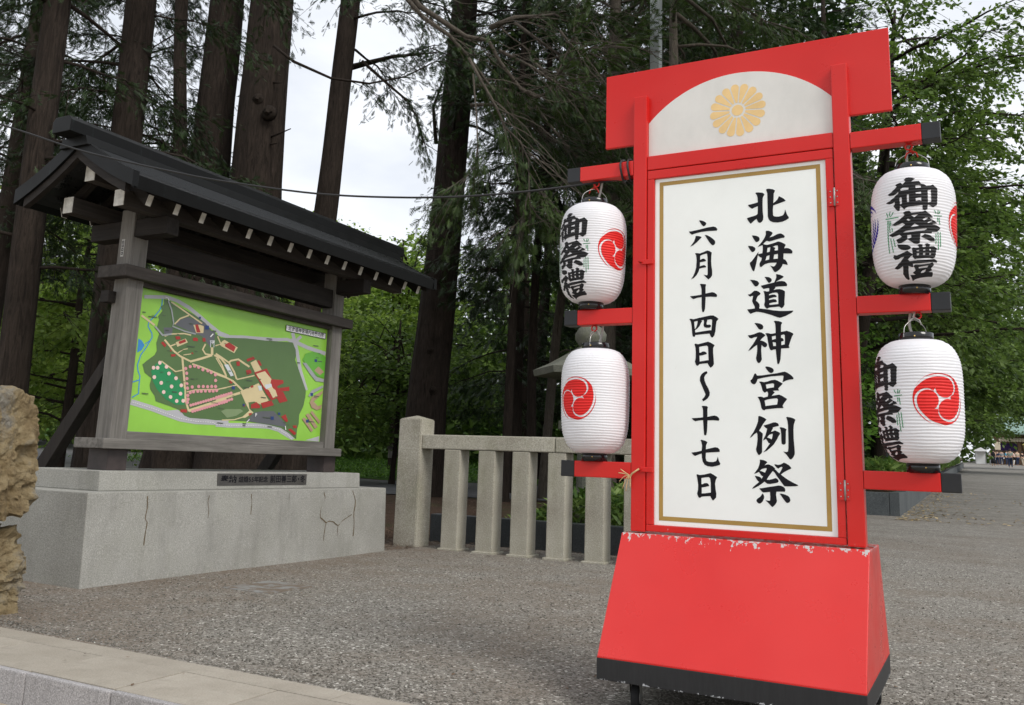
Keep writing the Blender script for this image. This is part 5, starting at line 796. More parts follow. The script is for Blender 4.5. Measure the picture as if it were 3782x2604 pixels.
CR = ["4.785,0.60 4.79,0.52 4.78,0.44 4.80,0.41 4.79,0.33 4.785,0.25", "5.40,0.60 5.385,0.55 5.40,0.48 5.395,0.42", "5.87,0.60 5.88,0.52 5.875,0.43", "6.83,0.60 6.85,0.54 6.80,0.47 6.79,0.38 6.83,0.355 6.88,0.325 6.92,0.335 6.99,0.325 7.06,0.29 7.12,0.33 7.20,0.36 7.27,0.385",
      "7.27,0.61 7.31,0.54 7.32,0.48 7.30,0.40 7.31,0.30 7.30,0.18", "6.88,0.325 6.86,0.25 6.85,0.16", "7.06,0.29 7.05,0.20", "6.35,0.60 6.345,0.54"]
for k, s in enumerate(CR):
    pts = [tuple(map(float, a.split(','))) for a in s.split()]; pts = [(p.x, p.y) for p in spline([(a, b, 0) for a, b in pts], 3)]
    w = (0.0045, 0.0032, 0.0036, 0.0065, 0.007, 0.004, 0.004, 0.0022)[k]; rj = random.Random(k)
    Lp = [(y - w * rj.uniform(0.5, 1.2), z) for y, z in pts]; Rp = [(y + w * rj.uniform(0.5, 1.2), z) for y, z in pts[::-1]]
    if k in (3,): Lp = [(y - w * 0.5, z - w * rj.uniform(0.4, 1)) for y, z in pts]; Rp = [(y + w * 0.5, z + w * rj.uniform(0.4, 1)) for y, z in pts[::-1]]
    link('crack', flat_mesh('crack', [(Lp + Rp, [])], lambda y, z: (-5.445 - (z + 0.1) / 0.733 * 0.03 + 0.0022, y, z), (1, 0, 0)), 'crack_dirt', ped)

# ================================================================== MAP BOARD WITH ROOF
nb = root('map_board', (-5.88, 6.0, 0.776), 'roofed wooden notice board with a green shrine grounds map', 'notice board')
for y0, y1 in ((4.645, 4.797), (7.175, 7.328)):
    po = prism('post', [(-5.945, 0.95), (-5.780, 0.95), (-5.788, 2.80), (-5.940, 2.80)], y0, y1, 'y', 'wood_grey_z', nb, 0.006)
    box('post_shoe', -5.98, -5.765, y0 - 0.012, y1 + 0.012, 0.777, 0.935, 'shoe_metal', nb, 0.004)
    box('bracket_arm', -6.30, -5.44, y0 + 0.012, y1 - 0.012, 2.575, 2.715, 'wood_dark_x', nb, 0.008)
    s0 = (y0 + y1) / 2
    prism('brace', [(-5.944, 1.70), (-5.944, 1.55), (-7.10, 0.02), (-7.22, 0.10)], s0 - 0.045, s0 + 0.045, 'y', 'wood_dark_z', nb, 0.004)
box('sill_rail', -6.03, -5.70, 4.53, 7.345, 0.936, 1.012, 'wood_grey_y', nb, 0.006)
box('head_rail', -6.03, -5.71, 4.555, 7.405, 2.240, 2.335, 'wood_mid_y', nb, 0.006)
box('tie_beam', -5.93, -5.81, 4.798, 7.174, 2.43, 2.615, 'wood_dark_y', nb, 0.006)
box('rail_peg', -5.99, -5.90, 4.575, 4.644, 2.05, 2.14, 'wood_dark_x', nb, 0.003)
stk = box('name_sticker', -5.905, -5.870, 4.6425, 4.6438, 2.42, 2.56, 'sticker', po if False else nb, 0.0)
for k in range(4): link('sticker_mark', flat_mesh('sticker_mark', [([(-5.899, 2.435 + k * 0.03), (-5.877, 2.435 + k * 0.03), (-5.877, 2.457 + k * 0.03), (-5.899, 2.457 + k * 0.03)], [[(-5.893, 2.441 + k * 0.03), (-5.883, 2.441 + k * 0.03), (-5.883, 2.451 + k * 0.03), (-5.893, 2.451 + k * 0.03)]])], lambda x, z: (x, 4.6418, z), (0, -1, 0)), 'print_black', stk)
box('frame_strip', -5.90, -5.800, 4.798, 7.174, 2.206, 2.2395, 'wood_mid_y', nb, 0.003)
box('frame_strip', -5.90, -5.795, 4.798, 7.174, 1.0125, 1.072, 'wood_grey_y', nb, 0.003)
mp_ = box('map_panel', -5.88, -5.851, 4.799, 7.173, 1.060, 2.215, 'map_mapbase', nb, 0.0)
order = ['water', 'road', 'woodland', 'carpark', 'road2', 'path', 'orchard', 'field', 'pale', 'building', 'court', 'blossom', 'tree', 'pitch', 'sport', 'badge', 'white', 'print']
NICE = dict(water='printed_water', road='printed_road', woodland='printed_woodland', carpark='printed_car_park', road2='printed_side_road', path='printed_path', orchard='printed_orchard', field='printed_field', pale='printed_pale_area', building='printed_building', court='printed_courtyard', blossom='printed_blossom_tree', tree='printed_tree_row', pitch='printed_pitch', sport='printed_sports_field', badge='printed_badge', white='printed_marking', print='printed_caption')
def clip(p): return (min(max(p[0], 4.802), 7.170), min(max(p[1], 1.074), 2.204))
RANK = dict(pale=7, white=9, pitch=4, sport=6, road2=5)
for i, k in enumerate(order):
    lay = -5.8498 + 0.00035 * i
    if k in ('pale',): lay = -5.8498 + 0.00035 * 11.5
    if k == 'road2': lay = -5.8498 + 0.00035 * 13.5
    polys = []
    for s in MAPS[k].split('|'):
        polys.append(([clip(p) for p in parse(s)], []))
    V, F = [], []
    for j, (p, _) in enumerate(polys):
        fl, tr = fill2d(p, []); o_ = len(V); V += [(lay + 0.000004 * j, q.x, q.y) for q in fl]; F += [tuple(a + o_ for a in t) for t in tr]
    me = mesh(NICE[k], V, F)
    bm = bmesh.new(); bm.from_mesh(me)
    for f in bm.faces:
        f.normal_update()
        if f.normal.x < 0: f.normal_flip()
    bm.to_mesh(me); bm.free()
    link(NICE[k], me, 'map_' + k, mp_)['kind'] = 'stuff'
tp = [(6.543, 2.1025), (7.141, 2.1025), (7.141, 2.162), (6.543, 2.162)]; ti = [(6.548, 2.1075), (7.136, 2.1075), (7.136, 2.157), (6.548, 2.157)]
ttl = link('title_plate', flat_mesh('title_plate', [(ti, [])], lambda y, z: (-5.8428, y, z), (1, 0, 0)), 'map_white', mp_)
link('title_border', flat_mesh('title_border', [(tp, [ti])], lambda y, z: (-5.8426, y, z), (1, 0, 0)), 'print_black', ttl)
char_row('北海道神宮境内地案内図', 0.046, 0.0007, 6.842, 2.1315, -5.8424, ttl, 0.535)
board_text('badge_letter', 'P', 0.045, 0.0006, 6.238, 1.272 + 0.008, -5.8425, 'map_white', mp_, 1.0)
board_text('badge_letter', 'P', 0.045, 0.0006, 5.638, 1.868, -5.8425, 'map_white', mp_, 1.0)
# roof: purlins, rafters with white painted ends, copper courses, barge boards, ridge
CX = -5.865
def white_end(name, x0, x1, y, z0, z1, parent, sgn=-1):
    box(name, x0 - 0.001, x1 + 0.001, min(y, y + sgn * 0.006), max(y, y + sgn * 0.006), z0 - 0.001, z1 + 0.001, 'end_white', parent, 0.001)
for xc, zc, y0, y1 in ((CX, 2.987, 4.265, 8.03), (-5.59, 2.782, 4.33, 8.00), (-6.17, 2.782, 4.33, 8.00)):
    p = box('purlin', xc - 0.052, xc + 0.052, y0, y1, zc - 0.062, zc + 0.062, 'wood_mid_y', nb, 0.004)
    white_end('painted_end', xc - 0.052, xc + 0.052, y0, zc - 0.062, zc + 0.062, p); white_end('painted_end', xc - 0.052, xc + 0.052, y1, zc - 0.062, zc + 0.062, p, 1)
def roof_z(d): return 3.235 - 0.72 * d + 0.25 * d * d              # roof surface height at distance d from the ridge line
for i in range(15):
    y = 4.425 + i * (8.085 - 4.425) / 14
    for s in (1, -1):
        prof = [(CX + s * 0.02, 3.112), (CX + s * 0.02, 3.052), (CX + s * 0.470, 2.724), (CX + s * 0.500, 2.800)]
        rf = prism('rafter', prof, y - 0.022, y + 0.022, 'y', 'wood_dark_x', nb, 0.0)
        a, b = prof[2], prof[3]; e = [(a[0] + s * 0.0002, a[1]), (a[0] + s * 0.005, a[1] - 0.002), (b[0] + s * 0.005, b[1] + 0.001), (b[0] + s * 0.0002, b[1])]
        prism('painted_end', e, y - 0.0225, y + 0.0225, 'y', 'end_white', rf)
NC = 8
for s in (1, -1):
    for k in range(NC):
        d0, d1 = 0.04 + k * 0.575 / NC, 0.04 + (k + 1.14) * 0.575 / NC
        t0 = 0.012
        prof = [(CX + s * d0, roof_z(d0) - 0.075), (CX + s * d0, roof_z(d0) - 0.010), (CX + s * d1, roof_z(d1) + 0.020), (CX + s * d1, roof_z(d1) + 0.004), (CX + s * (d1 - 0.03), roof_z(d1) - 0.075)]
        prism('roof_course', prof, 4.17 + 0.001 * k, 8.13 - 0.001 * k, 'y', 'copper_course', nb)
    f = [(CX + s * 0.625, roof_z(0.625) + 0.012), (CX + s * 0.665, roof_z(0.66) - 0.008), (CX + s * 0.645, roof_z(0.66) - 0.105), (CX + s * 0.59, roof_z(0.59) - 0.085), (CX + s * 0.59, roof_z(0.59) - 0.052)]
    prism('eave_fascia', f, 4.145, 8.155, 'y', 'copper_roof', nb, 0.003)
    for y0, y1 in ((4.115, 4.168), (8.132, 8.185)):
        pts = [d for d in np.linspace(0.0, 0.665, 8)]; up = [(CX + s * d, roof_z(d) + 0.02) for d in pts]; dn = [(CX + s * d, roof_z(d) - 0.095) for d in pts[::-1]]
        prism('barge_board', up + dn, y0, y1, 'y', 'copper_roof', nb)
        up = [(CX + s * d, roof_z(d) - 0.097) for d in pts[:-1]]; dn = [(CX + s * d, roof_z(d) - 0.165) for d in pts[:-1][::-1]]
        prism('inner_barge', up + dn, (y0 + 0.02 if y0 < 5 else y0 - 0.01), (y1 + 0.012 if y0 < 5 else y1 - 0.02), 'y', 'wood_dark_x', nb)
prism('ridge_cap', [(CX - 0.10, 3.215), (CX + 0.10, 3.215), (CX + 0.105, 3.30), (CX + 0.075, 3.335), (CX - 0.075, 3.335), (CX - 0.105, 3.30)], 3.975, 8.335, 'y', 'copper_roof', nb, 0.004)
prism('ridge_base', [(CX - 0.16, 3.14), (CX + 0.16, 3.14), (CX + 0.13, 3.214), (CX - 0.13, 3.214)], 4.09, 8.22, 'y', 'copper_roof', nb, 0.003)

# ================================================================== STONE FENCE
fn = root('stone_fence', (-4.2, 8.5, 0), 'weathered granite fence with square balusters, capped corner post and top rail', 'fence')
bm = bmesh.new(); box_bm(bm, -5.71, -5.425, 8.36, 8.645, -0.1, 1.372)
top = [f for f in bm.faces if f.calc_center_median().z > 1.37][0]; c = top.calc_center_median(); r_ = bmesh.ops.poke(bm, faces=[top]); r_['verts'][0].co.z = 1.418
bmesh.ops.bevel(bm, geom=bm.edges[:], offset=0.008, segments=2, affect='EDGES'); link('corner_post', bm_mesh('corner_post', bm), 'fence_granite', fn)
for x0, x1 in ((-5.424, -3.826), (-3.818, -2.30)): box('top_rail', x0, x1, 8.395, 8.615, 1.052, 1.205, 'fence_granite', fn, 0.012)
bm = bmesh.new(); box_bm(bm, -0.1, 0.1, 8.40, 8.60, 0.0, 1.050, 0.012); bal = bm_mesh('baluster', bm); bal.materials.append(MATS['fence_granite'])
bm = bmesh.new(); box_bm(bm, -0.125, 0.125, 8.375, 8.63, -0.05, 0.022, 0.008); bas = bm_mesh('baluster_foot', bm); bas.materials.append(MATS['fence_granite'])
rf = random.Random(3)
for x in (-5.03, -4.61, -4.205, -3.80, -3.385, -2.98, -2.57):
    b = link('baluster', bal, None, fn, (x, rf.uniform(-0.008, 0.008), 0)); link('baluster_foot', bas, None, b, (x, 0, 0))

# ================================================================== BOULDERS, STONE LANTERN, SMALL THINGS
def boulder(name, centre, size, seed, label, sub=6, rough=0.05, nplanes=16):
    """Fractured block: cut by random planes, then roughened and pitted."""
    from mathutils import noise as mn
    rr = random.Random(seed); off = Vector((seed * 3.1, seed * 1.7, seed * 0.9))
    pl = [(Vector(q), rr.uniform(0.86, 0.98)) for q in ((1, 0, 0.08), (-1, 0, 0), (0, -1, 0.05), (0, 1, 0), (0.1, 0, 1), (0, 0, -1))]
    for _ in range(nplanes): pl.append((Vector((rr.gauss(0, 1), rr.gauss(0, 1), rr.gauss(0, 0.8))).normalized(), rr.uniform(1.26, 1.55)))
    bm = bmesh.new(); bmesh.ops.create_icosphere(bm, subdivisions=sub, radius=1.0)
    for v in bm.verts:
        d = v.co.normalized(); w = d + 0.10 * Vector((mn.noise(d * 2 + off), mn.noise(d * 2 - off), mn.noise(d * 2 + off * 2)))
        k = min(o_ / max(0.05, n_.normalized().dot(w)) for n_, o_ in pl if n_.dot(w) > 0.05); p = d * k
        crag = mn.turbulence(p * 2.6 + off, 5, True, noise_basis='PERLIN_ORIGINAL', amplitude_scale=0.55, frequency_scale=2.2) - 0.45
        pit = max(0, mn.noise(p * 4.6 + off * 2) - 0.36); st = mn.noise(Vector((p.x * 1.5, p.y * 1.5, p.z * 8)) + off)
        k *= 1 + rough * crag * 2.0 + 0.020 * st - 0.42 * pit
        v.co = Vector((centre[0] + d.x * k * size[0], centre[1] + d.y * k * size[1], centre[2] + d.z * k * size[2]))
    o = link(name, bm_mesh(name, bm, False), 'tufa_rock'); return tag(o, label, 'boulder', 'stacked boulders')
boulder('weathered_boulder', (-5.40, 3.22, 0.885), (0.53, 0.31, 0.405), 7, 'pitted ochre boulder resting on top of another, at the left edge', 6, 0.055)
boulder('weathered_boulder', (-5.44, 3.22, 0.20), (0.52, 0.33, 0.32), 12, 'broken pale boulder on the gravel, lower of the stacked pair', 6, 0.075)
tag(box('drain_cover', -4.80, -4.37, 4.93, 5.42, -0.03, 0.004, 'drain_concrete', None, 0.003), 'square concrete drain cover half buried in the gravel', 'drain cover')
# stone lantern behind the fence
sl = root('stone_lantern', (-4.2, 10.2, 0.2), 'large mossy stone lantern with wide roof behind the fence', 'stone lantern')
def hexp(name, levels, mat, par, cx=-4.20, cy=10.22, seg=6, rot=0.26):
    V, F = [], []
    for r, z in levels:
        for k in range(seg): a = rot + 2 * math.pi * k / seg; V.append((cx + r * math.cos(a), cy + r * math.sin(a), z))
    for i in range(len(levels) - 1):
        for k in range(seg): F.append((i * seg + k, i * seg + (k + 1) % seg, (i + 1) * seg + (k + 1) % seg, (i + 1) * seg + k))
    F.append(tuple(range(seg))[::-1]); F.append(tuple(range((len(levels) - 1) * seg, len(levels) * seg))); return link(name, mesh(name, V, F), mat, par)
hexp('base_stone', [(0.42, 0.1), (0.42, 0.35), (0.34, 0.42)], 'lantern_stone', sl); hexp('shaft', [(0.15, 0.42), (0.14, 1.25)], 'lantern_stone', sl, seg=16)
hexp('platform', [(0.20, 1.25), (0.38, 1.36), (0.38, 1.46)], 'lantern_stone', sl)
for k in range(6):
    a = 0.26 + k * math.pi / 3; box('fire_box_pillar', -4.20 + 0.27 * math.cos(a) - 0.04, -4.20 + 0.27 * math.cos(a) + 0.04, 10.22 + 0.27 * math.sin(a) - 0.04, 10.22 + 0.27 * math.sin(a) + 0.04, 1.46, 2.0, 'lantern_stone', sl, 0.01)
hexp('roof_stone', [(0.30, 1.98), (0.70, 2.00), (0.72, 2.075), (0.52, 2.16), (0.32, 2.27), (0.17, 2.36)], 'lantern_stone', sl)
link('finial', lathe('finial', [(0.13, 2.355), (0.15, 2.40), (0.19, 2.46), (0.195, 2.53), (0.15, 2.60), (0.06, 2.655), (0.012, 2.70)], 20, True, (-4.20, 10.22)), 'lantern_stone', sl)
# small wooden marker post on the lawn
mk = root('marker_post', (-16.6, 24.0, 0.3), 'small roofed wooden marker post on the grass under the trees', 'marker post')
z0 = float(forest_z(np.array(-16.6), np.array(24.0)))
box('stake', -16.63, -16.57, 23.97, 24.03, z0 - 0.1, z0 + 1.0, 'wood_mid_z', mk, 0.0); box('marker_face', -16.70, -16.50, 23.90, 23.965, z0 + 0.72, z0 + 1.02, 'wood_grey_z', mk, 0.0)
prism('marker_roof', [(-16.76, z0 + 1.0), (-16.44, z0 + 1.0), (-16.60, z0 + 1.14)], 23.86, 24.06, 'y', 'wood_mid_y', mk)
# lamp posts of the avenue
def lamp(x, y, h, mat, label, head=0.0):
    z = gzf(x, y); t = root('street_lamp', (x, y, z), label, 'street lamp')
    box('pole', x - 0.065, x + 0.065, y - 0.065, y + 0.065, z - 0.1, z + h, mat, t, 0.01); box('pole_foot', x - 0.10, x + 0.10, y - 0.10, y + 0.10, z - 0.1, z + 0.9, mat, t, 0.012)
    box('lamp_arm', min(x, x + head), max(x, x + head), y - 0.04, y + 0.04, z + h - 0.1, z + h - 0.02, mat, t, 0.008)
    bm = bmesh.new(); box_bm(bm, x + head - 0.35, x + head + 0.35, y - 0.35, y + 0.35, z + h - 0.02, z + h + 0.28, 0.03); link('lamp_head', bm_mesh('lamp_head', bm), 'lamp_green', t)
lamp(-3.50, 10.61, 8.8, 'lamp_grey', 'pale grey square lamp pole rising behind the top of the red sign', 0.6)
lamp(-2.35, 28.2, 8.7, 'lamp_green', 'dark green lamp pole standing in the bamboo grass behind the right lanterns', 2.0)

# ================================================================== PEOPLE AND THE FAR END OF THE AVENUE
def skin_mesh(name, verts, edges, radii, sub=1):
    me = bpy.data.meshes.new(name); me.from_pydata(verts, edges, []); o = bpy.data.objects.new(name, me); COL.objects.link(o)
    m = o.modifiers.new('skin', 'SKIN'); m.use_smooth_shade = True
    for i, r in enumerate(radii):
        me.skin_vertices[0].data[i].radius = r if isinstance(r, tuple) else (r, r)
    me.skin_vertices[0].data[0].use_root = True
    s = o.modifiers.new('sub', 'SUBSURF'); s.levels = sub; s.render_levels = sub
    out = bpy.data.meshes.new_from_object(o.evaluated_get(bpy.context.evaluated_depsgraph_get())); out.name = name
    bpy.data.objects.remove(o); bpy.data.meshes.remove(me); return out
BV = [(0, 0, 0.92), (0, 0, 1.12), (0, 0, 1.36), (0, 0, 1.47), (0, 0, 1.56), (0, 0.01, 1.66),
      (-0.10, 0, 0.86), (-0.11, -0.03, 0.48), (-0.11, 0.03, 0.08), (-0.11, -0.10, 0.04), (0.10, 0, 0.86), (0.11, 0.05, 0.48), (0.11, 0.12, 0.10), (0.11, 0.0, 0.04),
      (-0.19, 0, 1.37), (-0.24, 0.02, 1.10), (-0.22, -0.06, 0.86), (0.19, 0, 1.37), (0.24, 0.02, 1.10), (0.22, -0.06, 0.86)]
BE = [(0, 1), (1, 2), (2, 3), (3, 4), (4, 5), (0, 6), (6, 7), (7, 8), (8, 9), (0, 10), (10, 11), (11, 12), (12, 13), (2, 14), (14, 15), (15, 16), (2, 17), (17, 18), (18, 19)]
BR = [(0.15, 0.10), (0.14, 0.10), (0.17, 0.10), 0.055, 0.085, 0.075, 0.095, 0.062, 0.042, 0.035, 0.095, 0.062, 0.042, 0.035, 0.062, 0.048, 0.035, 0.062, 0.048, 0.035]
def sub(idx, grow): 
    m = {a: i for i, a in enumerate(idx)}; e = [(m[a], m[b]) for a, b in BE if a in m and b in m]
    return [BV[i] for i in idx], e, [tuple(q * grow for q in (BR[i] if isinstance(BR[i], tuple) else (BR[i],) * 2)) for i in idx]
body_me = skin_mesh('body', BV, BE, BR)
shirt_me = skin_mesh('shirt', *sub([0, 1, 2, 14, 15, 17, 18], 1.14)); trou_me = skin_mesh('trousers', *sub([0, 6, 7, 8, 10, 11, 12], 1.18))
hair_me = lathe('hair', [(0.05, 1.53), (0.088, 1.56), (0.093, 1.64), (0.075, 1.71), (0.03, 1.735)], 12, True, (0, 0.015))
dress_me = lathe('dress', [(0.27, 0.30), (0.22, 0.60), (0.16, 0.95), (0.19, 1.20), (0.18, 1.38), (0.07, 1.47)], 14)
bag_me = None
def dress_up(name, me, mat, p):
    o = bpy.data.objects.new(name, me); COL.objects.link(o); o.parent = p
    if len(me.materials) == 0: me.materials.append(None)
    o.material_slots[0].link = 'OBJECT'; o.material_slots[0].material = MATS[mat]; return o
def person(x, y, rot, top, bot, label, scale=1.0, dress=False, group=None):
    z = float(plaza_z(np.array(x), np.array(y))); p = root('person', (x, y, z), label, 'person', group); p.rotation_euler.z = rot; p.scale = (scale,) * 3
    dress_up('body', body_me, 'skin', p); dress_up('hair', hair_me, 'hair', p)
    if dress: dress_up('dress', dress_me, top, p)
    else: dress_up('shirt', shirt_me, top, p); dress_up('trousers', trou_me, bot, p)
    return p
pa = person(2.35, 96, 2.9, 'cloth_sage', 'cloth_navy', 'walker in pale top and dark jeans, nearest on the avenue')
bm = bmesh.new(); box_bm(bm, -0.48, -0.24, -0.10, 0.10, 0.72, 0.98, 0.03); dress_up('shoulder_bag', bm_mesh('shoulder_bag', bm), 'cloth_black', pa)
person(1.05, 104, 3.1, 'cloth_black', 'cloth_black', 'walker in a long black dress by the planter end', 1.0, True)
rp = random.Random(11)
far = [(1.0, 118, 'cloth_white', 'cloth_grey', 'distant visitor in white beside the white tent'), (1.6, 117, 'cloth_navy', 'cloth_navy', 'distant visitor all in navy below the tan notice'), (2.05, 119, 'cloth_grey', 'cloth_navy', 'distant visitor in grey top left of the blue shirt'),
       (2.45, 114, 'cloth_blue', 'cloth_navy', 'distant visitor in bright blue shirt before the shrine gate'), (2.8, 118, 'cloth_white', 'cloth_black', 'distant visitor in white shirt and black trousers mid crowd'), (3.15, 120, 'cloth_pink', 'cloth_beige', 'distant visitor in pink before the purple curtain'),
       (3.6, 118, 'cloth_beige', 'cloth_navy', 'distant visitor in beige right of the nearest walker'), (4.05, 117, 'cloth_black', 'cloth_beige', 'distant visitor in black top and beige trousers'), (4.4, 113, 'cloth_white', 'cloth_navy', 'distant visitor in white shirt at the right edge'), (1.3, 121, 'cloth_pink', 'cloth_grey', 'distant visitor in pink under the tent'),
       (3.35, 122, 'cloth_white', 'cloth_white', 'distant figure all in white under the gate'), (4.7, 119, 'cloth_grey', 'cloth_black', 'distant visitor in grey at the right edge of the crowd'), (2.2, 123, 'cloth_white', 'cloth_white', 'distant figure in white robes left of the gate curtain')]
for x, y, a, b, l in far: person(x, y, rp.uniform(0, 6), a, b, l, rp.uniform(0.92, 1.03), False, 'distant crowd before the shrine gate')
gz = gzf(3, 128)
gt = root('shrine_gate', (4.0, 128, gz), 'distant wooden shrine gate with green copper roof and hanging lanterns', 'gate')
for x in (1.9, 4.2, 6.6, 8.8, 11): box('pillar', x - 0.2, x + 0.2, 127.8, 128.2, gz - 0.3, gz + 3.6, 'gate_wood', gt, 0.02)
box('lintel', 1.4, 12, 127.7, 128.3, gz + 3.25, gz + 3.75, 'gate_wood', gt, 0.02); box('back_wall', 1.6, 11.5, 130.6, 131.0, gz - 0.3, gz + 3.5, 'gate_wood', gt, 0.0)
prism('gate_roof', [(125.2, gz + 3.6), (125.2, gz + 3.8), (126.8, gz + 4.6), (128, gz + 5.8), (129.2, gz + 4.6), (130.8, gz + 3.8), (130.8, gz + 3.6)], 2.4, 14.5, 'x', 'patina', gt)
for i in range(12): link('paper_lamp', lathe('paper_lamp', [(0.10, gz + 2.75), (0.17, gz + 2.9), (0.17, gz + 3.15), (0.10, gz + 3.24)], 10, True, (2.2 + i * 0.30, 127.4)), 'lantern_row', gt)
box('purple_curtain', 2.1, 4.0, 127.9, 127.96, gz + 1.7, gz + 2.6, 'curtain_purple', gt, 0.0)
tn = root('event_tent', (0.2, 120, gzf(0.2, 120)), 'white event tent at the far end of the avenue', 'tent')
zt = gzf(0.2, 120)
for x in (-0.6, 0.45):
    for y in (119, 121.4): box('tent_leg', x - 0.04, x + 0.04, y - 0.04, y + 0.04, zt - 0.2, zt + 1.6, 'galvanized', tn, 0.0)
prism('tent_roof', [(-0.75, zt + 1.5), (0.6, zt + 1.5), (0.58, zt + 1.6), (0.0, zt + 1.95), (-0.72, zt + 1.6)], 118.8, 121.6, 'y', 'tent_white', tn); box('tent_wall', -0.6, 0.4, 121.35, 121.38, zt + 0.1, zt + 1.49, 'tent_white', tn, 0.0)
ns = root('notice_stand', (1.75, 121, gzf(1.75, 121)), 'tan notice on two legs above the distant crowd', 'notice'); zn = gzf(1.75, 121)
box('notice_face', 1.45, 2.05, 120.95, 121.0, zn + 1.75, zn + 2.65, 'sign_tan', ns, 0.01)
for x in (1.5, 2.0): box('leg', x - 0.03, x + 0.03, 121.001, 121.06, zn - 0.1, zn + 2.6, 'gate_wood', ns, 0.0)
ol = root('bronze_lantern', (4.9, 124, gzf(4.9, 124)), 'yellowish bronze lantern on a stand at the right edge', 'lantern'); zo = gzf(4.9, 124)
link('stand', lathe('stand', [(0.5, zo - 0.1), (0.45, zo + 1.1), (0.2, zo + 1.2), (0.18, zo + 1.7)], 12, True, (4.9, 124)), 'bronze_yellow', ol); link('lamp_body', lathe('lamp_body', [(0.2, zo + 1.7), (0.38, zo + 1.8), (0.38, zo + 2.3), (0.55, zo + 2.4), (0.12, zo + 2.75), (0.05, zo + 2.95)], 8, False, (4.9, 124)), 'bronze_yellow', ol)

# ================================================================== TREES
BRANCH = {
'B1':[(-6.7, 8.89, 7.42), (-6.28, 9.11, 6.86), (-5.94, 9.29, 6.61), (-5.72, 9.41, 6.45), (-5.46, 9.56, 6.41), (-5.32, 9.63, 6.12), (-5.06, 9.77, 5.74), (-4.88, 9.86, 5.63), (-4.73, 9.95, 5.71), (-4.61, 10.01, 6.06), (-4.47, 10.08, 6.46), (-4.45, 10.1, 6.81)],
'B2':[(-6.98, 9.42, 7.54), (-6.58, 9.64, 7.02), (-6.24, 9.81, 6.76), (-5.99, 9.95, 6.45), (-5.71, 10.1, 6.03), (-5.52, 10.2, 5.86), (-5.44, 10.24, 5.73), (-5.38, 10.28, 5.53)],
'B3':[(-5.94, 10.43, 7.1), (-5.63, 10.6, 7.28), (-5.24, 10.81, 7.32), (-4.95, 10.96, 7.41), (-4.66, 11.12, 7.54)],
'B4':[(-5.42, 9.01, 5.91), (-5.24, 9.11, 5.55), (-5.09, 9.18, 5.27), (-4.99, 9.24, 5.01), (-4.81, 9.33, 4.82), (-4.72, 9.38, 4.59), (-4.7, 9.39, 4.24), (-4.77, 9.36, 3.87), (-5.01, 9.23, 3.53)],
'B5':[(-4.74, 9.37, 4.49), (-4.57, 9.47, 4.2), (-4.33, 9.59, 3.88)],
'B6':[(-6.38, 10.77, 6.42), (-6.03, 10.95, 6.41), (-5.63, 11.17, 6.23), (-5.22, 11.38, 6.01), (-4.66, 11.68, 5.75)],
'B7':[(-6.66, 11.18, 6.31), (-6.37, 11.34, 6.34), (-5.95, 11.56, 6.14), (-5.63, 11.73, 5.88), (-5.01, 12.07, 5.42)],
'B8':[(-5.33, 9.63, 6.27), (-4.96, 9.82, 6.07), (-4.6, 10.01, 5.8), (-4.11, 10.28, 5.57), (-3.9, 10.39, 5.49)],
'B9':[(-5.19, 10.26, 6.41), (-4.81, 10.47, 6.02), (-4.53, 10.62, 5.86), (-4.07, 10.87, 5.39)],
'B10':[(-5.62, 9.47, 5.93), (-5.56, 9.5, 5.36), (-5.53, 9.52, 4.94), (-5.55, 9.5, 4.67), (-5.7, 9.42, 4.46), (-5.94, 9.3, 4.27)],
'B15':[(-4.62, 10.0, 6.58), (-4.44, 10.1, 6.31), (-4.08, 10.29, 6.39), (-3.73, 10.48, 6.58)],
'B16':[(-5.86, 11.04, 7.45), (-5.34, 11.32, 7.02), (-4.84, 11.59, 6.75), (-4.23, 11.92, 6.41)],
'B17':[(-5.4, 10.72, 6.02), (-5.01, 10.93, 5.46), (-4.72, 11.09, 5.11), (-4.24, 11.34, 4.93)],
'B11':[(-9.04, 9.34, 6.94), (-8.76, 9.49, 6.7), (-8.24, 9.76, 6.45), (-7.74, 10.03, 6.39), (-7.28, 10.28, 6.52), (-6.89, 10.49, 6.78), (-6.73, 10.57, 6.79)],
'B12':[(-9.82, 15.16, 7.49), (-9.91, 15.11, 8.3), (-9.76, 15.19, 8.9), (-9.71, 15.22, 9.11)],
'B13':[(-8.8, 11.17, 7.44), (-8.4, 11.38, 7.05), (-8.09, 11.55, 6.76), (-7.94, 11.63, 6.47), (-7.83, 11.68, 6.05), (-7.63, 11.79, 5.91)],
'B14':[(-9.59, 11.88, 7.78), (-8.95, 12.22, 8.01), (-8.23, 12.61, 8.13)],
}
from mathutils import noise as mnoise
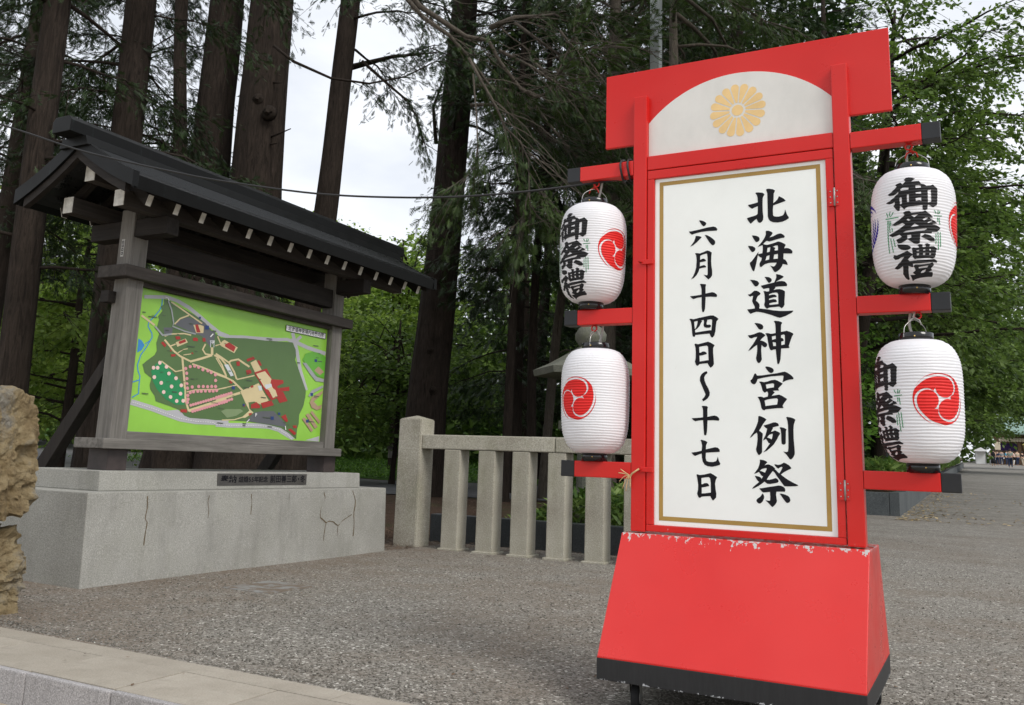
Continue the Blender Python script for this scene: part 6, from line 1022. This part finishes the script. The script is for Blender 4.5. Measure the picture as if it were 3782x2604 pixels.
def trunk(name, pts, radii, mat, parent, seg=30, step=0.16, flare=0.5, seed=0.0, knots=0):
    """Tapered trunk with bark ridges and a root flare, following control points."""
    P = spline(pts, 8); L = [0.0]
    for a, b in zip(P, P[1:]): L.append(L[-1] + (b - a).length)
    n = max(6, int(L[-1] / step)); V, F = [], []
    ctrl = np.linspace(0, 1, len(radii))
    for i in range(n + 1):
        s = L[-1] * i / n; k = max(j for j in range(len(L)) if L[j] <= s + 1e-9); k = min(k, len(P) - 2)
        t = (s - L[k]) / max(1e-9, L[k + 1] - L[k]); c = P[k].lerp(P[k + 1], t); r = float(np.interp(s / L[-1], ctrl, radii))
        fl = 1 + flare * math.exp(-s / (r * 2.2))
        for q in range(seg):
            th_ = 2 * math.pi * q / seg; d = Vector((math.cos(th_), math.sin(th_), 0))
            nz = mnoise.noise(Vector((d.x * 3.2, d.y * 3.2, s * 0.25 + seed))) * 0.09 + mnoise.noise(Vector((d.x * 9, d.y * 9, s * 0.8 + seed))) * 0.05
            nz += mnoise.noise(Vector((d.x * 1.6, d.y * 1.6, seed))) * 0.22 * (fl - 1)
            V.append(c + d * r * fl * (1 + nz))
    for i in range(n):
        for q in range(seg): F.append((i * seg + q, i * seg + (q + 1) % seg, (i + 1) * seg + (q + 1) % seg, (i + 1) * seg + q))
    F.append(tuple(range(n * seg, (n + 1) * seg)))
    return link(name, mesh(name, V, F, True), mat, parent)
def conifer(name, label, pts, radii, seed, zr, nl, ll, bark='bark_red', leafm='leaf_conifer', fs=0.2, twn=9, frn=9, az=None, droop=0.25, group='tall conifers', flare=0.5, bare=0.25, tiltup=0.05, seg=30, twl=(0.35, 0.9), extra=(), tmpl=None, limbk=0.010, cat='tree'):
    r = random.Random(seed); t = root(name, (pts[0][0], pts[0][1], pts[0][2]), label, 'tree', group)
    trunk('trunk', pts, radii, bark, t, seg, 0.2, flare, seed)
    P = spline(pts, 6); C, D, tubes = [], [], []
    def at_z(z):
        for a, b in zip(P, P[1:]):
            if a.z <= z <= b.z: return a.lerp(b, (z - a.z) / max(1e-6, b.z - a.z))
        return P[-1].copy()
    limbs = []
    for i in range(nl):
        z = zr[0] + (zr[1] - zr[0]) * (i + r.random()) / nl; a = r.uniform(0, 6.283) if az is None else r.uniform(*az); l = r.uniform(*ll) * (1.0 if z < zr[0] + 0.6 * (zr[1] - zr[0]) else 0.75)
        p = at_z(z); d = Vector((math.cos(a), math.sin(a), 0)); e = r.uniform(-0.15, 0.25) + tiltup; pl = []
        for k in range(7):
            q = k / 6; pl.append(p + d * l * q + Vector((0, 0, l * (e * q - droop * q * q * 1.6 + 0.10 * q ** 3))) + Vector((r.uniform(-1, 1), r.uniform(-1, 1), r.uniform(-1, 1))) * 0.05 * l * q)
        limbs.append((pl, l, limbk * l + 0.005))
    limbs += [( [Vector(q) for q in pl], l, rr) for pl, l, rr in extra]
    for pl, l, r0 in limbs:
        n_ = len(pl); tubes.append((pl, [r0 * (1 - 0.85 * k / (n_ - 1)) for k in range(n_)]))
        for j in range(int(twn * max(1, l / 2))):
            q = r.uniform(bare, 1.0); k = min(int(q * (n_ - 1)), n_ - 2); b = pl[k].lerp(pl[k + 1], q * (n_ - 1) - k); d = (pl[k + 1] - pl[k]).normalized()
            s = Vector((-d.y, d.x, 0)) * r.choice((-1, 1)); w = (d * r.uniform(0.2, 1.0) + s * r.uniform(0.3, 1.0) + Vector((0, 0, r.uniform(-0.7, 0.25)))).normalized(); tl = r.uniform(*twl)
            e2 = b + w * tl + Vector((0, 0, -0.18 * tl)); tubes.append(([b, b.lerp(e2, 0.5) + Vector((0, 0, 0.03)), e2], [0.007, 0.004, 0.002]))
            for m in range(frn):
                u = r.uniform(0.15, 1.0); C.append(b.lerp(e2, u) + Vector((r.gauss(0, 0.05), r.gauss(0, 0.05), r.gauss(0, 0.04)))); D.append(w + Vector((r.gauss(0, 0.55), r.gauss(0, 0.55), r.gauss(-0.25, 0.35))))
    link('limbs', tubes_mesh('limbs', tubes, 5), 'bark_dark' if bark != 'bark_grey' else bark, t)['kind'] = 'stuff'
    g = np.random.default_rng(seed); C = np.array([tuple(c) for c in C]); 
    tint = 0.45 + 0.4 * np.array([mnoise.noise(Vector(c) * 0.9) for c in C])
    link('crown', place_leaves('crown', C, fs, FROND if tmpl is None else tmpl, g, dirs=np.array([tuple(d) for d in D]), tint=tint), leafm, t); return t
def deciduous(name, label, base, h, r0, crown, ncl, nleaf, size, seed, leafm='leaf_elm', bark='bark_grey', group='broadleaf trees', spread=(0.42, 0.42, 0.15), gap=0.0, lean=(0, 0), tmpl=RHOMB, nlimb=16, low=0.35):
    r = random.Random(seed); g = np.random.default_rng(seed); b = Vector(base); t = root(name, base, label, 'tree', group)
    top = b + Vector((lean[0], lean[1], h)); pts = [b - Vector((0, 0, 0.15)), b.lerp(top, 0.35) + Vector((r.uniform(-.15, .15), r.uniform(-.15, .15), 0)), b.lerp(top, 0.7), top]
    trunk('trunk', pts, [r0, r0 * 0.8, r0 * 0.6, r0 * 0.3], bark, t, 16, 0.3, 0.35, seed)
    cc = Vector(crown[0]); cr_ = Vector(crown[1]); CL = []
    while len(CL) < ncl:
        d = Vector((r.gauss(0, 1), r.gauss(0, 1), r.gauss(0, 1))).normalized() * (r.random() ** 0.45)
        p = Vector((cc.x + d.x * cr_.x, cc.y + d.y * cr_.y, cc.z + d.z * cr_.z))
        if mnoise.noise(p * 0.55 + Vector((seed, 0, 0))) > gap - 0.32: CL.append(p)
    tubes = []
    P = spline(pts, 6)
    for p in CL[:nlimb]:
        s = P[int(len(P) * r.uniform(low, 0.95))]; m = s.lerp(p, 0.5) + Vector((0, 0, 0.12 * (p - s).length)); pl = spline([s, m, p], 5); rr = 0.012 * (p - s).length + 0.008; tubes.append((pl, [rr * (1 - 0.85 * k / (len(pl) - 1)) for k in range(len(pl))]))
        for _ in range(3):
            q = pl[r.randrange(4, len(pl))]; e = r.choice(CL)
            if (e - q).length < 2.6: tubes.append(([q, q.lerp(e, 0.5) + Vector((0, 0, 0.08)), e], [0.02, 0.012, 0.005]))
    link('limbs', tubes_mesh('limbs', tubes, 6), bark, t)['kind'] = 'stuff'
    CLa = np.array([tuple(c) for c in CL]); sc = g.uniform(0.6, 1.35, len(CL)); C = np.repeat(CLa, nleaf, 0) + g.normal(0, 1, (ncl * nleaf, 3)) * np.array(spread) * np.repeat(sc, nleaf)[:, None]
    tn_ = np.repeat(np.clip(0.5 + 0.45 * np.array([mnoise.noise(Vector(c) * 0.7) for c in CL]), 0, 1), nleaf)
    link('crown', place_leaves('crown', C, size, tmpl, g, 0.45, 0.15, tint=tn_, flat=0.2), leafm, t); return t
F2 = lambda x, y: float(forest_z(np.array(x), np.array(y)))

# the tall conifers that stand behind the board
conifer('conifer', 'slender conifer at the far left, leaning behind the boulders', [(-9.44, 6.28, 0.0), (-9.49, 6.26, 1.6), (-9.54, 6.23, 3.8), (-9.57, 6.22, 6.2), (-9.6, 6.2, 13)], [0.175, 0.16, 0.148, 0.135, 0.06], 31, (2.9, 9.5), 22, (1.3, 2.8), leafm='leaf_conifer', fs=0.12, twn=24, frn=18)
conifer('conifer', 'tall conifer rising behind the left post of the map board', [(-9.42, 7.42, 0.05), (-9.45, 7.41, 0.74), (-9.5, 7.38, 3.2), (-9.53, 7.37, 4.8), (-9.56, 7.36, 6.8), (-9.7, 7.3, 15)], [0.23, 0.195, 0.18, 0.165, 0.15, 0.06], 32, (4.6, 11), 18, (1.2, 2.3), fs=0.12, twn=20, frn=17)
conifer('conifer', 'thinnest of the straight trunks above the board roof', [(-11.1, 9.9, 0.1), (-11.23, 9.86, 3.84), (-11.32, 9.82, 5.6), (-11.55, 9.69, 8.43), (-11.8, 9.6, 14)], [0.13, 0.118, 0.108, 0.10, 0.05], 33, (5.6, 12), 9, (0.8, 1.4), fs=0.12, twn=11, frn=12)
conifer('conifer', 'broad ridged trunk second widest above the board roof', [(-11.15, 10.45, 0.1), (-11.22, 10.43, 1.8), (-11.26, 10.41, 4.0), (-11.27, 10.41, 6.5), (-11.26, 10.41, 9), (-11.3, 10.4, 17)], [0.50, 0.38, 0.305, 0.265, 0.25, 0.12], 34, (9.5, 16), 10, (1.2, 2.2), fs=0.2, twn=6, frn=7, flare=0.55, seg=44)
conifer('conifer', 'widest reddish trunk above the middle of the board roof', [(-9.95, 10.5, 0.1), (-10.05, 10.47, 1.6), (-10.14, 10.44, 3.6), (-10.2, 10.42, 6.0), (-10.2, 10.42, 8.8), (-10.2, 10.4, 18)], [0.58, 0.44, 0.36, 0.32, 0.295, 0.14], 35, (9.6, 17), 10, (1.2, 2.4), fs=0.2, twn=6, frn=7, flare=0.5, seg=48)
conifer('conifer', 'slim leaning trunk right of the sky gap beside the roof', [(-9.45, 10.82, 0.1), (-9.41, 10.84, 0.72), (-9.3, 10.9, 3.56), (-9.17, 10.97, 4.73), (-9.03, 11.04, 8.54), (-8.8, 11.2, 14)], [0.25, 0.21, 0.175, 0.165, 0.145, 0.06], 36, (7.6, 12), 13, (1.2, 2.4), fs=0.12, twn=16, frn=15, az=(-1.2, 1.8),
        extra=[(BRANCH['B14'], 2.4, 0.06), (BRANCH['B13'], 2.0, 0.03)], bare=0.3)
conifer('conifer', 'big brown trunk standing behind the stone corner post', [(-10.04, 15.61, 0.1), (-10.03, 15.61, 1.85), (-9.87, 15.7, 4.97), (-9.77, 15.76, 7.93), (-9.72, 15.78, 9.8), (-9.65, 15.82, 11.95), (-9.55, 15.82, 18)], [0.42, 0.385, 0.335, 0.315, 0.26, 0.22, 0.12], 37, (7.6, 16), 22, (2.2, 4.0), fs=0.15, twn=13, frn=13, seg=44, flare=0.22, az=(-1.3, 1.9), extra=[(BRANCH['B12'], 1.6, 0.05), (BRANCH['B11'], 1.5, 0.028)], bare=0.35)
for k, (x, y, l) in enumerate(((-14.2, 8.8, 'dark conifer at the left edge behind the first trunk'), (-13.6, 10.6, 'dark conifer filling the gap between the two left trunks'), (-18.5, 11.5, 'tall dark conifer farther back at the left edge'))):
    conifer('dark_conifer', l, [(x, y, 0.1), (x + 0.1, y, 4), (x, y + 0.1, 9), (x, y, 14)], [0.17, 0.15, 0.11, 0.03], 50 + k, (4.6, 10.5), 30, (1.4, 2.7), bark='bark_dark', fs=0.135, twn=20, frn=16, seg=16, group='dark conifers of the wood')
# the cypress whose drooping grey limbs hang over the sign
ex_ = [(BRANCH[k], l, w) for k, l, w in (('B1', 2.2, 0.042), ('B2', 2.0, 0.038), ('B3', 2.6, 0.045), ('B4', 0.9, 0.022), ('B5', 0.4, 0.010), ('B6', 2.6, 0.035), ('B7', 2.4, 0.032), ('B8', 3.0, 0.026), ('B9', 2.6, 0.026), ('B10', 0.5, 0.014), ('B15', 2.2, 0.018), ('B16', 3.4, 0.03), ('B17', 2.0, 0.026))]
conifer('cypress', 'spreading cypress with bare grey drooping limbs behind the top of the sign', [(-3.95, 13.1, 0.2), (-3.95, 13.05, 4), (-4.0, 13.0, 8), (-4.0, 13, 14)], [0.28, 0.11, 0.04, 0.02], 41, (4.2, 13), 48, (2.2, 4.0), bark='bark_grey', leafm='leaf_cypress', az=(-2.0, 2.5), fs=0.14, twn=20, frn=17, droop=0.30, seg=24, extra=ex_, bare=0.3, twl=(0.4, 1.1))
conifer('cypress', 'second cypress with dense olive sprays left of the top board', [(-6.1, 15.6, 0.2), (-6.1, 15.6, 4), (-6.0, 15.6, 9), (-6.0, 15.6, 14)], [0.2, 0.17, 0.12, 0.04], 43, (4.6, 13.5), 46, (1.6, 3.0), az=(-1.9, 2.1), bark='bark_grey', leafm='leaf_cypress', fs=0.16, twn=14, frn=14, droop=0.28, seg=16, bare=0.2, twl=(0.4, 1.0), group='cypresses over the sign')
# the dark wood behind the fence
DW = [(-7.88, 15.08, 0.085, 'thin straight trunk behind the fence, left of the thin pair'), (-7.85, 16.2, 0.09, 'thin straight trunk behind the fence, right of the thin pair'), (-6.0, 17.6, 0.2, 'dark conifer behind the top left lantern'), (-9.9, 19.4, 0.2, 'dark conifer just right of the big brown trunk'),
      (-11.8, 23.6, 0.2, 'dark conifer deep in the wood left of the fence rail'), (-9.4, 24.6, 0.22, 'dark conifer deep in the wood above the fence rail'), (-6.8, 22.5, 0.22, 'dark conifer deep in the wood behind the lanterns'), (-4.2, 18.8, 0.24, 'dark conifer hidden mostly by the red sign'), (-13.6, 28.5, 0.22, 'farthest dark conifer beside the big trunk'), (-8.0, 30, 0.24, 'farthest dark conifer behind the stone lantern'), (-3.2, 24.5, 0.24, 'dark conifer right of the sign in the planter'), (-4.8, 29.5, 0.24, 'dark conifer behind the planter far back')]
for k, (x, y, rr, l) in enumerate(DW):
    z = F2(x, y); rk = random.Random(k)
    conifer('dark_conifer', l, [(x, y, z - 0.1), (x + rk.uniform(-.1, .1), y, 4), (x + rk.uniform(-.2, .2), y, 9), (x, y, 15)], [rr * 1.05, rr * 0.92, rr * 0.62, 0.03], 60 + k, (2.3 if k > 1 else 4.5, 14), 46, (1.3, 2.7) if k > 1 else (0.7, 1.5), bark='bark_dark', leafm='leaf_conifer', fs=0.22, twn=12, frn=10, droop=0.22, seg=16, group='dark conifers of the wood', bare=0.15, twl=(0.5, 1.2))
lt = root('dead_trunk', (-8.05, 17.25, 0.2), 'bare leaning dead trunk behind the fence near the stone lantern', 'tree'); tube('trunk', spline([(-8.12, 17.2, 0.0), (-8.04, 17.25, 1.4), (-7.9, 17.31, 3.7), (-7.7, 17.5, 6)], 5), 0.10, 'bark_grey', lt, 10)
tube('snag', spline([(-7.93, 17.3, 3.2), (-7.6, 17.3, 3.3), (-7.35, 17.3, 2.9)], 4), 0.02, 'bark_grey', lt, 6)
# light green maples on the left and beyond the board
MP = [((-18.0, 13.2), 6.5, (-17.8, 13.3, 4.4), (3.0, 3.0, 2.8), 'light green maple between the first two trunks'), ((-21.5, 17.2), 7.5, (-21.3, 17.2, 4.6), (3.6, 3.4, 3.4), 'light green maple behind the left post of the board'), ((-25, 15.5), 8, (-25, 15.5, 5.0), (3.6, 3.6, 3.6), 'pale maple deep in the wood at far left'), ((-17.2, 18.6), 5.0, (-17.2, 18.6, 3.4), (3.0, 2.6, 1.9), 'low maple showing beneath the board roof'),
      ((-22, 25), 8.5, (-22, 25, 5.2), (4.5, 4, 3.6), 'light maple far behind the board'), ((-26.5, 30.5), 11, (-26, 30.6, 7.6), (3.4, 3.4, 4.0), 'pale feathery tree topping the roofline left of the big trunk'), ((-22.2, 32.0), 10, (-22.0, 32.0, 7.2), (3.2, 3.2, 3.6), 'pale feathery tree touching the big trunk'), ((-30, 22), 9, (-30, 22, 5.5), (5, 5, 4.2), 'farthest pale maple at the left')]
for k, (b, h, c, rad_, l) in enumerate(MP):
    z = F2(*b)
    if k < 4:
        conifer('maple', l, [(b[0], b[1], z - 0.1), (b[0] + 0.1, b[1], z + h * 0.35), (b[0] - 0.1, b[1] + 0.1, z + h * 0.7), (c[0], c[1], z + h)], [0.12, 0.10, 0.07, 0.02], 80 + k, (z + 1.2, z + h), 40, (rad_[0] * 0.6, rad_[0] * 1.05), bark='bark_dark', leafm='leaf_maple', fs=0.14, twn=14, frn=18, droop=0.12, seg=12, group='light green maples', bare=0.12, tiltup=0.12, twl=(0.4, 1.1), tmpl=RHOMB, limbk=0.010)
    else:
        deciduous('maple', l, (b[0], b[1], z), h, 0.12, (c, rad_), 170, 85, 0.20, 80 + k, 'leaf_maple', 'bark_dark', 'light green maples', gap=0.05)
deciduous('understorey_tree', 'leafy dark shrub under the conifers right of the board', (-14.5, 21.0, 0.3), 4.5, 0.08, ((-14.3, 21, 3.2), (2.8, 2.4, 2.0)), 130, 70, 0.15, 95, 'leaf_elm', 'bark_dark', 'light green maples')
# broadleaf trees along the avenue
EL = [((-2.55, 20.5), 9.5, (-0.4, 19.8, 8.3), (4.6, 4.2, 3.3), 270, 0.12, 'nearest avenue tree spreading its leaves over the top right lantern'), ((-2.6, 27), 10, (0.0, 27, 8.8), (4.8, 4.2, 4.0), 240, 0.165, 'second avenue tree, above the right lanterns'), ((-2.5, 34), 10, (-0.3, 34, 8.6), (4.6, 4.2, 4.4), 210, 0.19, 'third avenue tree along the planter'),
      ((-2.6, 43), 11, (-0.6, 43, 8.6), (4.6, 4.6, 4.8), 220, 0.19, 'fourth avenue tree along the planter'), ((-2.5, 54), 11, (-0.6, 54, 8.8), (4.6, 5, 5), 200, 0.22, 'fifth avenue tree along the planter'), ((-2.6, 68), 12, (-0.3, 68, 8.6), (4.4, 5, 5.2), 180, 0.26, 'sixth avenue tree along the planter'), ((-2.6, 84), 12, (0.2, 84, 9.2), (4.2, 5, 5.4), 170, 0.30, 'last avenue tree before the shrine gate'),
      ((9.0, 62), 12, (6.2, 62, 9.2), (4.6, 5, 5.0), 200, 0.24, 'avenue tree on the far right side, nearer one'), ((9.0, 86), 13, (5.6, 86, 10.2), (4.8, 5, 5.4), 180, 0.30, 'avenue tree on the far right side, farther one')]
for k, (b, h, c, rad_, nc, sz, l) in enumerate(EL):
    z = gzf(*b)
    if k < 4:                                     # near ones: leafy boughs that follow their limbs
        conifer('avenue_tree', l, [(b[0], b[1], z - 0.1), (b[0] + 0.3, b[1] - 0.1, z + 3), (b[0] + 0.9, b[1], z + 6.5), (b[0] + 1.4, b[1], z + h + 1.5)], [0.21, 0.17, 0.12, 0.03], 110 + k, (z + 2.6 + 0.5 * (k < 1), z + h + 1.2), 46 if k < 2 else 40, (2.6, 4.8), bark='bark_dark', leafm='leaf_elm',
                fs=sz * 0.98, twn=15, frn=21, droop=0.16, seg=14, group='avenue trees', bare=0.18, tiltup=0.22, twl=(0.5, 1.35), tmpl=RHOMB, limbk=0.012, az=(-2.3, 2.3) if k < 2 else None)
    else:
        deciduous('avenue_tree', l, (b[0], b[1], z), h, 0.20, (c, rad_), nc, 95, sz, 110 + k, 'leaf_elm', 'bark_dark', 'avenue trees', gap=0.15, nlimb=26, low=0.3, spread=(0.50, 0.50, 0.13))
deciduous('young_maple', 'young tree with fresh yellow-green leaves beside the right post', (-2.75, 19.4, 0.4), 3.0, 0.04, ((-2.35, 19.2, 2.6), (0.9, 0.9, 1.3)), 60, 40, 0.14, 130, 'leaf_young', 'bark_dark', 'light green maples', spread=(0.3, 0.3, 0.1))
# woodland masses far behind everything
def mass(name, label, n, fn, size, mat, seed):
    r = np.random.default_rng(seed); C = fn(r, n); t = np.clip(0.5 + 0.45 * np.sin(C[:, 0] * 0.9) * np.cos(C[:, 1] * 0.7 + C[:, 2]), 0, 1); o = link(name, place_leaves(name, C, size, RHOMB, r, 0.6, 0.1, tint=t), mat); return tag(o, label, 'woodland', kind='stuff')
def m1(r, n):
    b = r.uniform(-0.62, 0.30, n); D = r.uniform(46, 70, n); x = D * (FD.x + b * 0.8813); y = D * (FD.y + b * 0.4726); z = 0.3 + r.uniform(0, 1, n) ** 0.9 * (8.5 + 1.5 * np.sin(b * 40) + 2.2 * (b > -0.28)) + np.where(b < -0.40, 4.0 * r.uniform(0, 1, n), 0); return np.stack([x, y, z], 1)
mass('distant_woodland', 'distant woodland closing the view between the trunks', 52000, m1, 0.60, 'leaf_elm', 140)
def m2(r, n):
    x = r.uniform(-14, 30, n); y = r.uniform(138, 170, n); z = 2.5 + r.uniform(0, 1, n) ** 0.7 * 17; return np.stack([x, y, z], 1)
mass('distant_woodland', 'distant woodland behind the shrine gate', 9000, m2, 1.3, 'leaf_elm', 141)
def m3(r, n):
    y = r.uniform(25, 44, n); x = -0.36 * y + r.uniform(-1.2, 9.5, n) * y / 36; z = 0.5 + r.uniform(0, 1, n) ** 0.9 * 15; return np.stack([x, y, z], 1)
mass('distant_woodland', 'dense dark evergreen wood behind the lanterns', 70000, m3, 0.34, 'leaf_conifer', 142)

def hill_z(x, y):
    D = x * FD.x + y * FD.y; b = (x * 0.8813 + y * 0.4726) / np.maximum(D, 1)
    return 0.3 + 7.5 * smooth01((D - 70) / 25) * smooth01((0.42 - b) / 0.12) + 1.2 * np.sin(x * 0.21) * np.cos(y * 0.17) * (D > 80)
hx_ = np.linspace(-150, 0, 60); hy_ = np.linspace(-20, 150, 60)
grid_sheet('wooded_hill', hx_, hy_, hill_z, 'lawn_soil', lambda x, y: (x * FD.x + y * FD.y > 68) & ((x * 0.8813 + y * 0.4726) / np.maximum(x * FD.x + y * FD.y, 1) < 0.42))
# knots and broken stubs on the two big trunks
def knot(tree, c, d, r):
    d = Vector(d).normalized(); c = Vector(c); V, F = [], []
    me = tube_data([c - d * 0.05, c + d * r * 0.35, c + d * r * 0.5, c + d * r * 0.25], [r * 1.5, r * 1.05, r * 0.7, r * 0.35], 12); return link('knot', mesh('knot', *me, True), 'bark_dark', tree)
cons = [o for o in COL.objects if o.name.split('.')[0] == 'conifer' and o.parent is None]
big = [o for o in cons if 'widest reddish' in o['label']][0]; brown = [o for o in cons if 'big brown' in o['label']][0]
for c, r in (((-10.02, 10.10, 6.55), 0.075), ((-9.80, 10.14, 6.30), 0.09), ((-10.1, 10.08, 5.3), 0.05)): knot(big, c, (0.35, -0.9, -0.1), r)
for c, r in (((-9.80, 15.30, 3.1), 0.06), ((-9.72, 15.34, 2.3), 0.065), ((-9.76, 15.36, 4.55), 0.07), ((-9.74, 15.38, 4.9), 0.06), ((-9.62, 15.45, 5.9), 0.05)): knot(brown, c, (0.45, -0.88, 0), r)
for a_, b_ in (((-9.90, 10.32, 5.95), (-9.35, 10.2, 5.98)), ((-9.90, 10.3, 5.82), (-9.65, 10.25, 5.8)), ((-9.92, 10.30, 6.9), (-9.62, 10.2, 6.8))): tube('broken_stub', [a_, b_], [0.02, 0.008], 'bark_dark', big, 6)
# a web of thin bare twigs hanging from the cypress limbs
cyp = [o for o in COL.objects if o.name == 'cypress'][0]
rt = random.Random(77); tw = []
for k in ('B1', 'B2', 'B3', 'B6', 'B7', 'B8', 'B9', 'B15', 'B16', 'B17', 'B4'):
    P = spline(BRANCH[k], 6)
    for _ in range(17):
        b = P[rt.randrange(2, len(P))]; l = rt.uniform(0.5, 1.7); a = rt.uniform(-0.6, 0.9); d = Vector((math.cos(a), math.sin(a) * 0.5, rt.uniform(-0.9, 0.35))).normalized()
        pl = [b + d * l * q + Vector((0, 0, -0.35 * l * q * q + rt.uniform(0, 0.5) * l * max(0, q - 0.6))) + Vector((rt.gauss(0, 0.03), rt.gauss(0, 0.03), rt.gauss(0, 0.03))) for q in (0, 0.2, 0.4, 0.6, 0.8, 1.0)]
        tw.append((spline(pl, 2), [0.008 * (1 - 0.75 * i / 10) for i in range(11)]))
link('bare_twigs', tubes_mesh('bare_twigs', tw, 5), 'bark_grey', cyp)['kind'] = 'stuff'
